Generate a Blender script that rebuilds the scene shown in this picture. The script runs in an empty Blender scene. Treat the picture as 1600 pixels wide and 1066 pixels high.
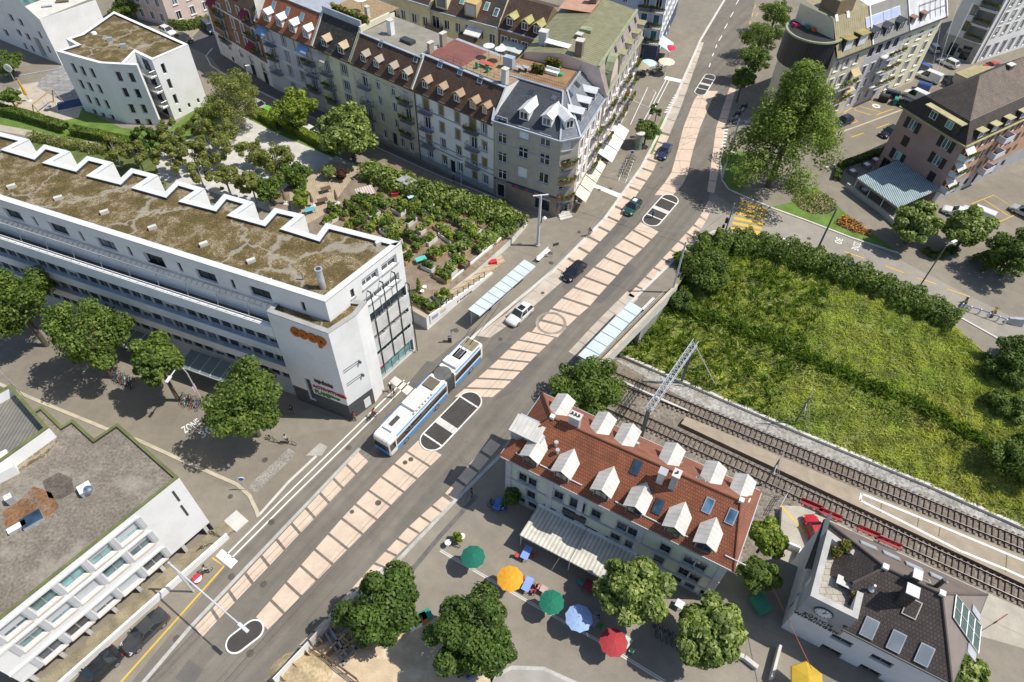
import bpy, math, random
import numpy as np
from mathutils import Vector, Matrix
from mathutils.geometry import tessellate_polygon
random.seed(7); RNG=np.random.default_rng(7)
S=bpy.context.scene; COL=S.collection
# ---------------------------------------------------------------- camera model: picks places on the ground from the photo
F=1067.; H=68.
_d=Vector((770.-800,1465.-533,F)).normalized(); _up=-_d
_Y=(Vector((0,0,1))-_up*_up.z).normalized(); _X=_Y.cross(_up)
R3=Matrix((_X,_Y,_up))
def ray(u,v): return R3@Vector((u-800,v-533,F))
def W(u,v,z=0.):
    r=ray(u,v); t=(z-H)/r.z
    return Vector((r.x*t,r.y*t,z))
def Wp(l,z=0.): return [W(p[0],p[1],z) for p in l]
def c(o,k,*ps): return [(o[0]+p[0]/k,o[1]+p[1]/k) for p in ps]
cam=bpy.data.cameras.new("camera"); co=bpy.data.objects.new("camera",cam); COL.objects.link(co)
cam.sensor_width=36; cam.lens=36*F/1600; cam.clip_end=2000; cam.clip_start=.5
co.matrix_world=Matrix.Translation((0,0,H))@Matrix((R3@Vector((1,0,0)),R3@Vector((0,-1,0)),R3@Vector((0,0,-1)))).transposed().to_4x4()
S.camera=co
AZ=math.radians(90); EL=math.radians(57)
SUN=Vector((math.sin(AZ)*math.cos(EL),math.cos(AZ)*math.cos(EL),math.sin(EL)))
w=bpy.data.worlds.new("World"); S.world=w; w.use_nodes=True
nt=w.node_tree; sk=nt.nodes.new('ShaderNodeTexSky'); sk.sky_type='NISHITA'; sk.sun_disc=False
sk.sun_elevation=EL; sk.sun_rotation=AZ; bg=nt.nodes['Background']; nt.links.new(sk.outputs[0],bg.inputs[0]); bg.inputs[1].default_value=.13
sl=bpy.data.lights.new("sun",'SUN'); sl.energy=5.0; sl.angle=math.radians(.5); sl.color=(1,.95,.86)
so=bpy.data.objects.new("sun",sl); COL.objects.link(so); so.rotation_euler=(-SUN).to_track_quat('-Z','Y').to_euler(); so.location=(120,60,150)
S.view_settings.view_transform='Standard'; S.view_settings.look='None'; S.view_settings.exposure=.0; S.view_settings.gamma=1
# ---------------------------------------------------------------- materials
MT={}
def _new(n):
    m=bpy.data.materials.new(n); m.use_nodes=True; return m,m.node_tree,m.node_tree.nodes['Principled BSDF']
def ramp(t,inp,stops):
    r=t.nodes.new('ShaderNodeValToRGB'); e=r.color_ramp.elements
    while len(e)<len(stops): e.new(.5)
    for i,(p,col) in enumerate(stops): e[i].position=p; e[i].color=(*col,1)
    t.links.new(inp,r.inputs[0]); return r.outputs[0]
def mix(t,a,b,f,mode='MIX'):
    n=t.nodes.new('ShaderNodeMix'); n.data_type='RGBA'; n.blend_type=mode
    for s,v in ((n.inputs[6],a),(n.inputs[7],b),(n.inputs[0],f)):
        if hasattr(v,'node'): t.links.new(v,s)
        elif isinstance(v,(int,float)): s.default_value=v
        else: s.default_value=(*v,1)
    return n.outputs[2]
def tex(t,kind,scale,coord='pos',**kw):
    n=t.nodes.new('ShaderNodeTex'+kind)
    n.inputs['Scale'].default_value=scale
    for k,v in kw.items():
        if k in n.inputs: n.inputs[k].default_value=v
        else: setattr(n,k,v)
    if coord=='pos': g=t.nodes.new('ShaderNodeNewGeometry').outputs['Position']
    elif coord=='obj': g=t.nodes.new('ShaderNodeTexCoord').outputs['Object']
    elif coord=='uv': g=t.nodes.new('ShaderNodeTexCoord').outputs['UV']
    else: g=coord
    t.links.new(g,n.inputs['Vector']); return n
def sc(col,k): return tuple(min(1,x*k) for x in col)
def M(n,col,rough=.8,var=.12,scale=.8,fine=0,fscale=9,metal=0,spec=.5,bump=0,stain=None,sscale=.25,coat=0):
    """plain material with two scales of natural variation, optional stains"""
    if n in MT: return MT[n]
    m,t,b=_new(n); b.inputs['Roughness'].default_value=rough; b.inputs['Metallic'].default_value=metal
    b.inputs['Specular IOR Level'].default_value=spec; b.inputs['Coat Weight'].default_value=coat
    nz=tex(t,'Noise',scale,Detail=4.)
    o=ramp(t,nz.outputs[0],[(.3,sc(col,1-var)),(.7,sc(col,1+var))])
    if fine:
        n2=tex(t,'Noise',fscale,Detail=3.); o=mix(t,o,ramp(t,n2.outputs[0],[(.3,(1-fine,)*3),(.7,(1+fine*.5,)*3)]),1.,'MULTIPLY')
    if stain:
        n3=tex(t,'Noise',sscale,Detail=5.,Roughness=.65); o=mix(t,o,stain,ramp(t,n3.outputs[0],[(.52,(0,0,0)),(.68,(.8,.8,.8))]))
    t.links.new(o,b.inputs[0])
    if bump:
        n4=tex(t,'Noise',fscale,Detail=4.); bp=t.nodes.new('ShaderNodeBump'); bp.inputs[0].default_value=bump; bp.inputs[1].default_value=.05
        t.links.new(n4.outputs[0],bp.inputs['Height']); t.links.new(bp.outputs[0],b.inputs['Normal'])
    MT[n]=m; return m
def tiles(n,col,col2,w=.28,h=.33,mort=.03,rough=.75,lich=None):
    m,t,b=_new(n); b.inputs['Roughness'].default_value=rough
    br=tex(t,'Brick',1.,'uv',offset=.5); br.inputs['Brick Width'].default_value=w; br.inputs['Row Height'].default_value=h
    br.inputs['Mortar Size'].default_value=mort; br.inputs['Mortar Smooth'].default_value=.3; br.inputs['Bias'].default_value=0
    br.inputs['Color1'].default_value=(*col,1); br.inputs['Color2'].default_value=(*col2,1); br.inputs['Mortar'].default_value=(*sc(col,.35),1)
    nz=tex(t,'Noise',.7,Detail=6.,Roughness=.65); o=mix(t,br.outputs[0],ramp(t,nz.outputs[0],[(.3,(.72,)*3),(.7,(1.25,)*3)]),1.,'MULTIPLY')
    if lich:
        n2=tex(t,'Noise',2.2,Detail=6.,Roughness=.7); o=mix(t,o,lich,ramp(t,n2.outputs[0],[(.58,(0,)*3),(.72,(.7,)*3)]))
    t.links.new(o,b.inputs[0])
    bp=t.nodes.new('ShaderNodeBump'); bp.inputs[0].default_value=.6; bp.inputs[1].default_value=.04
    t.links.new(br.outputs['Fac'],bp.inputs['Height']); bp.invert=True; t.links.new(bp.outputs[0],b.inputs['Normal'])
    MT[n]=m; return m
def slats(n,col,col2,period=.4,duty=.12,axis='x',rough=.5,metal=0,var=.15):
    """bands across (uv x) or along (uv y): standing seams, corrugation, boards"""
    m,t,b=_new(n); b.inputs['Roughness'].default_value=rough; b.inputs['Metallic'].default_value=metal
    wv=tex(t,'Wave',1./period*math.pi/ (math.pi) ,'uv',bands_direction=axis.upper(),wave_profile='SAW'); wv.inputs['Scale'].default_value=1/period/ (20/ (2*math.pi))*1.0
    wv.inputs['Distortion'].default_value=0
    o=ramp(t,wv.outputs['Fac'],[(0,col2),(duty,col2),(min(.99,duty+.05),col),(1,col)])
    nz=tex(t,'Noise',.9,Detail=5.); o=mix(t,o,ramp(t,nz.outputs[0],[(.3,(1-var,)*3),(.7,(1+var,)*3)]),1.,'MULTIPLY')
    t.links.new(o,b.inputs[0]); MT[n]=m; return m
def glass(n,col,rough=.08):
    m,t,b=_new(n); b.inputs['Roughness'].default_value=rough; b.inputs['Specular IOR Level'].default_value=.8
    oi=t.nodes.new('ShaderNodeObjectInfo'); nz=tex(t,'Noise',.8,Detail=2.)
    o=mix(t,ramp(t,oi.outputs['Random'],[(0,sc(col,.35)),(.55,col),(.8,sc(col,1.6)),(1,tuple(.1+3*x for x in col))]),ramp(t,nz.outputs[0],[(.35,(.5,)*3),(.65,(1.3,)*3)]),1.,'MULTIPLY')
    t.links.new(o,b.inputs[0]); MT[n]=m; return m
def leafm(n,c1,c2,c3,trans=.25,patch=0):
    m,t,b=_new(n); b.inputs['Roughness'].default_value=.55; b.inputs['Specular IOR Level'].default_value=.3
    g=t.nodes.new('ShaderNodeNewGeometry'); o=ramp(t,g.outputs['Random Per Island'],[(0,c1),(.5,c2),(1,c3)])
    nz=tex(t,'Noise',.55,Detail=3.); o=mix(t,o,ramp(t,nz.outputs[0],[(.3,(.72,)*3),(.7,(1.3,1.25,1.1))]),1.,'MULTIPLY')
    if patch: n2=tex(t,'Noise',patch,Detail=5.,Roughness=.6); o=mix(t,o,ramp(t,n2.outputs[0],[(.35,(.8,.9,.8)),(.52,(1,1,1)),(.68,(1.15,1.05,1.1))]),1.,'MULTIPLY')
    t.links.new(o,b.inputs[0])
    tr=t.nodes.new('ShaderNodeBsdfTranslucent'); t.links.new(mix(t,o,(1.6,1.7,.7),1.,'MULTIPLY'),tr.inputs[0])
    ms=t.nodes.new('ShaderNodeMixShader'); ms.inputs[0].default_value=trans
    out=[x for x in t.nodes if x.type=='OUTPUT_MATERIAL'][0]
    t.links.new(b.outputs[0],ms.inputs[1]); t.links.new(tr.outputs[0],ms.inputs[2]); t.links.new(ms.outputs[0],out.inputs[0])
    MT[n]=m; return m
def asphalt(n,col,worn=.2,crack=True,streak=0):
    m,t,b=_new(n); b.inputs['Roughness'].default_value=.9; b.inputs['Specular IOR Level'].default_value=.25
    a=tex(t,'Noise',.09,Detail=6.,Roughness=.6); o=ramp(t,a.outputs[0],[(.3,sc(col,1-worn)),(.7,sc(col,1+worn))])
    a2=tex(t,'Noise',.55,Detail=6.,Roughness=.7); o=mix(t,o,ramp(t,a2.outputs[0],[(.3,(.86,.86,.87)),(.7,(1.12,1.11,1.08))]),1.,'MULTIPLY')
    f=tex(t,'Noise',14.,Detail=3.); o=mix(t,o,ramp(t,f.outputs[0],[(.3,(.85,)*3),(.7,(1.13,)*3)]),1.,'MULTIPLY')
    sp=tex(t,'Noise',.8,Detail=8.,Roughness=.75); o=mix(t,o,sc(col,.6),ramp(t,sp.outputs[0],[(.66,(0,)*3),(.72,(.55,)*3)]))
    if streak:
        v=t.nodes.new('ShaderNodeMapping'); v.vector_type='TEXTURE'; v.inputs['Rotation'].default_value=(0,0,streak); v.inputs['Scale'].default_value=(26,1.1,1)
        g=t.nodes.new('ShaderNodeNewGeometry'); t.links.new(g.outputs['Position'],v.inputs[0])
        s=tex(t,'Noise',1.,v.outputs[0],Detail=5.,Roughness=.6); o=mix(t,o,ramp(t,s.outputs[0],[(.35,(.84,.84,.85)),(.65,(1.13,1.12,1.1))]),1.,'MULTIPLY')
    if crack:
        n5=tex(t,'Noise',.5,Detail=3.); gg=t.nodes.new('ShaderNodeNewGeometry'); vv=t.nodes.new('ShaderNodeVectorMath'); vv.operation='MULTIPLY_ADD'; t.links.new(n5.outputs['Color'],vv.inputs[0]); vv.inputs[1].default_value=(7,7,0); t.links.new(gg.outputs['Position'],vv.inputs[2]); cr=tex(t,'Voronoi',.07,vv.outputs[0],feature='DISTANCE_TO_EDGE')
        o=mix(t,o,sc(col,.55),ramp(t,cr.outputs['Distance'],[(.0005,(.35,)*3),(.0022,(0,)*3)]))
    t.links.new(o,b.inputs[0]); MT[n]=m; return m
def mossroof(n):
    m,t,b=_new(n); b.inputs['Roughness'].default_value=.95
    a=tex(t,'Noise',.45,Detail=7.,Roughness=.7); o=ramp(t,a.outputs[0],[(.28,(.08,.075,.02)),(.42,(.115,.085,.028)),(.52,(.165,.12,.05)),(.6,(.3,.25,.17)),(.66,(.17,.12,.055)),(.78,(.3,.26,.19))])
    f=tex(t,'Voronoi',4.5); o=mix(t,o,ramp(t,f.outputs['Distance'],[(.05,(1.5,1.4,1.2)),(.45,(.75,.75,.72))]),1.,'MULTIPLY')
    f2=tex(t,'Noise',8.,Detail=4.); o=mix(t,o,ramp(t,f2.outputs[0],[(.35,(.55,)*3),(.65,(1.5,)*3)]),1.,'MULTIPLY')
    nz=tex(t,'Noise',.8,Detail=4.); g=t.nodes.new('ShaderNodeNewGeometry')
    ad=t.nodes.new('ShaderNodeMix'); ad.data_type='VECTOR'; ad.inputs[0].default_value=.8
    t.links.new(g.outputs['Position'],ad.inputs[4])
    v2=t.nodes.new('ShaderNodeVectorMath'); v2.operation='MULTIPLY_ADD'; t.links.new(nz.outputs['Color'],v2.inputs[0]); v2.inputs[1].default_value=(3,3,0); t.links.new(g.outputs['Position'],v2.inputs[2])
    vo=tex(t,'Voronoi',.11,v2.outputs[0],feature='DISTANCE_TO_EDGE')
    o=mix(t,o,(.34,.31,.25),ramp(t,vo.outputs['Distance'],[(.008,(.7,)*3),(.03,(0,)*3)]))
    t.links.new(o,b.inputs[0])
    bp=t.nodes.new('ShaderNodeBump'); bp.inputs[0].default_value=.7; bp.inputs[1].default_value=.08; t.links.new(f2.outputs[0],bp.inputs['Height']); t.links.new(bp.outputs[0],b.inputs['Normal'])
    MT[n]=m; return m
# ---------------------------------------------------------------- mesh builder
class MB:
    def __init__(s): s.v=[]; s.f=[]; s.m=[]; s.mats=[]
    def mi(s,mat):
        if mat not in s.mats: s.mats.append(mat)
        return s.mats.index(mat)
    def poly(s,pts,mat):
        i=len(s.v); s.v+= [Vector(p) for p in pts]; s.f.append(tuple(range(i,i+len(pts)))); s.m.append(s.mi(mat)); return s
    def hexa(s,b,t,mat,top=None):
        n=len(b); i=len(s.v); s.v+=[Vector(p) for p in b]+[Vector(p) for p in t]; k=s.mi(mat); kt=s.mi(top) if top else k
        s.f.append(tuple(range(i+n-1,i-1,-1))); s.m.append(k)
        s.f.append(tuple(range(i+n,i+2*n))); s.m.append(kt)
        for j in range(n):
            q=(j+1)%n; s.f.append((i+j,i+q,i+n+q,i+n+j)); s.m.append(k)
        return s
    def box(s,c,sz,mat,rz=0,top=None):
        e=Vector((math.cos(rz),math.sin(rz),0)); n=Vector((-e.y,e.x,0)); c=Vector(c)
        P=[c+e*(a*sz[0]/2)+n*(b*sz[1]/2) for a,b in ((-1,-1),(1,-1),(1,1),(-1,1))]
        h=Vector((0,0,sz[2]/2)); return s.hexa([p-h for p in P],[p+h for p in P],mat,top)
    def obox(s,o,e,n,u,mat):
        """box from corner o with edge vectors"""
        o,e,n,u=map(Vector,(o,e,n,u)); return s.hexa([o,o+e,o+e+n,o+n],[o+u,o+e+u,o+e+n+u,o+n+u],mat)
    def beam(s,a,b,wd,ht,mat):
        a=Vector(a);b=Vector(b); d=(b-a); x=d.cross(Vector((0,0,1)))
        if x.length<1e-6: x=Vector((1,0,0))
        x=x.normalized(); y=x.cross(d).normalized(); q=[(-1,-1),(1,-1),(1,1),(-1,1)]
        return s.hexa([a+x*(p*wd/2)+y*(r*ht/2) for p,r in q],[b+x*(p*wd/2)+y*(r*ht/2) for p,r in q],mat)
    def tube(s,a,b,r,mat,r2=None,n=8):
        a=Vector(a);b=Vector(b); d=(b-a).normalized(); x=d.cross(Vector((0,0,1)))
        if x.length<1e-4: x=Vector((1,0,0))
        x.normalize(); y=d.cross(x); r2=r if r2 is None else r2
        ring=lambda p,q:[p+(x*math.cos(2*math.pi*i/n)+y*math.sin(2*math.pi*i/n))*q for i in range(n)]
        return s.hexa(ring(a,r),ring(b,r2),mat)
    def path(s,pts,r,mat,n=6):
        for a,b in zip(pts,pts[1:]): s.tube(a,b,r,mat,n=n)
        return s
    def lathe(s,prof,mat,cen=(0,0,0),n=16,sx=1,sy=1):
        i=len(s.v); k=s.mi(mat); cen=Vector(cen)
        for r,z in prof:
            for j in range(n): a=2*math.pi*j/n; s.v.append(cen+Vector((r*sx*math.cos(a),r*sy*math.sin(a),z)))
        for q in range(len(prof)-1):
            for j in range(n): s.f.append((i+q*n+j,i+q*n+(j+1)%n,i+(q+1)*n+(j+1)%n,i+(q+1)*n+j)); s.m.append(k)
        s.f.append(tuple(i+j for j in range(n-1,-1,-1))); s.m.append(k)
        e=i+(len(prof)-1)*n; s.f.append(tuple(e+j for j in range(n))); s.m.append(k); return s
    def flat(s,pts,mat,holes=()):
        loops=[[Vector((p[0],p[1],p[2] if len(p)>2 else 0)) for p in pts]]+[[Vector(p) for p in h] for h in holes]
        allp=[p for l in loops for p in l]; i=len(s.v); s.v+=allp; k=s.mi(mat)
        for t in tessellate_polygon(loops):
            a,b,d=[allp[x] for x in t]; tt=tuple(i+x for x in t)
            if (b-a).cross(d-a).z<0: tt=tt[::-1]
            s.f.append(tt); s.m.append(k)
        return s
    def prism(s,poly,z0,z1,mat,top=None):
        a=sum(poly[i][0]*poly[(i+1)%len(poly)][1]-poly[(i+1)%len(poly)][0]*poly[i][1] for i in range(len(poly)))
        if a<0: poly=list(poly)[::-1]
        n=len(poly)
        for i in range(n):
            p,q=poly[i],poly[(i+1)%n]; s.poly([(p[0],p[1],z0),(q[0],q[1],z0),(q[0],q[1],z1),(p[0],p[1],z1)],mat)
        s.flat([(p[0],p[1],z1) for p in poly],top or mat); return s
    def strip(s,pts,wd,mat,z=0):
        """flat ribbon of width wd along pts"""
        P=[Vector((p[0],p[1],z)) for p in pts]; L=[];R=[]
        for i,p in enumerate(P):
            d=(P[min(i+1,len(P)-1)]-P[max(i-1,0)]).normalized(); n=Vector((-d.y,d.x,0)); L.append(p+n*wd/2);R.append(p-n*wd/2)
        for i in range(len(P)-1): s.poly([R[i],R[i+1],L[i+1],L[i]],mat)
        return s
    def mesh(s,name,off=(0,0,0),smooth=False):
        off=Vector(off); me=bpy.data.meshes.new(name); me.from_pydata([tuple(p-off) for p in s.v],[],s.f)
        for m in s.mats: me.materials.append(m)
        me.polygons.foreach_set('material_index',s.m)
        uv=me.uv_layers.new(name='uv').data
        for p in me.polygons:
            n=p.normal
            if abs(n.z)>.995: t=Vector((1,0,0)); b=Vector((0,1,0))
            else: t=Vector((-n.y,n.x,0)).normalized(); b=n.cross(t)
            for li in p.loop_indices:
                q=s.v[me.loops[li].vertex_index]; uv[li].uv=(q.dot(t),q.dot(b))
        if smooth: me.shade_smooth()
        me.update(); return me
    def build(s,name,parent=None,local=False,smooth=False,kind=None):
        off=Vector((0,0,0))
        if parent is not None and not local:
            q=parent
            while q: off+=q.location; q=q.parent
        loc=Vector((0,0,0))
        if parent is None and s.v:
            lo=[min(p[i] for p in s.v) for i in range(3)]; hi=[max(p[i] for p in s.v) for i in range(3)]
            loc=off=Vector(((lo[0]+hi[0])/2,(lo[1]+hi[1])/2,lo[2]))
        o=bpy.data.objects.new(name,s.mesh(name,off,smooth)); COL.objects.link(o); o.location=loc
        if parent is not None: o.parent=parent
        if kind: o['kind']=kind
        return o
def tag(o,label=None,cat=None,group=None,kind=None):
    if label: o['label']=label
    if cat: o['category']=cat
    if group: o['group']=group
    if kind: o['kind']=kind
    return o
def thing(name,label,cat,loc=(0,0,0),rz=0,group=None):
    o=bpy.data.objects.new(name,None); COL.objects.link(o); o.location=loc; o.rotation_euler=(0,0,rz); o.empty_display_size=.3
    return tag(o,label,cat,group)
def dup(o,parent=None):
    q=o.copy(); COL.objects.link(q); q.parent=parent
    for ch in list(o.children): dup(ch,q)
    return q
def put(o,loc,rz=0,label=None,scale=None,group=None):
    o.location=loc; o.rotation_euler=(0,0,rz)
    if scale: o.scale=(scale,)*3 if not hasattr(scale,'__len__') else scale
    if label: o['label']=label
    if group: o['group']=group
    return o
def sheet(name,pts,mat,lv=1,z=0.,kind='structure'):
    return MB().flat([(p.x,p.y,z+lv*.004) for p in Wp(pts,z)],mat).build(name,kind=kind)
def ang(a,b): return math.atan2(b[1]-a[1],b[0]-a[0])
# ---------------------------------------------------------------- palette
PL=dict(white=M('white_plaster',(.78,.78,.77),var=.05,scale=.4,fine=.05,stain=(.68,.67,.65),sscale=.22),white_dirty=M('aged_white_plaster',(.66,.65,.6),var=.1,stain=(.5,.49,.45)),
 cream=M('cream_plaster',(.62,.58,.44),var=.08),yellow=M('yellow_plaster',(.66,.6,.38),var=.07),pale_yellow=M('pale_yellow_plaster',(.7,.67,.48),var=.06),
 grey=M('grey_stone_plaster',(.4,.375,.33),var=.1,fine=.08),grey_base=M('brown_stone_base',(.3,.25,.19),var=.12,fine=.1),pinkish=M('pale_pink_plaster',(.62,.5,.45),var=.08),blush=M('blush_plaster',(.66,.58,.52),var=.08),
 blue=M('pale_blue_plaster',(.45,.55,.7),var=.06),navy=M('dark_blue_wood',(.05,.08,.14),var=.2),pink=M('dusty_pink_plaster',(.36,.25,.22),var=.08,scale=.5),salmon=M('salmon_plaster',(.5,.3,.2),var=.08),
 mint=M('pale_green_plaster',(.52,.58,.5),var=.05),brick=M('brown_brick',(.24,.12,.06),var=.2,fine=.2),bluegrey=M('blue_grey_plaster',(.62,.64,.68),var=.06),lilac=M('lilac_grey_plaster',(.5,.5,.54),var=.06))
trim=M('grey_stone_trim',(.33,.33,.33),var=.15); trimw=M('white_trim',(.75,.75,.74),var=.05); trimb=M('blue_grey_trim',(.38,.41,.45),var=.1)
framew=M('white_window_frame',(.8,.8,.8),var=.03,rough=.5); framed=M('dark_window_frame',(.06,.06,.07),rough=.5); metal=M('grey_metal',(.42,.43,.44),rough=.4,metal=.6); metald=M('dark_metal',(.05,.055,.06),rough=.5)
galv=M('galvanised_steel',(.52,.54,.56),rough=.45,metal=.4,var=.15); zinc=M('zinc_sheet',(.45,.47,.5),rough=.45,metal=.3,var=.12); copper=M('patina_copper',(.30,.33,.2),rough=.6,var=.2); lead=M('blue_grey_flashing',(.36,.41,.47),rough=.5,var=.15)
gl=glass('window_glass',(.03,.04,.05)); glt=glass('teal_window_glass',(.09,.2,.2)); glb=glass('blue_window_glass',(.05,.1,.16))
blind=M('grey_blind',(.5,.51,.53),var=.06,rough=.6); blindo=M('ochre_blind',(.24,.17,.06),var=.15); blindw=M('white_blind',(.72,.74,.76),var=.05)
conc=M('concrete',(.42,.4,.36),var=.14,fine=.1,stain=(.3,.29,.26)); concw=M('pale_concrete',(.58,.56,.52),var=.1,fine=.08); stone_dark=M('dark_slate_cladding',(.075,.08,.085),var=.2,scale=2)
kerb=M('kerb_stone',(.44,.43,.4),var=.15,fine=.12,fscale=3); road_a=asphalt('road_asphalt',(.18,.163,.14),.12,streak=1.0); pave_a=asphalt('pavement_asphalt',(.238,.213,.173),.14); plaza_a=asphalt('plaza_asphalt',(.258,.232,.192),.16); dark_a=asphalt('patched_asphalt',(.14,.13,.12),.12,False); street_a=asphalt('street_asphalt',(.225,.2,.163),.14)
beige=M('beige_coloured_asphalt',(.62,.485,.375),rough=.9,var=.09,fine=.09,fscale=6,stain=(.52,.42,.33),sscale=.5); beige_old=M('worn_beige_asphalt',(.5,.43,.355),rough=.9,var=.12,fine=.12,stain=(.34,.3,.25),sscale=.35)
paintw=M('white_road_paint',(.78,.77,.74),rough=.8,var=.06,fine=.12,fscale=5); painty=M('yellow_road_paint',(.75,.46,.03),rough=.8,var=.08,fine=.15,fscale=5); island_a=M('dark_island_asphalt',(.06,.055,.05),rough=.95,var=.12,fine=.15)
iron=M('cast_iron',(.09,.075,.06),rough=.7,var=.25); gravel=M('pale_gravel',(.56,.54,.5),rough=.95,var=.14,fine=.2,fscale=6,stain=(.4,.38,.33),sscale=.4); sand=M('sandy_soil',(.55,.43,.29),rough=.95,var=.14,fine=.15,stain=(.66,.57,.43),sscale=.4)
lawn=M('lawn_grass',(.12,.2,.03),rough=.9,var=.25,scale=.5,fine=.3,fscale=5); soil=M('brown_mulch',(.23,.18,.13),rough=.95,var=.2,fine=.25,fscale=6); deckw=slats('pale_wood_deck',(.42,.34,.24),(.26,.2,.13),.35,.1); wood=M('weathered_wood',(.3,.21,.12),var=.25,scale=2.5); woodd=M('dark_wood',(.12,.075,.045),var=.25,scale=2.5); timber=M('raw_timber',(.42,.3,.16),var=.25,scale=2)
moss=mossroof('moss_green_roof'); gravroof=M('grey_gravel_roof',(.215,.185,.15),rough=.95,var=.16,fine=.4,fscale=4,stain=(.33,.3,.25),sscale=.2,bump=.5)
t_or=tiles('orange_clay_tiles',(.31,.1,.045),(.25,.085,.042),.24,.32,.025); t_or2=tiles('faded_red_tiles',(.3,.12,.075),(.27,.1,.06),.3,.3,.02); t_br=tiles('brown_clay_tiles',(.11,.065,.042),(.085,.05,.035),.3,.36,.035); t_dk=tiles('dark_brown_tiles',(.075,.058,.05),(.055,.044,.04),.3,.33,.03); t_dk2=tiles('grey_brown_tiles',(.17,.13,.105),(.14,.11,.09),.3,.33,.02,lich=(.3,.25,.2)); t_old=tiles('lichen_dark_tiles',(.05,.045,.04),(.04,.036,.034),.35,.3,.03,lich=(.22,.2,.16)); t_sl=tiles('grey_slate',(.06,.068,.082),(.05,.056,.07),.5,.4,.02); t_red=tiles('rust_red_tiles',(.34,.12,.05),(.28,.1,.045),.3,.36,.035); t_sla=tiles('light_slate',(.17,.185,.21),(.14,.155,.18),.5,.4,.015)
seam=slats('grey_green_standing_seam',(.235,.225,.12),(.11,.1,.06),.55,.2); seamb=slats('brown_green_standing_seam',(.33,.28,.16),(.15,.12,.07),.55,.14); seamd=slats('black_standing_seam',(.035,.035,.04),(.012,.012,.013),.45,.2); seamw=slats('white_standing_seam',(.7,.72,.75),(.5,.52,.56),.9,.06)
rubber=M('tyre_rubber',(.02,.02,.02),rough=.8); chrome=M('bright_metal',(.7,.7,.7),rough=.25,metal=1.)
# ================================================================ ground, road, railway cutting
EO=8.5   # eave height of the orange roofed house
OR={k:W(*p,EO) for k,p in dict(FL=(781,712),FR=(1147,893),BL=(848,614),BR=(1190,768)).items()}
hedge_px=[(1056,452),(1072,405),(1105,378),(1200,376),(1300,412),(1400,466),(1490,508),(1530,545),(1600,590),(1750,690)]
base_px=[(970,552),(1092,605),(1260,677),(1455,757),(1600,822),(1750,889)]
ocl=(OR['FL']+OR['BL'])/2; ocr=(OR['FR']+OR['BR'])/2
hole=[W(918,596),*Wp(hedge_px)]+[Vector((95,10,0)),W(1500,985),W(1290,905),W(1216,872)]+[Vector((ocr.x,ocr.y,0)),Vector((ocl.x,ocl.y,0))]
G=900
MB().flat([(-G,-G,0),(G,-G,0),(G,G,0),(-G,G,0)],pave_a,[[(p.x,p.y,0) for p in hole]]).build('ground',kind='structure')
# railway bed
bed=[W(860,560,-5.5),W(990,490,-5.5)]+[Vector((95,45,-5.5)),Vector((95,-5,-5.5)),W(1500,1000,-5.5),W(1216,880,-5.5),Vector((ocr.x,ocr.y,-5.5)),Vector((ocl.x-6,ocl.y,-5.5))]
ball=M('railway_ballast',(.23,.2,.165),rough=.95,var=.2,fine=.45,fscale=3.5,stain=(.17,.125,.08),sscale=.3,bump=.4)
gravl=M('light_ballast_gravel',(.36,.345,.32),rough=.95,var=.18,fine=.45,fscale=3.2,stain=(.22,.2,.14),sscale=.35,bump=.4)
MB().flat([(p.x,p.y,-5.5) for p in bed],ball).build('railway_bed',kind='structure')
sheet('gravel_strip',[(950,556),(1092,606),(1260,680),(1455,760),(1600,824),(1750,892),(1750,910),(1600,846),(1330,736),(1100,640),(1010,590)],gravl,2,-5.5)
# embankment
def resamp(P,n):
    L=[0]
    for a,b in zip(P,P[1:]): L.append(L[-1]+(b-a).length)
    out=[]
    for i in range(n+1):
        s=L[-1]*i/n; j=max(k for k in range(len(L)-1) if L[k]<=s+1e-9); f=(s-L[j])/(L[j+1]-L[j]); out.append(P[j].lerp(P[j+1],min(1,f)))
    return out
bot=resamp(Wp(base_px,-5.2),70); top=resamp(Wp(hedge_px[2:],-.05),70)
NE=26; embg=[]
prof=[(0,0),(.03,.08),(.26,.34),(.31,.5),(.36,.53),(.62,.75),(.9,.97),(1,1)]
def pf(t):
    for (a,b),(c_,d) in zip(prof,prof[1:]):
        if t<=c_: return b+(d-b)*(t-a)/(c_-a)
    return 1
mb=MB(); 
for i in range(71):
    row=[]
    for j in range(NE+1):
        t=j/NE; p=bot[i].lerp(top[i],t); p.z=-5.2+5.15*pf(t)+(.12*math.sin(i*1.7+j*.9)+.1*math.sin(i*.63-j*1.31) if 0<j<NE else 0); row.append(p)
    embg.append(row)
gsoil=M('grassy_soil',(.2,.225,.065),var=.3,fine=.3)
for i in range(70):
    for j in range(NE): mb.poly([embg[i][j],embg[i+1][j],embg[i+1][j+1],embg[i][j+1]],gsoil)
for j in range(NE): mb.poly([embg[0][j],embg[0][j+1],embg[0][j+1]-Vector((0,0,6)),embg[0][j]-Vector((0,0,6))],conc)
# left corner between the abutment wall and the first grid column
lc=[W(1056,452,-.3),W(1002,517,-4.2),W(990,545,-5.2)]
mb.poly([embg[0][0],embg[0][8],lc[1],lc[2]],gsoil); mb.poly([embg[0][8],embg[0][NE],lc[0],lc[1]],gsoil); mb.poly([embg[0][NE],W(1105,378,-.05),W(1072,405,-.05),lc[0]],gsoil)
mb.build('embankment',kind='structure',smooth=True)
def embpt(a,t):
    i=min(69,int(a*70)); f=a*70-i; j=min(NE-1,int(t*NE)); g=t*NE-j
    return (embg[i][j].lerp(embg[i+1][j],f)).lerp(embg[i][j+1].lerp(embg[i+1][j+1],f),g)
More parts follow.
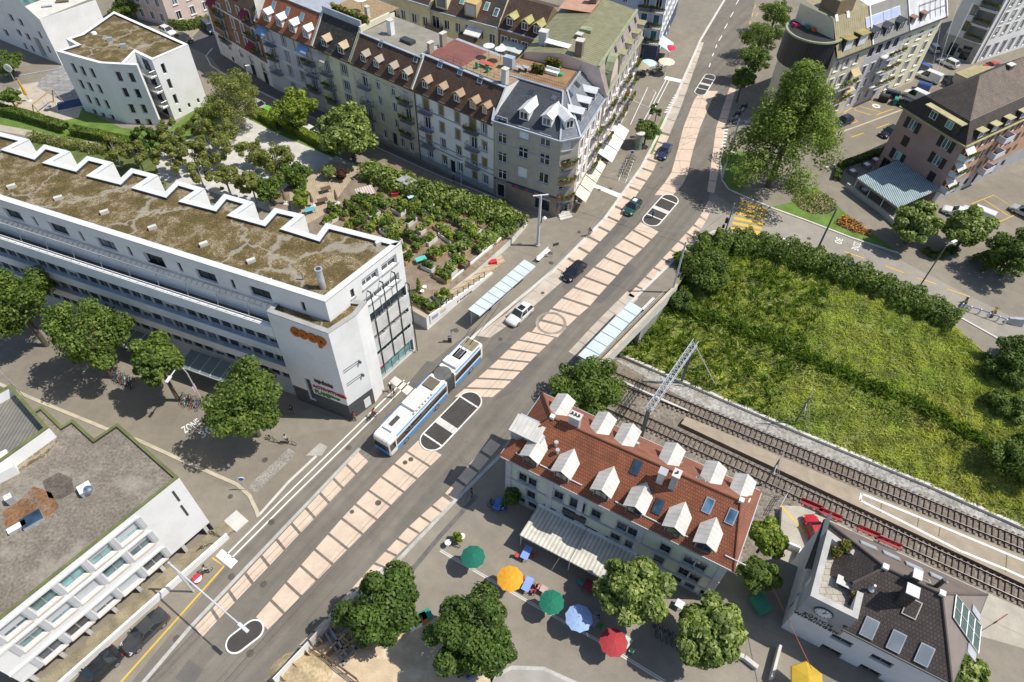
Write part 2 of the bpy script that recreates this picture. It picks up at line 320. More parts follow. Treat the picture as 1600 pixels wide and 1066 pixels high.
# grass on it: one mesh of many blades
def grassmesh(name,pts,mat,h=(.25,.7),wd=.1,nb=3,lean=.6):
    n=len(pts)*nb; P=np.repeat(np.array([tuple(p) for p in pts]),nb,0)+RNG.normal(0,.18,(n,3))*np.array([1,1,0])
    a=RNG.uniform(0,2*np.pi,n); hh=RNG.uniform(*h,n); ww=wd*RNG.uniform(.6,1.5,n); l=RNG.normal(0,lean,(n,2))*hh[:,None]
    d=np.stack([np.cos(a),np.sin(a),0*a],1)*ww[:,None]; tip=P+np.stack([l[:,0],l[:,1],hh],1); mid=P+np.stack([l[:,0]*.35,l[:,1]*.35,hh*.6],1)
    V=np.concatenate([P-d,P+d,mid+d*.8,tip,mid-d*.8],1).reshape(-1,3)
    me=bpy.data.meshes.new(name); me.from_pydata(V.tolist(),[],[(5*i,5*i+1,5*i+2,5*i+3,5*i+4) for i in range(n)]); me.materials.append(mat); me.update()
    o=bpy.data.objects.new(name,me); COL.objects.link(o); return o
gr_m=leafm('meadow_grass_blades',(.27,.335,.08),(.38,.44,.125),(.56,.555,.25),.4,.13)
gp=[]
for k in range(15000):
    a,t=random.random()**.9,random.random()
    gp.append(embpt(a*.999,t*.985))
cl=[(random.random(),random.random(),random.uniform(.02,.06)) for _ in range(170)]
for a,t,r in cl:
    for k in range(30):
        x,y=a+random.gauss(0,r*.35),t+random.gauss(0,r)
        if 0<x<1 and 0<y<.98: gp.append(embpt(x*.999,y))
tag(grassmesh('meadow_grass',gp,gr_m,(.14,.42),.062,6,1.1),kind='stuff')
lp=[embpt(random.random()*.999,random.uniform(.33,.4)) for _ in range(900)]+[embpt(random.random()*.35,random.random()*.98) for _ in range(900)]
tag(grassmesh('tall_weeds',lp,leafm('tall_weed_leaves',(.07,.13,.02),(.12,.2,.03),(.2,.27,.05),.3),(.4,1.1),.16,4),kind='stuff')
# concrete edging at the slope foot
e=MB(); bp=Wp(base_px,-5.2)
for a,b in zip(bp,bp[1:]): 
    n=Vector(((b-a).y,-(b-a).x,0)).normalized()*.4; e.hexa([a-Vector((0,0,.3)),a+n-Vector((0,0,.3)),b+n-Vector((0,0,.3)),b-Vector((0,0,.3))],[a+Vector((0,0,.12)),a+n+Vector((0,0,.12)),b+n+Vector((0,0,.12)),b+Vector((0,0,.12))],concw)
tag(e.build('concrete_edging'),'long low concrete edging along the foot of the grassy bank','edging')
# platforms
isl=[W(1064,662,-4.9),W(1072,651,-4.9),W(1330,760,-4.9),W(1600,869,-4.9),W(1700,909,-4.9),W(1700,961,-4.9),W(1575,901,-4.9),W(1330,787,-4.9)]
pconc=M('platform_concrete',(.34,.28,.21),rough=.9,var=.14,fine=.12,stain=(.3,.25,.2),sscale=.5)
MB().prism([(p.x,p.y) for p in isl][::-1],-5.5,-4.9,M('platform_side',(.2,.13,.09),var=.25),pconc).build('island_platform',kind='structure')
yard=[W(*p,-4.6) for p in [(1222,790),(1262,791),(1330,828),(1507,910),(1600,952),(1800,1046)]]+[Vector((90,-5,-4.6)),Vector((40,6,-4.6)),W(1300,960,-4.6),W(1216,905,-4.6)]
MB().prism([(p.x,p.y) for p in yard],-5.5,-4.6,conc,M('pale_platform_paving',(.42,.385,.32),rough=.9,var=.12,fine=.1,stain=(.33,.3,.25),sscale=.4)).build('side_platform',kind='structure')
mk=MB()
def mline(pts,wd,mat,z,lv=3): mk.strip(Wp(pts,z),wd,mat,z+lv*.004)
k6=5.922; o6=(1330,720)
mline(c(o6,k6,(95,305),(830,605),(1440,860),(1900,1048)),.28,paintw,-4.9); mline(c(o6,k6,(80,365),(480,565),(1000,830),(1420,1000),(1900,1220)),.28,paintw,-4.9); mline(c(o6,k6,(95,300),(82,370)),.28,paintw,-4.9)
for a,b in (((285,370),(268,480)),((628,510),(612,610)),((826,590),(808,700)),((1442,850),(1428,1030))): mline(c(o6,k6,a,b),.12,M('mossy_joint',(.14,.13,.05)),-4.9,2)
mline([(1221,791),(1262,838)],.2,painty,-4.6)
mk.build('platform_markings',kind='structure')
# tracks
rail_m=M('rusty_rail_steel',(.075,.05,.04),rough=.5,metal=.3,var=.2); slp=M('wooden_sleeper',(.17,.13,.105),rough=.9,var=.3,scale=3)
def track(pts,label):
    P=Wp(pts,-5.5); a,b=P[0],P[-1]; d=(b-a).normalized(); n=Vector((-d.y,d.x,0)); L=(b-a).length; a=a-d*12; L+=40
    t=thing('railway_track',label,'railway track',(a.x,a.y,-5.5),math.atan2(d.y,d.x),'railway tracks')
    for s in (-1,1): 
        MB().box((L/2,s*.755,.3),(L,.075,.16),rail_m,top=M('polished_rail_head',(.3,.27,.25),rough=.35,metal=.7)).box((L/2,s*.755,.2),(L,.16,.05),rail_m).build('rail',t,local=True)
    m=MB().box((0,0,.09),(.26,2.5,.18),slp).mesh('sleeper'); 
    x0=10; N=min(99,int((L-x0)/.68)); 
    for i in range(N):
        o=bpy.data.objects.new('sleeper',m); COL.objects.link(o); o.parent=t; o.location=(x0+i*.68,random.uniform(-.04,.04),0); o.rotation_euler=(0,0,random.uniform(-.015,.015))
    return t
track([(945,585),(1330,744.5),(1600,853)],'railway track nearer the grassy bank, past the far side of the island platform')
track([(1001,657),(1330,806),(1528,900)],'railway track nearer the houses, between station roof and island platform')
# cable duct beside track
MB().beam(W(945,584,-5.3),W(1075,643,-5.3),.3,.2,concw).build('cable_duct'); tag(bpy.data.objects['cable_duct'],'pale cable duct lying between the rails by the bridge','cable duct')
# rough grass behind the orange roofed house
rg=[OR['BL'],OR['BR']]; n=Vector((OR['BL']-OR['BR'])).normalized(); nn=Vector((n.y,-n.x,0)); nn=nn if nn.y>0 else -nn
q=[Vector((p.x,p.y,-5.45)) for p in (OR['BL'],OR['BR'],OR['BR']+nn*2.2-n*2,OR['BL']+nn*3.2)]
MB().flat(q,gsoil).build('grass_verge',kind='structure')
tag(grassmesh('verge_weeds',[q[0].lerp(q[1],a).lerp(q[3].lerp(q[2],a),b) for a,b in ((random.random(),random.random()) for _ in range(1100))],gr_m,(.15,.5),.1,3),kind='stuff')
# ---------------------------------------------------------------- road
KL=[(215,1085),(300,985),(400,879),(566,704),(640,626),(745,522),(866,422),(945,342),(1002,262),(1032,204),(1052,160),(1095,62),(1132,0),(1146,-30)]
KR=[(420,1085),(483,1003),(598,891),(700,784),(790,692),(880,590),(985,470),(1077,377),(1106,318),(1112,282),(1120,205),(1132,190),(1146,136),(1165,60),(1180,0),(1188,-30)]
sheet('main_road',KL+KR[::-1],road_a,1)
# lower left of the road: bus lane and side street in slightly other asphalt
sheet('side_street',[(-40,520),(60,545),(200,600),(330,650),(420,700),(470,680),(549,664),(570,700),(400,879),(405,800),(372,768),(300,737),(165,668),(37,617),(-40,585)],street_a,1)
sheet('bus_lane',[(190,1085),(352,886),(540,700),(650,585),(745,510),(745,522),(640,626),(566,704),(400,879),(300,985),(215,1085)],road_a,1.5)
sheet('cross_street',[(1111,300),(1140,318),(1215,325),(1290,348),(1390,398),(1500,455),(1600,505),(1700,560),(1700,600),(1600,552),(1490,488),(1445,460),(1300,402),(1240,382),(1200,370),(1140,362),(1080,378),(1106,318)],asphalt('pale_street_asphalt',(.3,.275,.235),.12),1)
sheet('lane',[(1150,300),(1230,300),(1302,270),(1380,215),(1450,170),(1600,80),(1600,60),(1440,150),(1340,205),(1305,210),(1260,250)],street_a,2)
sheet('row_street',[(290,70),(330,90),(345,110),(440,160),(520,200),(600,238),(690,275),(820,328),(850,345),(775,306),(662,255),(585,218),(510,176),(432,140),(347,83),(345,60),(318,40)],dark_a,1)
# plaza
sheet('plaza',[(430,1085),(598,895),(700,790),(790,700),(830,800),(1000,900),(1230,1000),(1300,1100),(700,1100)],plaza_a,1)
sheet('plaza_corner',[(760,1085),(770,1055),(800,1042),(850,1044),(905,1066),(930,1090)],M('worn_plaza_paving',(.33,.315,.285),var=.1,fine=.1),2)
mk=MB()
def line(pts,wd,mat,lv=4): mk.strip(Wp(pts),wd,mat,lv*.004)
line([(772,1085),(768,1060),(800,1043),(850,1045),(915,1075)],.35,kerb,3)
# long cream joint lines on the plaza
line([(687,861),(762,905),(840,950),(930,1000),(1037,1066),(1060,1080)],.14,concw); line([(689,859),(764,903),(842,948),(932,998),(1040,1064)],.1,concw)
line([(700,785),(720,800),(745,740)],.3,M('road_seam',(.2,.185,.165)),2)
line([(632,905),(690,835),(745,775)],.5,M('repair_seam',(.13,.12,.11),var=.3),3)
mk.build('plaza_markings',kind='structure')
# kerbs (raised, real steps)
def kerbline(name,pts,wd=.32,h=.11,mat=kerb):
    P=Wp(pts); m=MB()
    L=[];R=[]
    for i,p in enumerate(P):
        d=(P[min(i+1,len(P)-1)]-P[max(i-1,0)]).normalized(); n=Vector((-d.y,d.x,0)); L.append(p+n*wd/2);R.append(p-n*wd/2)
    u=Vector((0,0,h))
    for i in range(len(P)-1): m.hexa([R[i],R[i+1],L[i+1],L[i]],[R[i]+u,R[i+1]+u,L[i+1]+u,L[i]+u],mat)
    return m.build(name,kind='structure')
kerbline('kerb',[(211,1082),(296,982),(396,876),(562,701)],.35,.06); kerbline('kerb',[(650,616),(745,522),(866,422),(945,342),(1002,262),(1032,204),(1052,160),(1095,62),(1132,0)],.45,.1,concw)
kerbline('kerb',[(425,1089),(489,1007),(604,895),(706,788),(752,742),(796,698)],.4,.08); kerbline('kerb',[(985,473),(1060,400),(1085,378),(1115,362),(1150,362),(1200,372),(1238,384),(1246,390)],.35,.1,concw)
kerbline('kerb',[(-40,583),(37,617),(60,600+27),(165,670),(220,690),(285,720),(370,757),(390,775),(401,798),(404,808)],.4,.08,M('yellowed_kerb_stone',(.46,.41,.31),var=.15))
kerbline('kerb',[(1205,325),(1260,345),(1330,372),(1404,396)],.3,.12,concw); kerbline('kerb',[(1128,282),(1125,250),(1130,235),(1150,240)],.25,.12,concw); kerbline('kerb',[(1128,282),(1138,296),(1160,306),(1205,325)],.25,.12,concw)
kerbline('kerb',[(1320,412),(1400,440),(1445,462),(1478,480),(1492,492),(1600,552)],.3,.1,concw)
kerbline('kerb',[(1300,212),(1345,196),(1420,168),(1440,160)],.3,.08,M('warm_kerb_stone',(.5,.42,.34))); kerbline('kerb',[(1290,262),(1330,252),(1385,232),(1396,226)],.3,.1,concw)
kerbline('kerb',[(332,76),(322,88),(330,103),(350,116),(440,160)],.25,.1,concw); kerbline('kerb',[(440,160),(470,176),(600,236),(690,277),(780,312)],.25,.1,conc)
# coloured panels
mk=MB()
def along(P,s):
    for a,b in zip(P,P[1:]):
        l=(b-a).length
        if s<=l: return a.lerp(b,s/l)
        s-=l
    return P[-1]
def plen(P): return sum((b-a).length for a,b in zip(P,P[1:]))
def panels(Lp,Rp,n,gap,mat,lv=3,nsub=1,joint=None):
    L=Wp(Lp);R=Wp(Rp); a,b=plen(L),plen(R)
    for i in range(n):
        f0,f1=(i+gap/2)/n,(i+1-gap/2)/n
        q=[along(L,a*f0),along(R,b*f0),along(R,b*f1),along(L,a*f1)]
        mk.poly([(p.x,p.y,lv*.004) for p in q],mat)
o3=(300,700);k3=3.5525
L1=c(o3,k3,(10,1002),(93,915),(928,18)); R1=c(o3,k3,(48,1062),(134,966),(984,70)); panels(L1,R1,11,.14,beige)
Lm=c(o3,k3,(350,945),(598,660),(835,388),(1065,145),(1260,-45)); Rm=c(o3,k3,(415,1015),(690,738),(944,482),(1186,235),(1390,35)); panels(Lm,Rm,12,.13,beige)
o4=(680,260)
panels(c(o4,4,(600,1040),(690,930),(770,845),(880,745),(960,660),(1040,590),(1110,515),(1200,435),(1290,345)),c(o4,4,(760,1075),(850,975),(960,880),(1050,775),(1130,690),(1200,605),(1300,510),(1400,405)),11,.16,beige,3)
panels(c((860,200),4,(650,420),(750,300),(790,160),(830,0),(900,-180),(950,-235)),c((860,200),4,(760,425),(850,330),(885,160),(935,0),(1010,-180),(1050,-230)),10,.03,beige,3)
panels(c((560,500),4.847,(720,590),(870,470),(1040,320),(1120,240),(1200,165),(1290,85)),c((560,500),4.847,(1010,590),(1120,500),(1270,350),(1340,275),(1420,200),(1490,130)),7,.18,beige,3)
panels([(745,525),(800,482),(870,420)],[(765,528),(818,492),(888,432)],6,.02,beige_old,3)
panels([(870,421),(945,344),(1002,266),(1032,208)],[(886,431),(962,352),(1019,270),(1046,212)],14,.17,beige,3)
panels([(1032,206),(1052,163),(1095,66)],[(1046,210),(1064,168),(1100,66)],8,.05,beige_old,3)
Ls=c(o3,k3,(590,1100),(720,970),(1003,650),(1200,440),(1395,265)); Rs=c(o3,k3,(650,1100),(760,1000),(1055,675),(1255,480),(1445,300)); panels(Ls,Rs,12,.16,beige); panels([(694,773),(768,684)],[(708,783),(784,694)],4,.16,beige)
panels([(888,550),(930,505),(980,455)],[(905,560),(950,512),(998,466)],6,.04,beige_old,3)
panels([(980,463),(1058,380),(1090,345),(1108,312)],[(992,468),(1071,388),(1100,352),(1116,318)],11,.16,beige)
panels([(1105,300),(1112,250),(1119,200),(1132,160),(1142,132)],[(1116,302),(1126,250),(1133,200),(1144,160),(1152,132)],11,.04,beige)
# pattern of the two rings across the bridge carriageway
ring_m=M('grey_ring_paint',(.29,.25,.2),var=.15,fine=.2,stain=(.5,.44,.37),sscale=.8)
def ringr(u,v,r0,r1,a0=0,a1=2*math.pi,lv=4,mat=ring_m):
    p=W(u,v); n=40
    for i in range(n):
        a,b=a0+(a1-a0)*i/n,a0+(a1-a0)*(i+1)/n
        mk.poly([(p.x+r*math.cos(t),p.y+r*math.sin(t),lv*.004) for r,t in ((r0,a),(r1,a),(r1,b),(r0,b))],mat)
ringr(861,505,1.7,2.1,lv=5);
# white and yellow lines
line([(362,872),(448,786),(536,700),(640,597)],.16,paintw,5); line([(355,866),(440,781),(530,693),(632,594)],.16,paintw,5)
def quad(pts,mat,lv=5): mk.poly([(p.x,p.y,lv*.004) for p in Wp(pts)][::-1],mat)
quad([(337,869),(347,858),(372,877),(361,889)],paintw); quad([(609,596),(617,588),(646,607),(636,618)],M('pale_slab',(.6,.58,.54)))
line([(172,1085),(350,885),(332,872)],.16,painty,5)
quad([(918,289),(923,285),(970,303),(968,310)],paintw); quad([(1037,124),(1040,119),(1067,125),(1065,130)],paintw)
line([(1041,124),(1022,160),(1005,190)],.14,paintw); line([(1046,125),(1027,162),(1010,192)],.14,paintw)
for i in range(8): line([(1038+i*2.2,176-i*3.8),(1045+i*2.2,174-i*3.8)],.35,paintw)
for i in range(9): line([(1125.5+i*.9,238-i*5),(1131.5+i*.9,238-i*5)],.45,paintw)
for s,e in (((1150,7),(1154,0)),((1141,27),(1146,19)),((1132,45),(1137,37)),((1123,64),(1128,56)),((1118,75),(1120,70)),((1113,88),(1115,83)),((1108,105),(1110,99))): line([s,e],.18,paintw)
o9=(1100,200);k9=3.2
for i in range(6):
    a=c(o9,k9,(178-i*9,375+i*25),(320-i*8,415+i*22))
    line(a,.62,painty)
line(c(o9,k9,(480,590),(610,640),(750,695),(860,745)),.14,painty)
for a,b in (((700,618),(800,652)),((905,690),(1000,725)),((1065,750),(1160,780)),((1215,805),(1330,845))): line(c(o9,k9,a,b),.16,painty)
for x,y in ((612,640),(752,692)): line(c(o9,k9,(x-18,y-12),(x+18,y+12)),.12,painty); line(c(o9,k9,(x-18,y+12),(x+18,y-12)),.12,painty)
line(c(o9,k9,(0,530),(60,520),(240,530),(390,548),(410,560),(455,608)),.25,paintw)
for l in ([(1326,411),(1340,412)],): pass
# parking bays
o7=(1260,130);k7=8.2
for l in ([(205,640),(430,570),(660,490),(485,380)],[(620,320),(625,350),(830,410)],[(690,300),(960,375)],[(800,240),(960,290)],[(900,405),(1120,330)],[(480,380),(590,310)],[(570,695),(735,640)],[(895,580),(1060,520)],[(290,790),(410,745)]): line(c(o7,k7,*l),.16,painty)
ringr(1369,166,.35,.75,lv=5,mat=paintw)
o8=(1440,270);k8=9.694
for l in ([(760,470),(1090,340),(1510,598),(980,830)],[(945,410),(1330,660)],[(1060,650),(1175,725)]): line(c(o8,k8,*l),.14,painty)
for x in (1165,1172): 
    for y in (8,20,33,48,62): line([(x+18-y*.33,y),(x+16.6-y*.33,y+6)],.14,painty)
# bays painted in front of the pink house
line([(985,195),(1012,137),(1025,144),(1014,168),(985,155)],.12,paintw)
mk.build('road_markings',kind='structure')
sheet('pale_paving',[(795,690),(835,640),(880,592),(915,556),(930,580),(915,596),(850,620),(800,720)],concw,3)
# dark patches
mk=MB()
def dpatch(pts,lv=2.4,mat=dark_a): mk.poly([(p.x,p.y,lv*.004) for p in Wp(pts)][::-1],mat)
dpatch(c((0,800),4,(1095,1040),(1180,920),(1275,985),(1195,1100))); dpatch(c((560,500),4.847,(1010,620),(1340,280),(1410,310),(1160,560)))
dpatch(c((560,500),4.847,(370,490),(520,310),(595,330),(420,540))); dpatch(c(o4,4,(790,755),(830,775),(980,600),(1200,340),(1140,320)))
dpatch(c(o4,4,(985,845),(1040,860),(1260,640),(1200,600))); dpatch(c((560,500),4.847,(960,270),(1090,165),(1165,190),(1020,330)))
quad([(478,712),(500,692),(512,698),(503,712)],conc,2.7)
P=Wp(c(o3,k3,(560,15),(480,95),(400,165),(335,235))); mk.strip(P,1.3,M('cobbled_strip',(.3,.28,.25),var=.2,fine=.5,fscale=5),.012)
mk.strip(Wp(c(o3,k3,(690,45),(540,185),(375,370))),.3,concw,.012)
mk.build('asphalt_patches',kind='structure')
# manhole covers
mh=MB().lathe([(.34,0),(.34,.012),(.3,.02),(0.02,.016)],iron,n=16).mesh('manhole_cover')
for u,v,l,sx in ((591,786,'on the beige central panels',1),(550,800,'small cover on the central panels left of a larger one',.7),(633,723,'on the edge of a beige panel below the bus',.8),(642,718,'beside the panel below the bus',.85),(412,913,'on the lower bend of the central panels',1),(424,816,'by the left white double line',1),(362,901,'on the bus lane by the scooter rider',1),(414,719,'on the side street near the cobbled strip',1),(545,700,'on the pavement below the dark stone corner',1),(360,776,'on the pavement inside the curved kerb',.8),(276,998,'by the parked grey car',1),(713,517,'on the pavement by the bus rear',1),(678,617,'in the bus stop bay',1),(860,396,'near the bench by the shelter',1),(861,411,'by the kerb beside the bench',1),(905,363,'on the carriageway behind the cyclist',.8),(936,297,'by the white bar left of the green car',.8),(954,295,'right of another one by the white bar',.9),(1034,262,'among the central panels beside the dark car',.7),(1033,323,'on the traffic island by the green car',1.1),(391,1021,'below the bottom traffic island',1.05),(1107,370,'on the side street mouth',.8),(782,530,'near the bus rear on the carriageway',.9),(848,458,'ahead of the white car',.8),(1264,373,'on the side street before the pole',.9)):
    o=bpy.data.objects.new('manhole_cover',mh); COL.objects.link(o); o.location=W(u,v)+Vector((0,0,.02)); o.scale=(sx,sx,1); tag(o,'round iron manhole cover '+l,'manhole cover','manhole covers in the paving')
# traffic islands
def island(cap,w_,label,bars=(),cross=None):
    a,b=W(*cap[0]),W(*cap[1]); d=(b-a).normalized(); n=Vector((-d.y,d.x,0)); r=w_/2-.08
    t=thing('traffic_island',label,'traffic island',(a+b)/2,0,'traffic islands')
    def outline(r,z,end):
        pts=[]
        for k in range(13): th=-math.pi/2+math.pi*k/12; pts.append(b+(d*math.cos(th)+n*math.sin(th))*r if end[1] else None)
        for k in range(13): th=math.pi/2+math.pi*k/12; pts.append(a+(d*math.cos(th)+n*math.sin(th))*r if end[0] else None)
        return [Vector((p.x,p.y,z)) for p in pts]
    o=outline(r,0,(1,1)); MB().hexa(o,[p+Vector((0,0,.12)) for p in o],paintw).build('kerb_ring',t)
    i_=outline(r-.15,.122,(1,1)); MB().flat(i_,island_a).build('surface',t)
    L=(b-a).length
    if bars:
        m=MB()
        for f,wd in bars:
            p=a+d*L*f; m.box((p.x,p.y,.128),(wd,w_-.5,.006),paintw if wd<.5 else concw,rz=math.atan2(d.y,d.x))
        m.build('cross_bars',t)
    return t
island(((700-24,688),(744-10,628)),3.2,'dark traffic island with white kerb ring beside the bus',((.0,.2),(.36,.9),(.98,.2)))
island(((1018,345),(1046,313)),3.1,'dark traffic island with white kerb where a person in blue crosses',((.15,.2),(.5,.9),(.95,.2)))
island(((1094,145),(1109,121)),2.5,'far traffic island at the top of the main road',((.2,.2),(.5,.8),(.85,.2)))
island(((370,1005),(396,985)),2.2,'small traffic island at the bottom of the main road under the lamp arm')
# ================================================================ building toolkit
ZV=Vector((0,0,1))
class Fac:
    def __init__(s,A,B,z0,z1,mat,bands=()):
        s.A=Vector((A[0],A[1],0)); s.B=Vector((B[0],B[1],0)); s.L=(s.B-s.A).length; s.e=(s.B-s.A)/s.L; s.n=Vector((s.e.y,-s.e.x,0))
        s.z0,s.z1,s.mat,s.bands=z0,z1,mat,list(bands); s.holes=[]; s.rz=math.atan2(s.e.y,s.e.x)
    def hit(s,u,v,d=0.):
        r=ray(u,v); t=s.n.dot(s.A+s.n*d)/s.n.dot(Vector((r.x,r.y,0))); p=Vector((r.x*t,r.y*t,H+r.z*t)); return ((p-s.A).dot(s.e),p.z)
    def pt(s,x,z,d=0.): return s.A+s.e*x+s.n*d+ZV*z
    def walls(s,mb):
        xs=sorted({0.,s.L,*[max(0,min(s.L,h[i])) for h in s.holes for i in (0,2)]}); zs=sorted({s.z0,s.z1,*[max(s.z0,min(s.z1,h[i])) for h in s.holes for i in (1,3)],*[b[i] for b in s.bands for i in (0,1)]})
        xs=[x for i,x in enumerate(xs) if i==0 or x-xs[i-1]>1e-4]; zs=[z for i,z in enumerate(zs) if i==0 or z-zs[i-1]>1e-4]
        for z,z_ in zip(zs,zs[1:]):
            zc=(z+z_)/2; m=s.mat
            for b in s.bands:
                if b[0]<=zc<=b[1]: m=b[2]
            run=None
            for x,x_ in zip(xs,xs[1:]):
                xc=(x+x_)/2
                if any(h[0]<xc<h[2] and h[1]<zc<h[3] for h in s.holes):
                    if run is not None: mb.poly([s.pt(run,z),s.pt(x,z),s.pt(x,z_),s.pt(run,z_)],m); run=None
                elif run is None: run=x
            if run is not None: mb.poly([s.pt(run,z),s.pt(s.L,z),s.pt(s.L,z_),s.pt(run,z_)],m)
WC={}
def winmesh(w,h,frame,surround,sill,depth,mx,mz,reveal,rail):
    m=MB(); d=depth; x=w/2
    m.poly([(-x,0,0),(-x,d,0),(-x,d,h),(-x,0,h)],reveal); m.poly([(x,d,0),(x,0,0),(x,0,h),(x,d,h)],reveal)
    m.poly([(-x,0,h),(-x,d,h),(x,d,h),(x,0,h)],reveal); m.poly([(-x,d,0),(-x,0,0),(x,0,0),(x,d,0)],reveal)
    f=.07; y=d-.04
    def bar(x0,x1,z0,z1): m.box(((x0+x1)/2,y,(z0+z1)/2),(x1-x0,.06,z1-z0),frame)
    if frame:
        bar(-x,-x+f,0,h); bar(x-f,x,0,h); bar(-x+f,x-f,0,f); bar(-x+f,x-f,h-f,h)
        for i in range(1,mx): q=-x+w*i/mx; bar(q-.045,q+.045,f,h-f)
        for i in range(1,mz): q=h*i/mz if mz>2 else h*.7; bar(-x+f,x-f,q-.03,q+.03)
    if surround:
        s=.14; 
        for a,b,c_,e in ((-x-s,-x-.001,-.06,h+s),(x+.001,x+s,-.06,h+s),(-x-.001,x+.001,h+.001,h+s)): m.box(((a+b)/2,-.02,(c_+e)/2),(b-a,.1,e-c_),surround)
    if sill: m.box((0,-.06,-.06),(w+.3,.2,.1),sill)
    if rail: 
        for q in (.25,.5,.75,1.): m.box((0,-.05,q),(w,.03,.03),metald)
    return m.mesh('window')
class Bld:
    def __init__(s,name,label,poly,cat='building',z=0.,group=None):
        s.poly=[Vector((p[0],p[1],0)) for p in poly]; cx=sum((p for p in s.poly),Vector())/len(poly); cx.z=z
        s.root=thing(name,label,cat,cx,0,group); s.facs=[]; s.mb=MB()
    def fac(s,A,B,z0,z1,mat,bands=()):
        f=Fac(A,B,z0,z1,mat,bands); f.b=s; s.facs.append(f); return f
    def part(s,name,mb,parent=None,**k): return mb.build(name,parent or s.root,**k)
    def done(s,name='wall'):
        for f in s.facs: f.walls(s.mb)
        return s.mb.build(name,s.root)
    def win(s,f,x,z,w,h,frame=framew,surround=None,sill=None,depth=.18,mx=2,mz=1,pane=gl,blind=None,bf=1.,shut=None,sw=None,rail=False,reveal=None,name='window',hole=True):
        if x-w/2<.02 or x+w/2>f.L-.02: return None
        if hole: f.holes.append((x-w/2,z,x+w/2,z+h))
        key=(round(w,2),round(h,2),frame,surround,sill,depth,mx,mz,reveal or f.mat,rail)
        if key not in WC: WC[key]=winmesh(*key[:2],frame,surround,sill,depth,mx,mz,reveal or f.mat,rail)
        o=bpy.data.objects.new(name,WC[key]); COL.objects.link(o); o.parent=s.root; o.location=f.pt(x,z)-s.root.location; o.rotation_euler=(0,0,f.rz)
        k2=('pane',round(w,2),round(h,2),depth,pane)
        if k2 not in WC: WC[k2]=MB().poly([(-w/2,depth,0),(w/2,depth,0),(w/2,depth,h),(-w/2,depth,h)],pane).mesh('pane')
        q=bpy.data.objects.new('pane',WC[k2]); COL.objects.link(q); q.parent=o
        if blind:
            k3=('bl',round(w,2),round(h,2),depth,blind,bf)
            if k3 not in WC: WC[k3]=MB().box((0,depth-.1,h-(h*bf)/2),(w-.06,.04,h*bf-.02),blind).mesh('blind')
            q=bpy.data.objects.new('blind',WC[k3]); COL.objects.link(q); q.parent=o
        if shut:
            sw=sw or w/2
            k4=('sh',round(h,2),shut,sw)
            if k4 not in WC: 
                m=MB().box((0,0,h/2),(sw,.05,h+.04),shut)
                for i in range(6): m.box((0,-.03,h*(i+.5)/6),(sw-.12,.02,h/6-.08),shut)
                WC[k4]=m.mesh('shutter')
            for sg in (-1,1):
                q=bpy.data.objects.new('shutter',WC[k4]); COL.objects.link(q); q.parent=o; q.location=(sg*(w/2+sw/2+.05),-.05,0)
        return o
    def row(s,f,centres,w,h,**k):
        """windows whose centres are given in photo pixels; one sill height for the row"""
        H_=[f.hit(*p) for p in centres]; z=sum(a[1] for a in H_)/len(H_)-h/2
        return [s.win(f,a[0],z,w,h,**k) for a in H_]
    def grid(s,f,xs,zs,w,h,**k): return [s.win(f,x,z,w,h,**k) for z in zs for x in xs]
    def balcony(s,f,x,z,w,d,slab=trim,rail=metald,h=1.,solid=None,plants=False):
        m=MB().obox(f.pt(x-w/2,z-.18,0.01),f.e*w,f.n*d,ZV*.18,slab); o=m.build('balcony',s.root); r=MB()
        if solid:
            r.obox(f.pt(x-w/2,z,d-.06),f.e*w,f.n*.06,ZV*h,solid); r.obox(f.pt(x-w/2,z,.02),f.e*.06,f.n*(d-.08),ZV*h,solid); r.obox(f.pt(x+w/2-.06,z,.02),f.e*.06,f.n*(d-.08),ZV*h,solid)
        else:
            c4=[f.pt(x-w/2,z,.02),f.pt(x-w/2,z,d-.03),f.pt(x+w/2,z,d-.03),f.pt(x+w/2,z,.02)]
            for q in (h,.12): r.path([p+ZV*q for p in c4],.03,rail,4)
            for a,b in zip(c4,c4[1:]):
                n=max(2,int((b-a).length/.16))
                for i in range(n+1): r.tube(a.lerp(b,i/n),a.lerp(b,i/n)+ZV*h,.014,rail,n=3)
        q=r.build('railing',o)
        if plants:
            foliage_box('flower_box',[f.pt(x-w/2,z+h-.2,d),f.pt(x+w/2,z+h-.2,d)],.28,.4,q)
        return o
    def awning(s,f,x,z,w,d,drop,mat,name='awning'):
        a,b=f.pt(x-w/2,z,.05),f.pt(x+w/2,z,.05); c1,c2=f.pt(x+w/2,z-drop,d),f.pt(x-w/2,z-drop,d); dn=ZV*-.18
        m=MB().hexa([a-ZV*.04,b-ZV*.04,c1-ZV*.04,c2-ZV*.04],[a,b,c1,c2],mat); m.hexa([c2+dn-ZV*.0,c1+dn,c1-ZV*.042,c2-ZV*.042],[c2+dn+f.n*.02,c1+dn+f.n*.02,c1-ZV*.042+f.n*.02,c2-ZV*.042+f.n*.02],mat)
        return m.build(name,s.root)
    def band(s,f,z,h=.2,d=.08,mat=trim,x0=0,x1=None,name='string_course'):
        return MB().obox(f.pt(x0,z,.003),f.e*((x1 or f.L)-x0),f.n*d,ZV*h,mat).build(name,s.root)
class Slope:
    """roof plane rising inward from a facade's eave at angle (rise per inward metre)"""
    def __init__(s,f,z,rise,out=.35): s.f=f; s.z=z; s.r=rise; s.o=f.pt(0,z,out); s.N=(f.n*rise+ZV).normalized()
    def hit(s,u,v):
        r=ray(u,v); c0=Vector((0,0,H)); t=s.N.dot(s.o-c0)/s.N.dot(r); return c0+r*t
    def at(s,x,up):  # x along the eave, height above the eave
        return s.o+s.f.e*x-s.f.n*(up/s.r)+ZV*up
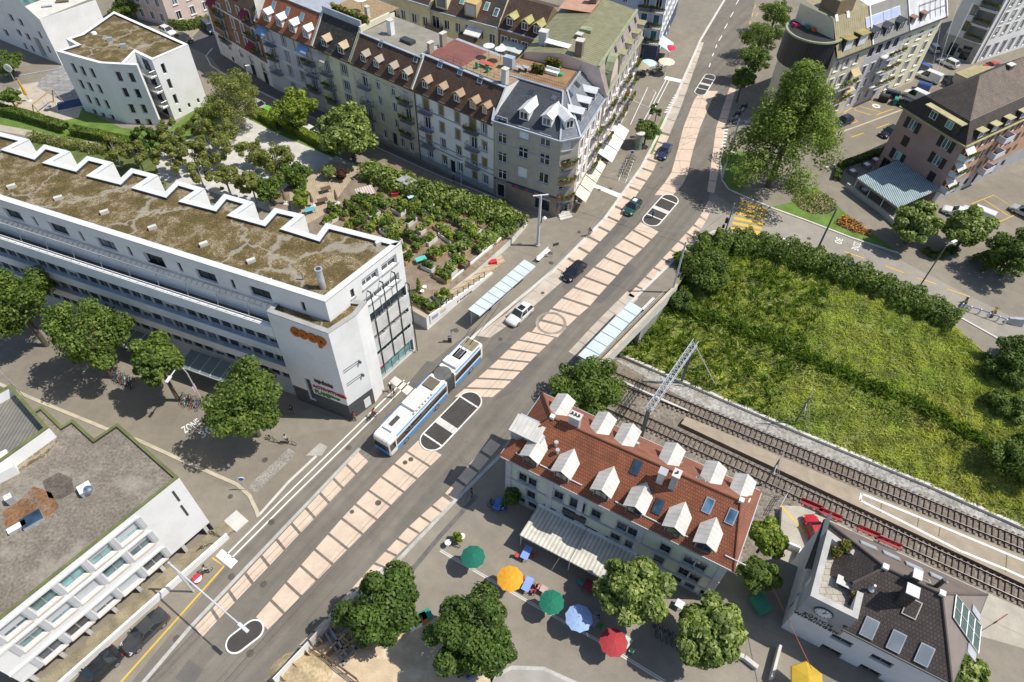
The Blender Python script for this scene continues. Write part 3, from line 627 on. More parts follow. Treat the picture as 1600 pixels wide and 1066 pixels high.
def dormer(b,sl,p,w,h,face,roof,style='gable',frame=framew,over=.2,blind=None,pane=gl,cheek=None,dp=None,trimm=None,name='dormer'):
    """p: point on the roof plane at the foot of the dormer front"""
    f=sl.f; e,n=f.e,f.n; dp=dp or h/sl.r+.3; x=e*(w/2); cheek=cheek or face
    B=[p-x-n*dp,p+x-n*dp,p+x,p-x]; B=[q-ZV*.4 for q in B]; T=[q+ZV*(h+.4) for q in B]
    m=MB(); m.poly([B[3],B[2],T[2],T[3]],face); m.poly([B[2],B[1],T[1],T[2]],cheek); m.poly([B[0],B[3],T[3],T[0]],cheek); m.poly(T[::-1] if 0 else T,cheek)
    top=p+ZV*h
    if style=='gable':
        rh=w*.32; a,c_=top-x,top+x; r0=top+ZV*rh
        m.poly([a,c_,r0],face)
    o=m.build(name,b.root)
    ww,hh=w-.3,h-.3
    wm=MB(); q=p+ZV*.12
    def bx(x0,x1,z0,z1,mat,d0=.01,d1=.07): wm.obox(q+e*x0+ZV*z0+n*d0,e*(x1-x0),n*(d1-d0),ZV*(z1-z0),mat)
    bx(-ww/2-.08,ww/2+.08,-.02,hh+.1,trimm or frame,.005,.04)
    bx(-ww/2,ww/2,.06,hh,blind or pane,.04,.055)
    if not blind:
        bx(-.04,.04,.06,hh,frame,.056,.08); bx(-ww/2,-ww/2+.06,.06,hh,frame,.056,.08); bx(ww/2-.06,ww/2,.06,hh,frame,.056,.08); bx(-ww/2+.061,ww/2-.061,hh-.07,hh,frame,.057,.081); bx(-ww/2+.061,ww/2-.061,.06,.12,frame,.057,.081)
    wm.build('window',o)
    r=MB(); th=ZV*.08
    if style=='gable':
        back=dp+rh/sl.r
        for sg in (-1,1):
            ev=top+x*sg*(1+2*over/w)-ZV*(rh*2*over/w); f0,f1=ev+n*over,ev-n*dp; r0_,r1_=r0+n*over,r0-n*back
            Q=[f0,f1,r1_,r0_]; 
            if sg<0: Q=Q[::-1]
            r.hexa([v for v in Q],[v+th for v in Q],roof)
    else:
        up=dp*.18 if style=='shed' else .02
        Q=[top-x*1.15+n*over,top+x*1.15+n*over,top+x*1.15-n*dp+ZV*up,top-x*1.15-n*dp+ZV*up]
        r.hexa(Q,[v+ZV*.12 for v in Q],roof)
    r.build('dormer_roof',o); return o
def skylight(b,sl,p,w,h,frame=zinc,pane=glb,name='skylight'):
    e=sl.f.e; u=(ZV*sl.r-sl.f.n).normalized(); N=sl.N; q=p-e*(w/2)+N*.01
    o=MB().obox(q,e*w,u*h,N*.1,frame).build(name,b.root)
    MB().obox(q+e*.09+u*.09+N*.1,e*(w-.18),u*(h-.18),N*.012,pane).build('pane',o); return o
def chimney(b,p,w,d,h,mat,rz=0,cap=concw,name='chimney',pots=0):
    p=Vector(p); m=MB().box((p.x,p.y,p.z+h/2-.5),(w,d,h+1),mat,rz); m.box((p.x,p.y,p.z+h+.06),(w+.16,d+.16,.12),cap,rz)
    for i in range(pots): q=(i-(pots-1)/2)*.35; m.tube((p.x+q*math.cos(rz),p.y+q*math.sin(rz),p.z+h+.12),(p.x+q*math.cos(rz),p.y+q*math.sin(rz),p.z+h+.4),.11,metald)
    return m.build(name,b.root)
def ring_walls(P,z0,z1,mat):
    P=[Vector((p[0],p[1],0)) for p in P]; n=len(P); a=sum(P[i].x*P[(i+1)%n].y-P[(i+1)%n].x*P[i].y for i in range(n)); P=P if a>0 else P[::-1]; m=MB()
    for i in range(n):
        p,q=P[i],P[(i+1)%n]; m.poly([p+ZV*z0,q+ZV*z0,q+ZV*z1,p+ZV*z1],mat)
    return m
def inset(P,d):
    n=len(P); P=[Vector((p[0],p[1],0)) for p in P]; a=sum(P[i].x*P[(i+1)%n].y-P[(i+1)%n].x*P[i].y for i in range(n)); sg=1 if a>0 else -1; out=[]
    for i in range(n):
        p0,p1,p2=P[i-1],P[i],P[(i+1)%n]; d1=(p1-p0).normalized(); d2=(p2-p1).normalized(); n1=Vector((-d1.y,d1.x,0))*sg; n2=Vector((-d2.y,d2.x,0))*sg
        k=n1+n2; k=k/max(.35,k.dot(n1)); out.append(p1+k*d)
    return out
def parapet(b,poly,z,wd,drop,cope,inner,roof,thick=.25):
    """coping ring with the flat roof sunk inside it"""
    O=[Vector((p[0],p[1],z)) for p in poly]; I=[Vector((p.x,p.y,z)) for p in inset(poly,wd)]; n=len(O); m=MB()
    a=sum(O[i].x*O[(i+1)%n].y-O[(i+1)%n].x*O[i].y for i in range(n)); 
    for i in range(n):
        j=(i+1)%n; Q=[O[i],O[j],I[j],I[i]]; Q=Q if a>0 else Q[::-1]; m.hexa([q-ZV*.1 for q in Q],[q+ZV*.03 for q in Q],cope)
    m.build('parapet_coping',b.root)
    m=MB()
    for i in range(n):
        j=(i+1)%n; Q=[I[j],I[i],I[i]-ZV*drop,I[j]-ZV*drop]; m.poly(Q if a>0 else Q[::-1],inner)
    m.flat([(p.x,p.y,z-drop) for p in I],roof); return m.build('roof',b.root)
def text(s,size,ext=.03,depth=.02,space=1.):
    cu=bpy.data.curves.new('lettering','FONT'); cu.body=s; cu.size=size; cu.extrude=depth; cu.space_character=space; cu.align_x='CENTER'; cu.align_y='CENTER'; cu.offset=ext*size*.5
    o=bpy.data.objects.new('t',cu); COL.objects.link(o); bpy.context.view_layer.update(); me=bpy.data.meshes.new_from_object(o.evaluated_get(bpy.context.evaluated_depsgraph_get())); bpy.data.objects.remove(o); return me
def letter(s,size,mat,pos,right,up,parent=None,ext=.03,depth=.02,space=1.,sx=1.,sy=1.,name='lettering'):
    me=text(s,size,ext,depth,space); me.materials.clear(); me.materials.append(mat)
    right=right.normalized(); up=(up-right*up.dot(right)).normalized(); N=right.cross(up); pos=Vector(pos)
    for v in me.vertices: v.co=right*(v.co.x*sx)+up*(v.co.y*sy)+N*v.co.z
    o=bpy.data.objects.new(name,me); COL.objects.link(o); q=parent; off=Vector()
    while q: off+=q.location; q=q.parent
    o.parent=parent; o.location=pos-off; return o
LEAF={}
def foliage_box(name,path,wd,ht,parent=None,n=None,leaf=.16,mat=None,local=False):
    """leafy strip along a path (window boxes, clipped hedges)"""
    pts=[Vector(p) for p in path]; V=[];Fc=[]
    L=plen(pts); n=n or int(L*ht*wd*260+30)
    for i in range(n):
        p=along(pts,random.random()*L); q=p+Vector((random.uniform(-wd,wd)/1.6,random.uniform(-wd,wd)/1.6,ht*random.random()))
        a=Vector((random.gauss(0,1),random.gauss(0,1),random.gauss(.4,1))).normalized(); x=a.orthogonal().normalized()*leaf*random.uniform(.6,1.4); y=a.cross(x)
        k=len(V); V+=[q-x-y*.6,q+x-y*.6,q+x*.5+y,q-x*.5+y]; Fc.append((k,k+1,k+2,k+3))
    m=MB(); m.v=V; m.f=Fc; m.m=[0]*len(Fc); m.mats=[mat or L_flower]; return m.build(name,parent)
L_flower=leafm('window_box_leaves',(.07,.14,.02),(.14,.2,.04),(.32,.12,.06),.2)
# ================================================================ supermarket block with moss roof
zr=18.2
cp=[(-60,193),(5,208),(46,218),(17,232),(52,242),(69,226),(110,237),(82,252),(117,261),(136,244),(177,254),(150,272),(186,281),(205,263),(247,274),(221,291),(257,301),(276,282),(320,295),(295,312),(334,322),(350,303),(397,316),(371,334),(411,345),(429,325),(476,336),(453,355),(495,368),(509,349),(624,378),(627,379.5),(508,472),(-60,293.5)]
roofp=Wp(cp,zr); roofp=[Vector((p.x,p.y,0)) for p in roofp]
B=Bld('supermarket_building','long white supermarket building with mossy saw-edged roof and orange round lettering',roofp)
C_,R_,TL_=roofp[-2],roofp[-3],roofp[-1]
fu=B.fac(TL_,C_,11,zr,PL['white']); fe=B.fac(C_,R_,0,zr,PL['white'])
bk=MB()
for a,b in zip(roofp[:-3],roofp[1:-2]): bk.poly([Vector((b.x,b.y,0)),Vector((a.x,a.y,0)),Vector((a.x,a.y,zr)),Vector((b.x,b.y,zr))],PL['white'])
B.part('rear_wall',bk); parapet(B,roofp,zr,.75,.35,M('pale_grey_coping',(.6,.61,.63),var=.06),metald,moss)
# upper storey windows
o7,k7=(180,380),5.923
big=c(o7,k7,(365,155),(845,305),(1345,465))+c((0,200),4,(90,550),(370,635),(665,725),(970,825)); 
zz=sum(fu.hit(*p)[1] for p in big)/len(big)
for p in big: B.win(fu,fu.hit(*p)[0],zz-.75,2.6,1.5,frame=framed,depth=.35,mx=2,pane=gl)
sm=c(o7,k7,(125,57),(592,207),(1083,362))+c((0,200),4,(215,575),(503,665),(805,760),(1120,860),(1452,965))[:2]+[(472,472)]
for p in sm: B.win(fu,fu.hit(*p)[0],zz-.6,.5,1.4,frame=framed,depth=.25,mx=1)
# end wall windows
o8=(500,370);k8=3.676
def erow(pa,pb,h,n,drop=.0):
    a,b=fe.hit(*pa),fe.hit(*pb); z=(a[1]+b[1])/2-h/2; B.win(fe,(a[0]+b[0])/2,z,abs(b[0]-a[0]),h,frame=framew,sill=trim,depth=.4,mx=n,pane=gl,blind=blindw,bf=.45)
erow(*c(o8,k8,(243,275),(335,205)),1.35,3); erow(*c(o8,k8,(355,190),(440,122)),1.35,2); erow(*c(o8,k8,(225,405),(455,228)),1.2,5)
x,z=fe.hit(*c(o8,k8,(187,325))[0]); B.win(fe,x,z-.6,.5,1.2,frame=framed,sill=trim,mx=1)
# louvred shop front
sx0=3.6; sx1=fe.L-.15
def flr(z0,z1,g): B.win(fe,(sx0+sx1)/2,z0,sx1-sx0-.2,z1-z0,frame=metal,depth=.3,mx=6,pane=g,reveal=trim)
flr(.25,3.1,glt); flr(4.3,6.2,glt); flr(7.4,9.0,gl); flr(10.2,11.9,gl)
lv=slats('white_louvre_boards',(.66,.65,.62),(.4,.39,.37),.28,.2,'y')
for z0,z1 in ((3.1,5.3),(6.0,8.0),(8.8,10.9),(11.9,12.7)):
    if z0>11: continue
    for i in range(4):
        w_=(sx1-sx0)/4; B.part('louvre_panel',MB().obox(fe.pt(sx0+w_*i+.06,z0,.35),fe.e*(w_-.12),fe.n*.08,ZV*(z1-z0),lv))
pm=MB()
for i in range(5): x=sx0+(sx1-sx0)*i/4; pm.obox(fe.pt(x-.05,0.3 if i in(0,4) else 3.,.45),fe.e*.1,fe.n*.1,ZV*(12.6 if i not in (0,4) else 12.),metald); pm.obox(fe.pt(x-.05,12.2 if i in(0,4) else 15.4,.0),fe.e*.1,fe.n*.5,ZV*.1,metald)
B.part('louvre_posts',pm)
B.part('shop_sign',MB().obox(fe.pt(3.55,2.5,.25),fe.e*2.,fe.n*.12,ZV*.55,M('dark_red_sign',(.3,.02,.05),rough=.4)))
# lower block with signs
lcA,lcB=W(416,487,15.5),W(513,521.6,15.5); g0,g1=W(549.6,658),W(584,632); de=(g1-g0).normalized(); lcE=lcB+de*3.6
slate=stone_dark
fb=B.fac(lcA,lcB,0,15.5,PL['white'],[(0,2.9,slate)]); fbe=B.fac(lcB,lcE,0,15.5,PL['white'],[(0,2.9,slate)])
bl=MB(); back1=lcE-fb.n*2.2; back0=lcA-fb.n*3.
for a,b in ((lcE,back1),(back0,lcA)): B.part('side_wall',MB().poly([Vector((a.x,a.y,0)),Vector((b.x,b.y,0)),Vector((b.x,b.y,15.5)),Vector((a.x,a.y,15.5))],PL['white']))
parapet(B,[lcA,lcB,lcE,back1,back0],15.52,.55,.3,trim,metald,moss)
x,z=fb.hit(*c((440,560),10.66,(465,490))[0]); B.win(fb,x,1.2,.85,4.2,frame=metal,depth=.3,mx=1,mz=2,pane=gl)
def flet(f,px,s,size,mat,dp=.05,ext=.03,sx=1.,d=.04):
    x,z=f.hit(*px); return letter(s,size,mat,f.pt(x,z,d),f.e,ZV,B.root,ext,dp,1.,sx)
orange=M('orange_sign_letters',(.47,.12,.015),rough=.35); sred=M('red_sign_letters',(.4,.03,.04),rough=.4); sgreen=M('green_sign_letters',(.05,.25,.03),rough=.4); sblk=M('dark_sign_letters',(.05,.045,.05),rough=.4)
flet(fb,(482,523),'coop',2.3,orange,.12,.09,.92,.1)
os=(440,560);ks=10.66
flet(fb,*c(os,ks,(700,412)),'update',.95,M('brown_sign_letters',(.09,.05,.03),rough=.4),.05,.07,.95); flet(fb,*c(os,ks,(800,555)),'ACTIVFITNESS',.72,sred,.05,.05,1.0); flet(fb,*c(os,ks,(690,590)),'PLANB',.9,sgreen,.05,.08,.8); flet(fb,*c(os,ks,(895,660)),'dinner',.6,sgreen,.05,.06,.9)
wl=MB()
for z in (6.55,6.2,8.9,8.55): wl.obox(fbe.pt(.5,z,.02),fbe.e*2.2,fbe.n*.04,ZV*.04,metald)
for z in (6.35,8.7): wl.box(fbe.pt(2.7,z,.18),(.22,.3,.25),metald,fbe.rz)
B.part('wall_lamp_rail',wl)
x,z=fbe.hit(603-10,655); B.part('poster_board',MB().obox(fbe.pt(2.1,.35,.03),fbe.e*.9,fbe.n*.05,ZV*1.6,trimw))
# banded long front
za=13.; r0,r1=W(-60,353.5,za),W(424,512,za); fl=Fac(r0,r1,0,13,PL['white']); 
dr=(r1-r0).normalized(); r0=Vector((r0.x,r0.y,0));r1=Vector((r1.x,r1.y,0)); L=(r1-r0).length; nn=fl.n; fl.b=B
fr=B.fac(r0-nn*.45,r1-nn*.45,0,12.2,trimb)       # recessed window plane
bm=MB()
for z0,z1 in ((11.35,13.0),(8.2,9.45),(5.,6.2)): bm.obox(fl.pt(0,z0,-.45),fl.e*L,nn*.45,ZV*(z1-z0),PL['white'])
B.part('white_balustrade_band',bm)
for z0 in (9.55,6.3,3.3):
    n=int(L/1.55)
    for i in range(n):
        if z0<4 or True: B.win(fr,(i+.5)*L/n,z0,L/n-.28,1.7 if z0>4 else 1.45,frame=metal,depth=.15,mx=1+(i*7%3==0),pane=gl,blind=blind if (i*5+int(z0))%9==0 else None,bf=.6,reveal=trimb)
B.part('ledge',MB().obox(fl.pt(0,9.45,-.44),fl.e*L,nn*.42,ZV*.04,lead).obox(fl.pt(0,6.2,-.44),fl.e*L,nn*.42,ZV*.04,lead))
# terrace floor, pergola
tf=MB(); a0=fl.pt(0,12.2,-.0); tf.poly([fl.pt(0,12.2,-.7),fl.pt(L,12.2,-.7),Vector((C_.x,C_.y,12.2))-nn*.5,Vector((TL_.x,TL_.y,12.2))-nn*.5],M('dark_terrace_paving',(.09,.085,.085),var=.2)); B.part('terrace_floor',tf)
pg=MB()
for p_,q_ in ((-.15,14.9),): pg.obox(fl.pt(0,q_,-.9),fl.e*(L-1.2),nn*.12,ZV*.14,galv)
pg.obox(Vector((TL_.x,TL_.y,15.2))+fu.n*.15,fu.e*(fu.L-7),fu.n*.1,ZV*.12,galv)
nb=int(L/.75)
for i in range(nb):
    a=fl.pt(i*.75+.1,14.98,-.9); t=((a-fu.A).dot(fu.n)); b=a-fu.n*(t-.1); pg.beam(a,Vector((b.x,b.y,15.25)),.08,.07,galv)
for i in range(int(L/4)): a=fl.pt(i*4+1.2,0,-.5); pg.beam(fl.pt(i*4+1.2,12.9,-.4),fl.pt(i*4+1.2,14.95,-.85),.07,.07,galv)
B.part('pergola',pg)
rl=MB().obox(fl.pt(0,13.45,-.25),fl.e*L,nn*.06,ZV*.06,trimw)
for i in range(int(L/1.2)): rl.obox(fl.pt(i*1.2,13.,-.25),fl.e*.04,nn*.04,ZV*.45,galv)
B.part('railing',rl)
gp=MB()
for i in range(10): 
    a=fl.pt(L-10-i*4.1,0,0); gp.obox(fl.pt(L-10.2-i*4.1,12.3,-2.6),fl.e*3.6,nn*.05,ZV*1.,glb)
B.part('glass_balustrade',gp)
# glass entrance canopy
cz=3.4; 
for px,w_ in (((345,560),9),((215,520),9)):
    x,z=fl.hit(*px); cm=MB().obox(fl.pt(x-w_/2,2.9,0),fl.e*w_,nn*2.6+ZV*-.25,ZV*.06,M('canopy_glass',(.16,.2,.21),rough=.1))
    for i in range(7): cm.obox(fl.pt(x-w_/2+i*w_/6,2.98,0),fl.e*.08,nn*2.6+ZV*-.25,ZV*.08,galv)
    cm.obox(fl.pt(x-w_/2,2.62,2.55),fl.e*w_,nn*.1,ZV*.12,galv); B.part('glass_canopy',cm)
B.done()
for u,v,k in ((420,442,0),(393,409,1),(319,383,1),(239,357,1),(164,333,1),(92,311,1),(19,293,1),(593,381,1)):
    p=W(u,v,17.9); B.part('roof_outlet',MB().box((p.x,p.y,18.05),(.9,.4,.4),concw,.6))
p=W(505,450,17.85); B.part('flue',MB().tube(p,p+ZV*2.6,.33,galv,n=14).tube(p+ZV*2.6,p+ZV*2.7,.42,galv,n=14).tube(p+ZV*2.7,p+ZV*2.72,.26,metald,n=14)); p=W(474,437,17.85); B.part('vent_pipe',MB().tube(p,p+ZV*1.1,.1,metal))
# ================================================================ modern block bottom left
zr=11.
npx=[(279.3,745.7),(183.5,661),(147.5,685.5),(113.7,655),(97,665),(65,634),(53,641.5),(-60,560),(-120,800),(-60,1016)]
rp=[Vector((p.x,p.y,0)) for p in Wp(npx,zr)]
B=Bld('modern_block','pale modern block with grey gravel roof and rows of teal windows, lower left',rp)
f0=rp[0]; fA=rp[-1]
f=B.fac(fA,f0,1.8,zr,PL['white'])
bk=MB()
for a,b in zip(rp[:-1],rp[1:]): bk.poly([Vector((b.x,b.y,0)),Vector((a.x,a.y,0)),Vector((a.x,a.y,zr)),Vector((b.x,b.y,zr))],PL['white_dirty'])
B.part('rear_wall',bk); parapet(B,rp,zr,.3,.25,M('mossy_roof_edge',(.13,.14,.05),var=.25),metald,gravroof)
ow=(0,800)
r1=c(ow,4,(800,130),(660,245),(480,385),(285,555),(95,720)); r2=c(ow,4,(870,220),(740,325),(575,470),(375,640),(190,800)); r3=c(ow,4,(945,325),(825,430),(690,545),(560,665),(420,780),(270,905))
zz=[sum(f.hit(*p)[1] for p in r)/len(r) for r in (r1,r2,r3)]
xs=[f.hit(*p)[0] for p in r1]; pitch=(xs[0]-xs[-1])/4
for row in range(3):
    for i in range(11):
        x=xs[0]-pitch*i
        B.win(f,x,zz[row]-.95,pitch-.65,1.9,frame=metal,depth=.4,mx=2,pane=glt if row<2 else gl,blind=(blind if (i*3+row*2)%4!=1 else None),bf=(.75,.5,.35,.98)[(i+row)%4],sill=M('pale_copper_sill',(.6,.5,.4)))
for i in range(12):
    x=xs[0]-pitch*(i-.5); 
    for row in range(3): B.part('pilaster',MB().obox(f.pt(x-.22,zz[row]-.95,.003),f.e*.44,f.n*.1,ZV*1.9,blind))
for row in range(3): B.band(f,zz[row]+1.0,.28,.14,trimw,0,xs[0]+pitch/2,'floor_band')
# recessed ground floor, glass base and ledge
g=B.fac(fA-f.n*1.6,f0-f.n*1.6,0,1.8,concw,[(0,1.8,M('brown_concrete_base',(.3,.26,.19),var=.2))])
for i in range(9): B.win(g,g.L-3-i*4.4,.3,3.6,1.3,frame=metal,depth=.2,mx=3,pane=gl)
cm=MB()
for i in range(10): cm.box(f.pt(f.L-.6-i*pitch,.9,-.3),(.35,.35,1.8),concw,f.rz)
B.part('columns',cm); B.part('soffit',MB().obox(f.pt(0,1.7,-1.65),f.e*f.L,f.n*1.6,ZV*.1,trimw))
lg=MB().obox(f.pt(0,0,.0),f.e*(f.L+1.2),f.n*1.7,ZV*.35,M('planter_ledge',(.27,.23,.15),var=.3,fine=.3)).obox(f.pt(0,0,1.71),f.e*(f.L+.4),f.n*.25,ZV*.9,trimw).obox(f.pt(f.L+1.22,0,.0),f.e*1.6,f.n*2.0,ZV*.2,concw)
B.part('front_ledge',lg)
B.part('wall_slot',MB().obox(f.pt(f.L-2.6,zz[0]+.4,.003),f.e*1.1,f.n*.02,ZV*.16,metald).obox(f.pt(f.L-1.2,zz[0]-.5,.003),f.e*1.1,f.n*.02,ZV*.16,metald)) if 0 else None
for a,b in (((268,769),(278,785)),((281,791),(292,807))):
    h0,h1=f.hit(*a),f.hit(*b); B.part('wall_slot',MB().obox(f.pt(h0[0],h1[1],.003),f.e*.22,f.n*.02,ZV*(h0[1]-h1[1]),metald))
B.done()
for u,v,w_,d_,h_ in ((137,768,1.1,1.,.7),(52,814,1.7,1.2,.35),(29,826,1.5,.6,.35),(21,785,.6,.6,1.)): 
    p=W(u,v,10.7); B.part('roof_skylight' if h_<.6 else 'roof_vent',MB().box((p.x,p.y,10.75+h_/2),(w_,d_,h_),zinc,.75,top=glb if w_>1.6 else trimw))
p=W(137,765,11.4); B.part('roof_dome',MB().lathe([(.42,0),(.4,.2),(.25,.38),(.02,.45)],chrome,(p.x,p.y,11.3)))
for pts,m_ in (([(4,800),(30,782),(52,760),(80,770),(92,792),(70,812),(40,826),(12,838)],M('rust_stained_gravel',(.2,.105,.05),rough=.95,var=.3,fine=.4,fscale=4,stain=(.27,.23,.18),sscale=.5)),([(18,712),(50,690),(82,672),(90,690),(70,712),(40,730),(22,740)],moss),([(66,752),(92,738),(112,748),(116,768),(96,780),(76,778)],M('damp_gravel',(.12,.1,.08),rough=.95,var=.3,fine=.4,fscale=4))):
    B.part('roof_patch',MB().flat([(p.x,p.y,10.757) for p in Wp(pts,10.76)],m_))
# raised attic at its corner
ap=[Vector((p.x,p.y,0)) for p in Wp([(76,668),(17,600),(-60,645),(-60,765)],12.4)]
B.part('attic_wall',ring_walls(ap,10.7,12.3,PL['white'])); parapet(B,ap,12.4,.35,1.2,MT['mossy_roof_edge'],PL['white'],slats('ribbed_grey_roof',(.2,.19,.165),(.13,.12,.105),.35,.3))
p=W(10,725,11.5); B.part('roof_hood',MB().box((p.x-1,p.y-.8,11.3),(3.6,2.4,1.4),PL['white'],.72))
p=W(30,622,11.6)
B.part('wall_fin',MB().obox(W(20,603,9.5),W(45,628,9.5)-W(20,603,9.5),Vector((-.15,.1,0)),ZV*2.4,PL['white']))
# ================================================================ orange roofed house
FL,FR,BL,BR=OR['FL'],OR['FR'],OR['BL'],OR['BR']
def v2(p): return Vector((p.x,p.y,0))
FL,FR,BL,BR=map(v2,(FL,FR,BL,BR))
wp=inset([FL,FR,BR,BL],.45)
B=Bld('orange_roofed_house','pale green three storey house with orange tiled roof and white gabled dormers',wp)
f=B.fac(wp[0],wp[1],-.2,EO-.1,PL['mint']); fr=B.fac(wp[1],wp[2],-5,EO-.1,PL['mint']); fbk=B.fac(wp[2],wp[3],-5.5,EO-.1,PL['mint']); fll=B.fac(wp[3],wp[0],-5.5,EO-.1,PL['mint'])
oo=(750,600);ko=3.331
# roof planes
rl,rr=W(863,652,0),W(1157,784,0)
sl=Slope(f,EO,.78,.45)
RL,RR=sl.hit(863,652.5),sl.hit(1158,783)
rz=(RL.z+RR.z)/2
E_=[Vector((p.x,p.y,EO)) for p in (FL,FR,BR,BL)]
pk=W(839,614,0)
rm=MB(); rm.poly([E_[0],E_[1],RR,RL],t_or); B.part('front_roof',rm)
rm=MB(); rm.poly([E_[1],E_[2],RR],t_or2); rm.poly([E_[2],E_[3],RL,RR],t_or2); rm.poly([E_[3],E_[0],RL],t_or); B.part('rear_roof',rm)
gm=MB()
for a,b in zip(E_,E_[1:]+E_[:1]): gm.beam(a-ZV*.12,b-ZV*.12,.16,.2,zinc)
B.part('gutter',gm)
rc=M('ridge_tile',(.24,.085,.045),var=.2)
gm=MB()
for a,b in ((RL,RR),(RL,E_[0]),(RL,E_[3]),(RR,E_[1]),(RR,E_[2])): gm.tube(a+ZV*.03,b+ZV*.03,.13,rc,n=6)
B.part('ridge',gm)
for p in (RL,RR): B.part('ridge_cap',MB().box(p+ZV*.12,(.45,.45,.35),trimw,f.rz))
wroof=slats('white_sheet_roof',(.54,.52,.48),(.4,.385,.35),.5,.08,'x',.6)
for p in c(oo,ko,(258,420),(420,500),(625,595),(795,680),(995,785),(1155,868)): dormer(B,sl,sl.hit(*p),1.55,1.5,trimb,wroof,'gable',framed,.32,cheek=trimb)
sb=Slope(fbk,EO,(rz-EO)/((RL-E_[3]).dot(-fbk.n)+1e-6) if 0 else .9,.45)
# rear roof slope follows its real ridge
dd=abs((RL-E_[3]).dot(fbk.n)); sb=Slope(fbk,EO,(rz-EO)/dd,.45)
for p in c(oo,ko,(440,120),(650,215),(775,275),(1000,375),(1210,470),(1360,535)):
    q=sb.hit(*p); dormer(B,sb,sb.at((q-sb.o).dot(fbk.e),min(1.5,max(.5,(q.z-EO)))),1.5,1.45,trimb,wroof,'gable',framed,.3,cheek=trimw)
for p in c(oo,ko,(798,470),(912,675),(1172,670),(1292,728)): skylight(B,sl,sl.hit(*p),.85,1.45,framed if p[0]<1080 else zinc,glb)
for p in c(oo,ko,(808,300),(1028,398),(1150,495),(1300,560)): skylight(B,sb,sb.hit(*p),1.,.7,zinc,glt)
def chim(px,w,d,h,mat,**k):
    q=sl.hit(*px); return chimney(B,q,w,d,h,mat,f.rz,**k)
chim(c(oo,ko,(938,500))[0],.65,.65,1.5,galv,cap=zinc); chim(c(oo,ko,(1003,525))[0],.6,.8,2.,zinc,cap=concw,pots=1)
q=sb.hit(*c(oo,ko,(490,215))[0]); chimney(B,q,1.1,.7,1.6,galv,f.rz,cap=concw,pots=3)
for p in c(oo,ko,(395,322),(402,362)): q=sl.hit(*p); B.part('roof_vent',MB().tube(q,q+ZV*.6,.13,galv).tube(q+ZV*.6,q+ZV*.7,.22,galv))
q=sl.hit(*c(oo,ko,(150,265))[0]); B.part('gable_dormer',MB().obox(q-f.n*.2-ZV*.6+f.e*.1,f.e*3.4,-f.n*2.2,ZV*1.5,trimb)); B.part('dormer_roof',MB().obox(q+f.n*.1+ZV*.95,f.e*3.2,-f.n*2.+ZV*.35,ZV*.1,wroof))
gu=MB()
for i in range(9): q=sl.at(1+i*2.7,.55); gu.beam(q+ZV*.1,sl.at(1+i*2.7+1.9,.55)+ZV*.1,.06,.16,trimw)
B.part('snow_guard',gu)
# windows on front
sur=dict(surround=trimb,sill=trimb,frame=framed,depth=.2)
r1=c(oo,ko,(225,490),(272,515),(410,580),(605,672),(740,738),(796,768),(965,855),(1090,915),(1148,948)); z1=sum(f.hit(*p)[1] for p in r1)/len(r1)
for p in r1: B.win(f,f.hit(*p)[0],z1-.85,1.0,1.6,**sur)
x,_=f.hit(*c(oo,ko,(508,625))[0]); B.win(f,x,z1-1.1,1.7,2.0,**sur)
r2=c(oo,ko,(265,585),(700,810),(775,850),(925,925),(1050,995),(1105,1025)); z2=z1-2.7
for p in r2: B.win(f,f.hit(*p)[0],z2-.85,1.0,1.6,**sur)
for x in (2,3.4,19.8,21.2,22.8): B.win(f,x,.3,1.0,1.5,**sur)
B.band(f,z1-1.45,.22,.12,trimb); B.band(f,z2-1.4,.22,.12,trimb); B.band(f,EO-.55,.3,.16,trimw)
for x in (.4,5.2,8.6,15.,f.L-.4): B.part('pilaster',MB().obox(f.pt(x-.3,0,.003),f.e*.6,f.n*.1,ZV*(EO-.6),M('lilac_quoin',(.5,.5,.55))))
for i in range(3): B.win(fr,1.5+i*2.6,4.,1.,1.6,**sur); B.win(fr,1.5+i*2.6,1.,1.,1.6,**sur)
B.part('arched_opening',MB().obox(f.pt(f.hit(*c(oo,ko,(485,715))[0])[0]-1.3,2.9,.003),f.e*2.6,f.n*.25,ZV*1.0,framed))
# cafe awning
aw=[W(*p,z) for p,z in zip(c(oo,ko,(305,620),(820,880),(660,1010),(208,800)),(3.6,3.6,2.7,2.7))]
strp=slats('striped_awning_cloth',(.62,.58,.49),(.4,.4,.38),.42,.4)
a_,b_=f.hit(*c(oo,ko,(308,625))[0]),f.hit(*c(oo,ko,(822,885))[0])
xa,xb=a_[0],b_[0]; za_=(a_[1]+b_[1])/2
lo=[W(*p,2.55) for p in c(oo,ko,(208,795),(655,1012))]
dpt=sum((q-f.A).dot(f.n) for q in lo)/2
for k in range(2):
    x0=xa+(xb-xa)*k/2; x1=xa+(xb-xa)*(k+1)/2-.06
    P=[f.pt(x0,za_,.15),f.pt(x1,za_,.15),f.pt(x1,2.55,dpt),f.pt(x0,2.55,dpt)]; P=[P[3],P[2],P[1],P[0]]
    B.part('striped_awning',MB().hexa([p-ZV*.05 for p in P],P,strp).obox(f.pt(x0,2.33,dpt),f.e*(x1-x0),f.n*.02,ZV*.2,strp))
    B.part('awning_cassette',MB().obox(f.pt(x0,za_,.02),f.e*(x1-x0),f.n*.25,ZV*.25,trimw))
for x in (xa+.1,(xa+xb)/2,xb-.1): B.part('awning_post',MB().tube(f.pt(x,0,dpt-.15),f.pt(x,2.5,dpt-.15),.045,trimw))
for x in (xa+1.2,xa+3.6,xa+6.,xa+8.4): B.win(f,x,.1,1.5,2.3,frame=framed,depth=.2,mx=2)
B.done()
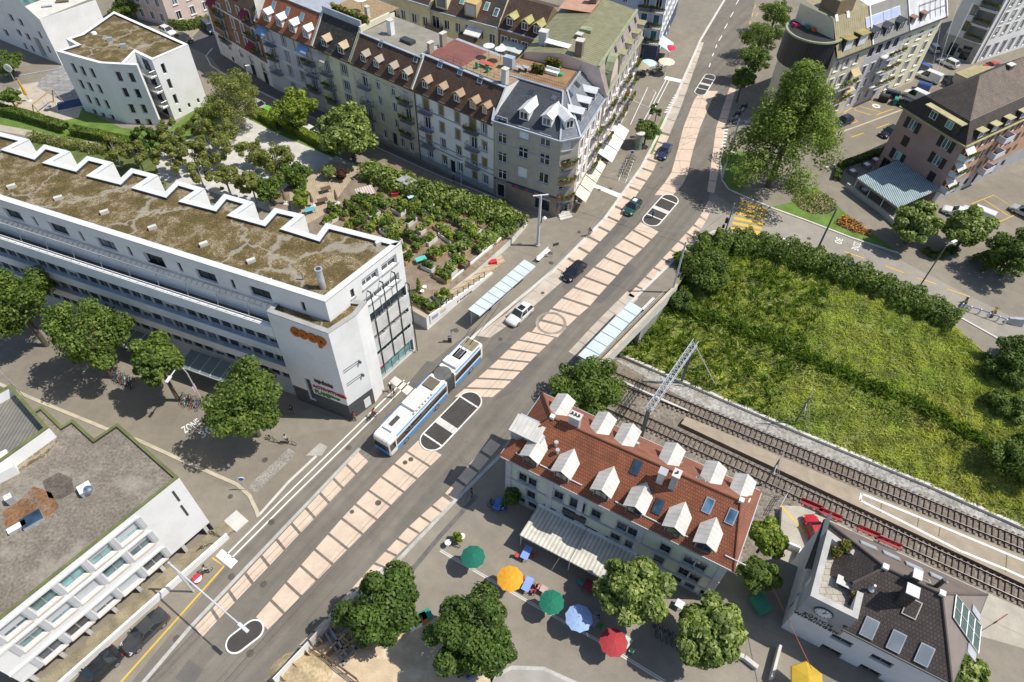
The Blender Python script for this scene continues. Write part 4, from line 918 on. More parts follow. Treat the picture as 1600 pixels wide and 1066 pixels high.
# ================================================================ station
sz=7.6; 
def s_(p,z=sz): q=W(*p,z); return Vector((q.x,q.y,0))
TT,GFL,GFR,GBR=s_((1287,823)),s_((1328,975)),s_((1512,1062)),s_((1541,926))
os_=(1180,790);ks_=3.81
EZ=6.; fe_=(s_(c(os_,ks_,(1035,985))[0],EZ)-s_(c(os_,ks_,(495,712))[0],EZ)).normalized()
c0=s_((1266,931),8.2)
FLs=c0; FRs=s_(c(os_,ks_,(1180,1052))[0],EZ); L_=(FRs-FLs).dot(fe_); FRs=FLs+fe_*(L_-.5); nb_=Vector((-fe_.y,fe_.x,0)); dep=8.6
LB=s_(c(os_,ks_,(410,95))[0],EZ); RB=s_(c(os_,ks_,(1360,520))[0],EZ)
B=Bld('station_building','white station building with dark brown tiled roof, clock and roof terrace',[FLs,FRs,RB,LB])
f=B.fac(FLs,FRs,-2.5,EZ-.1,PL['bluegrey']); f2=B.fac(FLs,FLs+fe_*4.1,EZ-.1,8.15,PL['bluegrey']); fr=B.fac(FRs,RB,-4.6,EZ-.1,PL['white']); fbk=B.fac(RB,LB,-4.6,EZ-.1,PL['white']); fll=B.fac(LB,FLs,-4.6,8.2,PL['bluegrey'])
sl=Slope(f,EZ,.75,.4)
rA,rB=c(os_,ks_,(773,368))[0],c(os_,ks_,(1110,525))[0]
RA,RB_=sl.hit(*rA),sl.hit(*rB); E_=[Vector((p.x,p.y,EZ)) for p in (FLs+fe_*3.7-nb_*.3,FRs-nb_*.3+fe_*.4,RB+fe_*.3,LB+nb_*.2)]
inn=sl.hit(*c(os_,ks_,(580,460))[0])
rm=MB(); rm.poly([E_[0],E_[1],RB_,RA,inn],t_dk); B.part('front_roof',rm)
rm=MB(); rm.poly([E_[1],E_[2],RB_],M('plain_brown_sheet',(.2,.17,.15),var=.1)); B.part('end_roof',rm)
rm=MB(); rm.poly([E_[2],E_[3],RA,RB_],M('plain_brown_roof',(.16,.125,.11),var=.12)); B.part('rear_roof',rm)
tip=s_(c(os_,ks_,(335,335))[0],7.4); tip=Vector((tip.x,tip.y,EZ))
rm=MB(); rm.poly([E_[3],tip,RA],t_dk); rm.poly([tip,inn,RA],t_dk); B.part('left_roof',rm)
gm=MB()
for a,b in ((RA,RB_),(RB_,E_[1]),(RB_,E_[2]),(RA,E_[3]),(RA,inn)): gm.tube(a+ZV*.03,b+ZV*.03,.13,M('dark_ridge',(.11,.085,.075)),n=6)
for a,b in ((E_[0],E_[1]),(E_[1],E_[2]),(E_[2],E_[3]),(E_[3],tip)): gm.beam(a-ZV*.1,b-ZV*.1,.18,.2,metald)
B.part('ridge_and_gutter',gm)
for p in (RA,RB_): B.part('ridge_cap',MB().box(p+ZV*.1,(.5,.5,.3),trimw,f.rz))
# terrace at the corner
tp=[s_(p,8.2) for p in c(os_,ks_,(328,545),(560,655),(600,485),(520,470),(475,300),(412,258))]
tp=[FLs,FLs+fe_*4.1,FLs+fe_*4.1+nb_*2.8,FLs+fe_*3.1+nb_*6.2,FLs+(LB-FLs).normalized()*7.2]
B.part('terrace_wall',ring_walls(tp,4.,8.15,PL['bluegrey']))
parapet(B,tp,8.2,.55,.9,M('stone_coping',(.42,.41,.39),var=.15),PL['bluegrey'],tiles('terrace_paving',(.4,.36,.3),(.35,.32,.27),.6,.6,.02))
tc=sum(tp,Vector())/5
for dx,dy,s in ((-1.1,2.2,1.),(-.6,3.,1.2),(1.3,1.2,.5),(1.2,-.9,.5)):
    q=tc+fe_*dx+nb_*dy; 
    m=MB().lathe([(.2,0),(.28,.4)],M('terracotta',(.35,.15,.08)),(q.x,q.y,7.3),10); o=B.part('plant_pot',m); foliage_box('pot_plant',[q+ZV*7.6,q+ZV*7.61+fe_*.05],.5*s,.9*s,o,int(160*s),.2)
q=tc+fe_*.2-nb_*.3; B.part('terrace_table',MB().box((q.x,q.y,8.),(1.3,.9,.06),concw,f.rz).box((q.x,q.y,7.65),(.5,.5,.66),metald,f.rz))
for p in c(os_,ks_,(683,720),(843,800),(1010,880)): q=sl.hit(*p); skylight(B,sl,q-ZV*.6+f.n*.8,1.15,1.75,zinc,M('grey_roof_blind',(.2,.23,.26),rough=.3))
q=sl.hit(*c(os_,ks_,(910,660))[0]); skylight(B,sl,q,1.2,1.6,M('pale_hatch_frame',(.5,.45,.37)),t_dk,name='roof_hatch')
q=sl.hit(*c(os_,ks_,(875,560))[0]); chimney(B,q,.9,.9,2.,t_dk,f.rz,cap=zinc); q=RA.lerp(RB_,.5); chimney(B,q-f.n*.2,.6,.8,.8,metald,f.rz,cap=zinc)
q=sl.hit(*c(os_,ks_,(690,500))[0]); B.part('roof_vent',MB().tube(q,q+ZV*.9,.12,zinc).lathe([(.3,0),(.12,.25)],zinc,q,8))
q=RA.lerp(RB_,.95)-f.n*.9; B.part('flue',MB().tube(q-ZV,q+ZV*.9,.2,metald))
dd=abs((RA-E_[3]).dot(fbk.n)); sb=Slope(fbk,EZ,(RA.z-EZ)/dd,.2)
for p in c(os_,ks_,(670,230),(805,290),(940,355),(1085,420)): skylight(B,sb,sb.hit(*p),1.5,.9,zinc,M('pale_roof_window',(.4,.42,.46),rough=.3))
q=sb.hit(*c(os_,ks_,(980,420))[0]); skylight(B,sb,q,1.5,1.,MT['pale_hatch_frame'],MT['plain_brown_roof'],name='roof_hatch')
# end glazing
e3=[E_[1],E_[2],RB_]; 
def onp(u,v,N,o):
    r=ray(u,v); c_=Vector((0,0,H)); return c_+r*(N.dot(o-c_)/N.dot(r))
N=(E_[2]-E_[1]).cross(RB_-E_[1]).normalized(); N=N if N.z>0 else -N
Q=[onp(*p,N,E_[1])+N*.06 for p in c(os_,ks_,(1187,530),(1335,715),(1318,880),(1170,665))]
gm=MB().hexa(Q,[q+N*.06 for q in Q],M('green_roof_glazing',(.1,.15,.14),rough=.1)); o=B.part('glazed_roof_panel',gm)
gm=MB()
for i in range(5): a,b=Q[0].lerp(Q[1],i/4),Q[3].lerp(Q[2],i/4); gm.beam(a+N*.09,b+N*.09,.07,.07,galv)
for i in range(3): a,b=Q[0].lerp(Q[3],i/2),Q[1].lerp(Q[2],i/2); gm.beam(a+N*.09,b+N*.09,.07,.07,galv)
gm.build('glazing_bars',o)
for a in (((1290,585),(1335,650),(1330,690),(1285,625)),((1262,815),(1308,880),(1303,930),(1256,870))):
    Q=[onp(*p,N,E_[1])+N*.04 for p in c(os_,ks_,*a)]; B.part('roof_window',MB().hexa(Q,[q+N*.08 for q in Q],MT['pale_roof_window']))
# front windows, clock, lettering
kw=dict(frame=M('oak_frame',(.2,.15,.08)),depth=.3,mx=2,pane=gl)
for row in (((512,806),(752,925)),((450,865),(680,985)),((388,925),(605,1040))): B.row(f,c(os_,ks_,*row),1.9,1.05,**kw)
x0=f.hit(*c(os_,ks_,(752,925))[0])[0]; 
for i in range(3): B.win(f,x0+3.4+i*3.4,2.9,1.9,1.05,**kw); B.win(f,x0+3.4+i*3.4,.3,1.9,1.05,**kw)
for p in (((315,455)),((262,520)),((215,590))): x,z=fll.hit(*c(os_,ks_,p)[0]); B.win(fll,x,z-.8,.5,1.6,frame=framed,depth=.2,mx=1)
oc=(1230,930);kc=13.325
x,z=f.hit(*c(oc,kc,(760,358))[0]); cen=f.pt(x,z,.02); ck=MB()
def disc(r,d,mat,n=28): 
    P=[cen+f.e*(r*math.cos(2*math.pi*i/n))+ZV*(r*math.sin(2*math.pi*i/n)) for i in range(n)]; return MB().hexa([p for p in P],[p+f.n*d for p in P],mat)
co_=disc(.82,.1,metald).build('clock',B.root)
disc(.72,.115,M('clock_face',(.6,.68,.72),rough=.4)).build('clock_face',co_)
hm=MB()
for i in range(12): a=math.pi*i/6; u_=f.e*math.sin(a)+ZV*math.cos(a); w_=f.e*math.cos(a)-ZV*math.sin(a); hm.obox(cen+f.n*.116+u_*.56-w_*.035,w_*.07,u_*.13,f.n*.01,metald)
for a,l,wd in ((math.radians(5),.52,.05),(math.radians(35),.38,.07)): u_=f.e*math.sin(a)+ZV*math.cos(a); w_=f.e*math.cos(a)-ZV*math.sin(a); hm.obox(cen+f.n*.13-u_*.1-w_*wd/2,w_*wd,u_*(l+.1),f.n*.012,metald)
hm.build('clock_hands',co_)
x,z=f.hit(*c(oc,kc,(625,515))[0]); letter('ZÜRICH',.62,metald,f.pt(x,z+.05,.03),f.e,ZV,B.root,.03,.03,1.25)
x,z=f.hit(*c(oc,kc,(600,560))[0]); letter('WIPKINGEN',.62,metald,f.pt(x,z-.12,.03),f.e,ZV,B.root,.03,.03,1.25)
B.part('side_canopy',MB().obox(fll.pt(0,0,.2)-ZV*1+fll.e*(fll.L-6),fll.e*5.5,fll.n*2.6-ZV*.3,ZV*.12,M('black_canopy',(.03,.028,.028),var=.2)).obox(fll.pt(fll.L-6,-4,2.4),fll.e*.12,fll.n*.12,ZV*3.2,metald))
B.done()
# ================================================================ pink restaurant house, right
K0,K1=Vector((66.0,104.3,0)),Vector((69.6,90.6,0)); kz=11.4
kA=W(1413,168,kz); kB=W(1508,226,kz); kC=W(1600,183,kz)
kA,kB,kC=map(v2,(kA,kB,kC)); kC=kB+(kC-kB)*2.2; kD=kA+(kC-kB)
B=Bld('pink_house','dusty pink house with dark steep roof, black shutters and a striped restaurant awning',[kA,kB,kC,kD])
f=B.fac(kA,kB,0,kz,PL['pink']); fr=B.fac(kB,kC,0,kz,PL['salmon'],[(0,2.9,M('grey_plinth',(.38,.39,.41)))]); bk=MB()
for a,b in ((kC,kD),(kD,kA)): bk.poly([a,b,b+ZV*kz,a+ZV*kz],PL['pink'])
B.part('rear_wall',bk)
ok=(1370,80);kk=4.1
sl=Slope(f,kz,2.6,.5); sr=Slope(fr,kz,2.6,.5)
t1=sl.hit(*c(ok,kk,(305,290))[0]); t2=sl.hit(*c(ok,kk,(600,445))[0]); tz=(t1.z+t2.z)/2
E_=[f.pt(-.5,kz,.5),f.pt(f.L+.5,kz,.5)]; Ec=fr.pt(fr.L,kz,.5)
t3=Vector((t2.x,t2.y,tz))+fr.e*(fr.L-1); t1=Vector((t1.x,t1.y,tz)); t2=Vector((t2.x,t2.y,tz))
B.part('steep_roof',MB().poly([E_[0],E_[1],t2,t1],t_dk)); B.part('side_steep_roof',MB().poly([E_[1],Ec,t3,t2],t_dk))
su=Slope(Fac(v2(t1),v2(t2),0,1,trim),tz,.62,0); su2=Slope(Fac(v2(t2),v2(t3),0,1,trim),tz,.62,0)
pk=su.hit(*c(ok,kk,(660,155))[0]); pk2=pk+fr.e*14
B.part('hip_roof',MB().poly([t1,t2,pk],t_dk)); B.part('main_roof',MB().poly([t2,t3,pk2,pk],t_dk2)); B.part('rear_roof',MB().poly([pk,pk2,t1+fr.e*20,t1],t_dk))
gm=MB()
for a,b in ((E_[0],E_[1]),(E_[1],Ec)): gm.beam(a,b,.3,.22,M('mossy_gutter',(.4,.36,.17),var=.2))
B.part('gutter',gm)
x=c(ok,kk,(345,400),(450,470))
q0,q1=sl.hit(*c(ok,kk,(320,330))[0]),sl.hit(*c(ok,kk,(535,450))[0])
d0=sl.hit(*c(ok,kk,(430,440))[0]); d0=sl.at((d0-sl.o).dot(f.e),.5)
dm=MB().obox(d0-f.e*3.1,f.e*6.2,-f.n*1.6,ZV*1.9,t_dk); o=B.part('shed_dormer',dm); dp=d0
MB().obox(dp-f.e*3.4+ZV*1.9+f.n*.5,f.e*6.8,-f.n*2.4,ZV*.14,M('yellow_copper_edge',(.42,.37,.2),var=.15)).build('dormer_roof',o)
for s in (-1.6,1.4): 
    wm=MB().obox(dp+f.e*(s-.6)+ZV*.4+f.n*.01,f.e*1.2,f.n*.06,ZV*1.2,framew); wm.obox(dp+f.e*(s-.52)+ZV*.48+f.n*.071,f.e*.48,f.n*.01,ZV*1.04,glt); wm.obox(dp+f.e*(s+.04)+ZV*.48+f.n*.071,f.e*.48,f.n*.01,ZV*1.04,glb if s<0 else glt); wm.build('window',o)
blk=M('black_shutter',(.022,.022,.024),rough=.6)
for p,st in (((228,475),1),((182,577),0),((132,672),1),((443,597),1),((387,700),1),((348,805),0)):
    x,z=f.hit(*c(ok,kk,p)[0]); B.win(f,x,z-.85,1.25,1.7,frame=framew,depth=.15,mx=2,mz=1,pane=glt if st else gl,blind=None if st else blk,bf=1,shut=blk if st else None,sw=.75)
x,z=f.hit(*c((1380,230),15.23,(665,590))[0]); letter('OSTERIA CENTRALE',.78,metald,f.pt(x,z,.02),f.e,ZV,B.root,.01,.02)
for i,p in enumerate(c(ok,kk,(665,500),(752,465),(840,425),(930,395))):
    q=sr.hit(*p); dormer(B,sr,sr.at((q-sr.o).dot(fr.e),.45),1.5,1.25,M('dark_timber',(.05,.04,.035)),MT['yellow_copper_edge'],'flat',framew,.4,pane=glb)
for p in c(ok,kk,(680,315),(732,297),(785,277),(935,222)): skylight(B,su2,su2.hit(*p),.9,1.,zinc,M('pale_skylight',(.5,.54,.58),rough=.3))
q=su2.hit(*c(ok,kk,(835,130))[0]); chimney(B,q-ZV*.3,1.2,.7,1.4,metald,fr.rz,cap=concw)
shb=M('brown_shutter',(.1,.08,.07))
for row,n in ((9.2,7),(6.4,7),(3.9,7)):
    for i in range(n): B.win(fr,3.6+i*2.7,row,1.1,1.55 if row>4 else 1.2,frame=framew,depth=.12,mx=2,pane=gl,shut=shb if (i+int(row))%3 else None,sw=.5,blind=shb if (i+int(row))%3==0 else None)
for i in range(7): B.win(fr,3.4+i*2.6,.2 if i%2 else 1.,1.0 if i%2 else 1.2,2.2 if i%2 else 1.2,frame=framed,depth=.15,mx=1)
for z in (9.,6.1,3.2):
    B.balcony(fr,1.3,z-.2,2.4,1.3,trim,metald,1.,solid=PL['bluegrey'],plants=True); B.awning(fr,1.3,z+1.9,2.2,1.2,.9,M('grey_awning_cloth',(.55,.55,.54)))
    B.balcony(fr,11.5,z-.2,2.6,1.3,trim,metald,1.,solid=PL['bluegrey'])
# restaurant awning
aq=[W(*p,2.9) for p in c((1100,200),3.2,(905,165),(1130,310),(975,395),(768,245))]
stz=slats('blue_striped_awning',(.13,.2,.23),(.6,.66,.64),.32,.22)
lo0,lo1=aq[3],aq[2]; dpt=((lo0-f.A).dot(f.n)+(lo1-f.A).dot(f.n))/2; x0=(lo0-f.A).dot(f.e); x1=(lo1-f.A).dot(f.e)
P=[f.pt(x0,2.75,dpt),f.pt(x1,2.75,dpt),f.pt(x1,3.6,.1),f.pt(x0,3.6,.1)]
B.part('striped_awning',MB().hexa([p-ZV*.06 for p in P],P,stz).obox(f.pt(x0,2.4,dpt),f.e*(x1-x0),f.n*.03,ZV*.34,M('awning_valance',(.3,.3,.26))))
for k in range(4): B.part('awning_post',MB().tube(f.pt(x0+.1+(x1-x0-.2)*k/3,0,dpt-.2),f.pt(x0+.1+(x1-x0-.2)*k/3,2.7,dpt-.2),.06,trimw))
for x in (1.5,4,6.5): B.win(f,x,.2,1.6,2.4,frame=framed,depth=.2)
B.done()
# ================================================================ row of apartment houses behind the gardens
D0,D1_=Vector((-46.8,121.7,0)),Vector((-3.75,91.0,0)); dF=Fac(D0,D1_,0,12.85,trim); dn=dF.n; DZ=12.85
def unit(name,label,u0,u1,wall,tile,zE=DZ,base=trimw,rise=1.25,rid=None,deck=zinc,depth=11.,party=trimw,cat='apartment house'):
    x0=dF.hit(*u0)[0] if isinstance(u0,tuple) else u0; x1=dF.hit(*u1)[0] if isinstance(u1,tuple) else u1
    A,Bq=dF.pt(x0,0),dF.pt(x1,0)
    b=Bld(name,label,[A,Bq,Bq-dn*depth,A-dn*depth],cat); f=b.fac(A,Bq,0,zE,wall,[(0,1.,base)]); sl=Slope(f,zE,rise,.45)
    q=sl.hit(*rid); up=q.z-zE; f.up=up
    P=[sl.at(0,0),sl.at(f.L,0),sl.at(f.L,up),sl.at(0,up)]
    b.part('roof_slope',MB().poly(P,tile)); 
    R0,R1=P[3],P[2]; B0,B1=A-dn*depth+ZV*(R0.z-.2),Bq-dn*depth+ZV*(R0.z-.2)
    b.part('flat_roof',MB().poly([R0,R1,B1,B0],deck).poly([B1,B0,B0-ZV*R0.z,B1-ZV*R0.z][::1],wall))
    sd=MB()
    for S0,Rr,Bb in ((A,R0,B0),(Bq,R1,B1)): sd.poly([S0,S0+ZV*zE,Rr,Bb,Vector((Bb.x,Bb.y,0))],wall)
    b.part('party_wall',sd)
    for s_,e_ in (((P[0],P[3])),((P[1],P[2]))): b.part('verge',MB().beam(s_+ZV*.1,e_+ZV*.1,.3,.3,party))
    b.part('eaves_gutter',MB().beam(P[0]-ZV*.08,P[1]-ZV*.08,.22,.26,woodd))
    b.part('ridge_flashing',MB().beam(R0+ZV*.05,R1+ZV*.05,.35,.14,lead))
    return b,f,sl
o2,k2=(500,60),4.264
def facade(b,f,wins,doors,w=.95,h=1.75,sur=trimb,blinds=(),**k):
    for r in wins:
        z=sum(f.hit(*p)[1] for p in r)/len(r)-h/2
        for i,p in enumerate(r):
            bl=blinds and random.random()<blinds[1]; b.win(f,f.hit(*p)[0],z,w,h,surround=sur,sill=sur,blind=blinds[0] if bl else None,bf=random.choice((.5,1.,1.)) if bl else 1,**k)
    for p,plants in doors:
        x,z=f.hit(*p); b.win(f,x,z-1.15,1.25,2.3,surround=sur,name='balcony_door',blind=blinds[0] if blinds and random.random()<.4 else None,bf=.8,**k); b.balcony(f,x,z-1.2,2.5,.95,trim,metald,.95,plants=plants)
# white house with ochre blinds
B,f,sl=unit('white_row_house','white terraced house with ochre roller blinds and brown tiled roof',(647,145),dF.L,PL['white'],t_br,rid=(700,101),base=trimb,party=trimw)
facade(B,f,[c(o2,k2,(808,482),(915,525),(1095,600)),c(o2,k2,(815,595),(920,640),(1098,715)),c(o2,k2,(823,705),(927,748),(1098,828)),c(o2,k2,(738,775),(832,812),(935,860),(1032,910),(1103,932))],[(p,i in(3,)) for i,p in enumerate(c(o2,k2,(707,445),(717,560),(728,675),(1018,575),(1025,690),(1028,808)))],blinds=(blindo,.6))
x,z=f.hit(*c(o2,k2,(885,850))[0]); B.win(f,x,.3,1.1,2.5,frame=framed,depth=.3,name='front_door')
B.band(f,z+4.3-1.5,.16,.06); zz=f.hit(*c(o2,k2,(870,540))[0])[1]; B.band(f,zz-.35,.16,.06); 
zz=f.hit(*c(o2,k2,(880,785))[0])[1]; B.band(f,zz,.18,.08)
B.part('downpipe',MB().tube(f.pt(.2,0,.12),f.pt(.2,DZ,.12),.07,metald,n=6))
for i,p in enumerate(c(o2,k2,(698,345),(800,390),(910,435),(1015,480),(1095,510))): q=sl.hit(*p); dormer(B,sl,sl.at((q-sl.o).dot(f.e),.75),1.25 if i<4 else 1.,1.35,M('brown_timber',(.14,.075,.04),var=.2),M('tan_copper_roof',(.3,.2,.12),rough=.6,var=.15),'gable',framew,.3,blind=M('tan_blind',(.5,.36,.17)) if i>2 else None)
for p in c(o2,k2,(795,195),(928,245),(1060,300)): skylight(B,sl,sl.hit(*p),.9,1.1)
# terrace on it
R0,R1=sl.at(0,f.up),sl.at(f.L,f.up)
B.part('roof_terrace',MB().poly([R0+f.e*.3+ZV*.06-dn*.6,R0+f.e*7+ZV*.06-dn*.6,R0+f.e*7+ZV*.06-dn*7,R0+f.e*.3+ZV*.06-dn*7],slats('red_deck',(.22,.085,.065),(.15,.055,.045),.3,.12)).poly([R0+f.e*7+ZV*.06-dn*.6,R1-f.e*.2+ZV*.06-dn*.6,R1-f.e*.2+ZV*.06-dn*7,R0+f.e*7+ZV*.06-dn*7],wood))
q=R1-f.e*1.-dn*1.; chimney(B,q,.8,.8,2.2,concw,f.rz,cap=concw); q=R0+f.e*.3-dn*1.2; chimney(B,q,.5,1.,1.6,M('brown_render',(.3,.25,.2)),f.rz); chimney(B,q-dn*3,.6,1.1,2.,MT['brown_render'],f.rz)
rr=MB()
for a,b_ in ((R0-dn*.7+f.e*4,R1-dn*.7-f.e*1.5),): 
    for h in (.5,1.): rr.tube(a+ZV*h,b_+ZV*h,.025,metald,n=4)
    for i in range(9): q=a.lerp(b_,i/8); rr.tube(q,q+ZV,.025,metald,n=4)
B.part('terrace_railing',rr)
B.part('terrace_table',MB().box(R0+f.e*10-dn*3+ZV*.75,(2.6,.9,.06),M('red_table',(.45,.1,.06)),f.rz).box(R0+f.e*10-dn*3+ZV*.4,(.3,.5,.7),metald,f.rz))
for dx,cl_ in ((9,(.03,.3,.12)),(11,(.05,.35,.15))): B.part('terrace_chair',MB().box(R0+f.e*dx-dn*1.9+ZV*.45,(.5,.5,.05),M('green_plastic',(.04,.35,.15)),f.rz).box(R0+f.e*dx-dn*1.7+ZV*.75,(.5,.05,.6),MT['green_plastic'],f.rz).box(R0+f.e*dx-dn*1.9+ZV*.22,(.4,.4,.4),MT['green_plastic'],f.rz))
for dx,dy in ((8.4,5.5),(10.4,5.8)): 
    q=R0+f.e*dx-dn*dy; B.part('terrace_parasol',MB().tube(q,q+ZV*2.1,.03,metald).lathe([(.9,2.),(.02,2.3)],trimw,q,10))
B.done()
# cream house
B,f,sl=unit('cream_row_house','cream terraced house with brown tiled roof, four dormers and iron balconies',(550,101),(646.5,144.8),PL['cream'],t_br,rid=(615,73),base=conc,deck=M('grey_felt_roof',(.25,.23,.19),var=.12,stain=(.18,.165,.13)),party=copper)
facade(B,f,[c(o2,k2,(387,310),(487,352)),c(o2,k2,(402,415),(500,462)),c(o2,k2,(418,525),(512,572)),c(o2,k2,(355,605),(437,635),(552,695),(612,720))],[(p,i>1) for i,p in enumerate(c(o2,k2,(300,280),(320,393),(335,495),(575,390),(590,505),(590,605)))],sur=PL['white_dirty'],blinds=(blind,.2))
x,z=f.hit(*c(o2,k2,(500,680))[0]); B.win(f,x,.3,1.1,2.5,frame=framed,depth=.3,name='front_door')
for z in (3.6,DZ-1.6): B.band(f,z,.2,.1,PL['white_dirty'])
for p in c(o2,k2,(285,180),(372,215),(472,255),(565,290)): q=sl.hit(*p); dormer(B,sl,sl.at((q-sl.o).dot(f.e),.75),1.3,1.35,MT['brown_timber'],M('grey_tan_copper_roof',(.3,.25,.19),rough=.6,var=.12),'gable',framew,.3)
for p in c(o2,k2,(398,60),(632,160)): skylight(B,sl,sl.hit(*p),.8,1.1)
R0,R1=sl.at(0,f.up),sl.at(f.L,f.up); chimney(B,R0+f.e*4.2-dn*3,.9,.9,2.2,trimw,f.rz); B.part('roof_hatch',MB().box(R0+f.e*8.2-dn*2.6+ZV*.2,(2.4,1.2,.5),metald,f.rz)); B.part('party_coping',MB().beam(R0-dn*.1+ZV*.5,R0-dn*7+ZV*.5,.4,.9,PL['cream'])); B.part('party_coping',MB().beam(R1+f.e*-.2-dn*.1+ZV*.3,R1-f.e*.2-dn*4+ZV*.3,.3,.7,M('pale_render',(.55,.53,.5))))
B.done()
# pale house with blackened roof
o1,k1=(320,0),6.664
B,f,sl=unit('pale_row_house','narrow pale terraced house with blackened roof and two tan dormers',(492,79),(549.5,100.8),PL['pale_yellow'],t_old,rid=(535,30),base=conc,party=PL['white_dirty'])
facade(B,f,[c(o1,k1,(1450,725)),c(o1,k1,(1480,895)),c(o1,k1,(1505,1035))],[(c(o1,k1,(1275,700))[0],False),(c(o1,k1,(1310,850))[0],True),(c(o1,k1,(1350,1005))[0],True)],w=1.5,sur=trimb,mx=3)
B.awning(f,f.hit(*c(o1,k1,(1250,640))[0])[0],DZ-.6,2.6,1.3,.9,M('striped_tan_awning',(.52,.48,.38)))
for p in c(o1,k1,(1245,510),(1420,575)): q=sl.hit(*p); dormer(B,sl,sl.at((q-sl.o).dot(f.e),.6),1.5,1.4,woodd,M('tan_sheet_roof',(.42,.32,.2),rough=.6,var=.1),'gable',framew,.35)
R0,R1=sl.at(0,f.up),sl.at(f.L,f.up); B.part('terrace_parapet',MB().beam(R0+ZV*.4,R1+ZV*.4,.25,1.1,lead)); B.part('terrace_floor',MB().poly([R0+ZV*.05-dn*.4,R1+ZV*.05-dn*.4,R1+ZV*.05-dn*9,R0+ZV*.05-dn*9],wood))
for i in range(5): foliage_box('roof_plants',[R0+f.e*(1+i*1.7)-dn*1.2+ZV*.2,R0+f.e*(2.4+i*1.7)-dn*1.4+ZV*.2],.5,1.1,B.root,130,.2)
q=R0+f.e*5.2-dn*4; B.part('terrace_parasol',MB().tube(q,q+ZV*2.2,.03,metald).lathe([(1.1,2.1),(.02,2.45)],trimw,q,10)); chimney(B,R0+f.e*7.5-dn*3,.6,.6,1.8,concw,f.rz)
B.done()
# blue-grey house with orange roof
B,f,sl=unit('orange_topped_row_house','blue grey terraced house with orange tiled roof and four white dormers',(404,44),(491.5,78.6),PL['lilac'],t_red,rid=(475,10),base=trimb,party=PL['white_dirty'])
facade(B,f,[c(o1,k1,(820,420),(950,475)),c(o1,k1,(860,585),(985,640)),c(o1,k1,(895,740),(1020,790)),c(o1,k1,(930,920),(1060,965))],[(p,i%2==1) for i,p in enumerate(c(o1,k1,(680,395),(715,545),(755,690),(1090,600),(1125,720),(1150,880)))],sur=PL['grey'],blinds=(blind,.3))
for p in c(o1,k1,(625,330),(1050,500)): B.awning(f,f.hit(*p)[0],DZ-.5,2.5,1.3,.9,M('blue_awning',(.2,.32,.52)))
for z in (3.8,6.9,9.8): B.band(f,z,.16,.08,trimw)
for p in c(o1,k1,(645,230),(780,285),(915,340),(1060,395)): q=sl.hit(*p); dormer(B,sl,sl.at((q-sl.o).dot(f.e),.7),1.5,1.6,PL['white'],M('white_sheet_dormer_roof',(.68,.69,.7),rough=.5),'gable',framew,.3)
for i in range(3): skylight(B,sl,sl.at(3.4+i*3.6,f.up-1.9),.9,1.4,zinc,M('blue_roof_window',(.15,.3,.42),rough=.15))
B.done()
# brick house at the bend
A,Bq=W(345,84),D0; A=v2(A); n_=Fac(A,Bq,0,1,trim).n
B=Bld('brick_corner_house','brown brick house with white base, red awnings and iron balconies at the street bend',[A,Bq,Bq-n_*11,A-n_*11],'apartment house'); f=B.fac(A,Bq,0,14.6,PL['brick'],[(0,4.6,PL['white_dirty'])])
for r in (((250,80),(345,105)),((297,250),(392,290)),((340,395),(432,432))): B.row(f,c(o1,k1,*r),1.,1.9,surround=trimw,sill=trimw)
B.row(f,c(o1,k1,(270,520),(385,570),(485,615),(605,670)),1.1,1.6,frame=framew,surround=PL['white_dirty'],blind=blind,bf=.6); B.row(f,c(o1,k1,(300,628),(415,680)),.8,.9,frame=framed,mx=1); B.row(f,c(o1,k1,(515,752),(640,812)),1.4,2.6,frame=framed)
for p in c(o1,k1,(150,95),(180,220),(225,370),(455,170),(505,335),(560,500)): x,z=f.hit(*p); B.win(f,x,z-1.1,1.4,2.2,surround=trimw,name='balcony_door'); B.balcony(f,x,z-1.15,2.6,1.,trim,metald,.95,plants=True)
for p in c(o1,k1,(90,20),(430,150),(505,480)): B.awning(f,f.hit(*p)[0],f.hit(*p)[1]+.7,2.3,1.3,1.,M('dark_red_awning',(.25,.02,.05)))
for z in (4.6,10.6): B.band(f,z,.25,.12,trimw)
for x in (.3,f.L-.3): B.part('quoin',MB().obox(f.pt(x-.25,4.6,.003),f.e*.5,f.n*.06,ZV*10,trimw))
P=[f.pt(0,14.6,.4),f.pt(f.L,14.6,.4),f.pt(f.L,18,-2.6),f.pt(0,18,-2.6)]; B.part('roof_slope',MB().poly(P,t_br).poly([P[3],P[2],P[2]-n_*8,P[3]-n_*8],zinc)); B.part('side_wall',MB().poly([A,A-n_*11,A-n_*11+ZV*17,A+ZV*14.6],PL['white_dirty'])); B.part('side_wall',MB().poly([Bq-n_*11,Bq,Bq+ZV*17.5,Bq-n_*11+ZV*17.5],PL['white_dirty']))
for x in (2,6,10,14): dormer(B,Slope(f,14.6,1.25,.4),Slope(f,14.6,1.25,.4).at(x,.6),1.4,1.5,PL['white'],MT['white_sheet_dormer_roof'])
B.done()
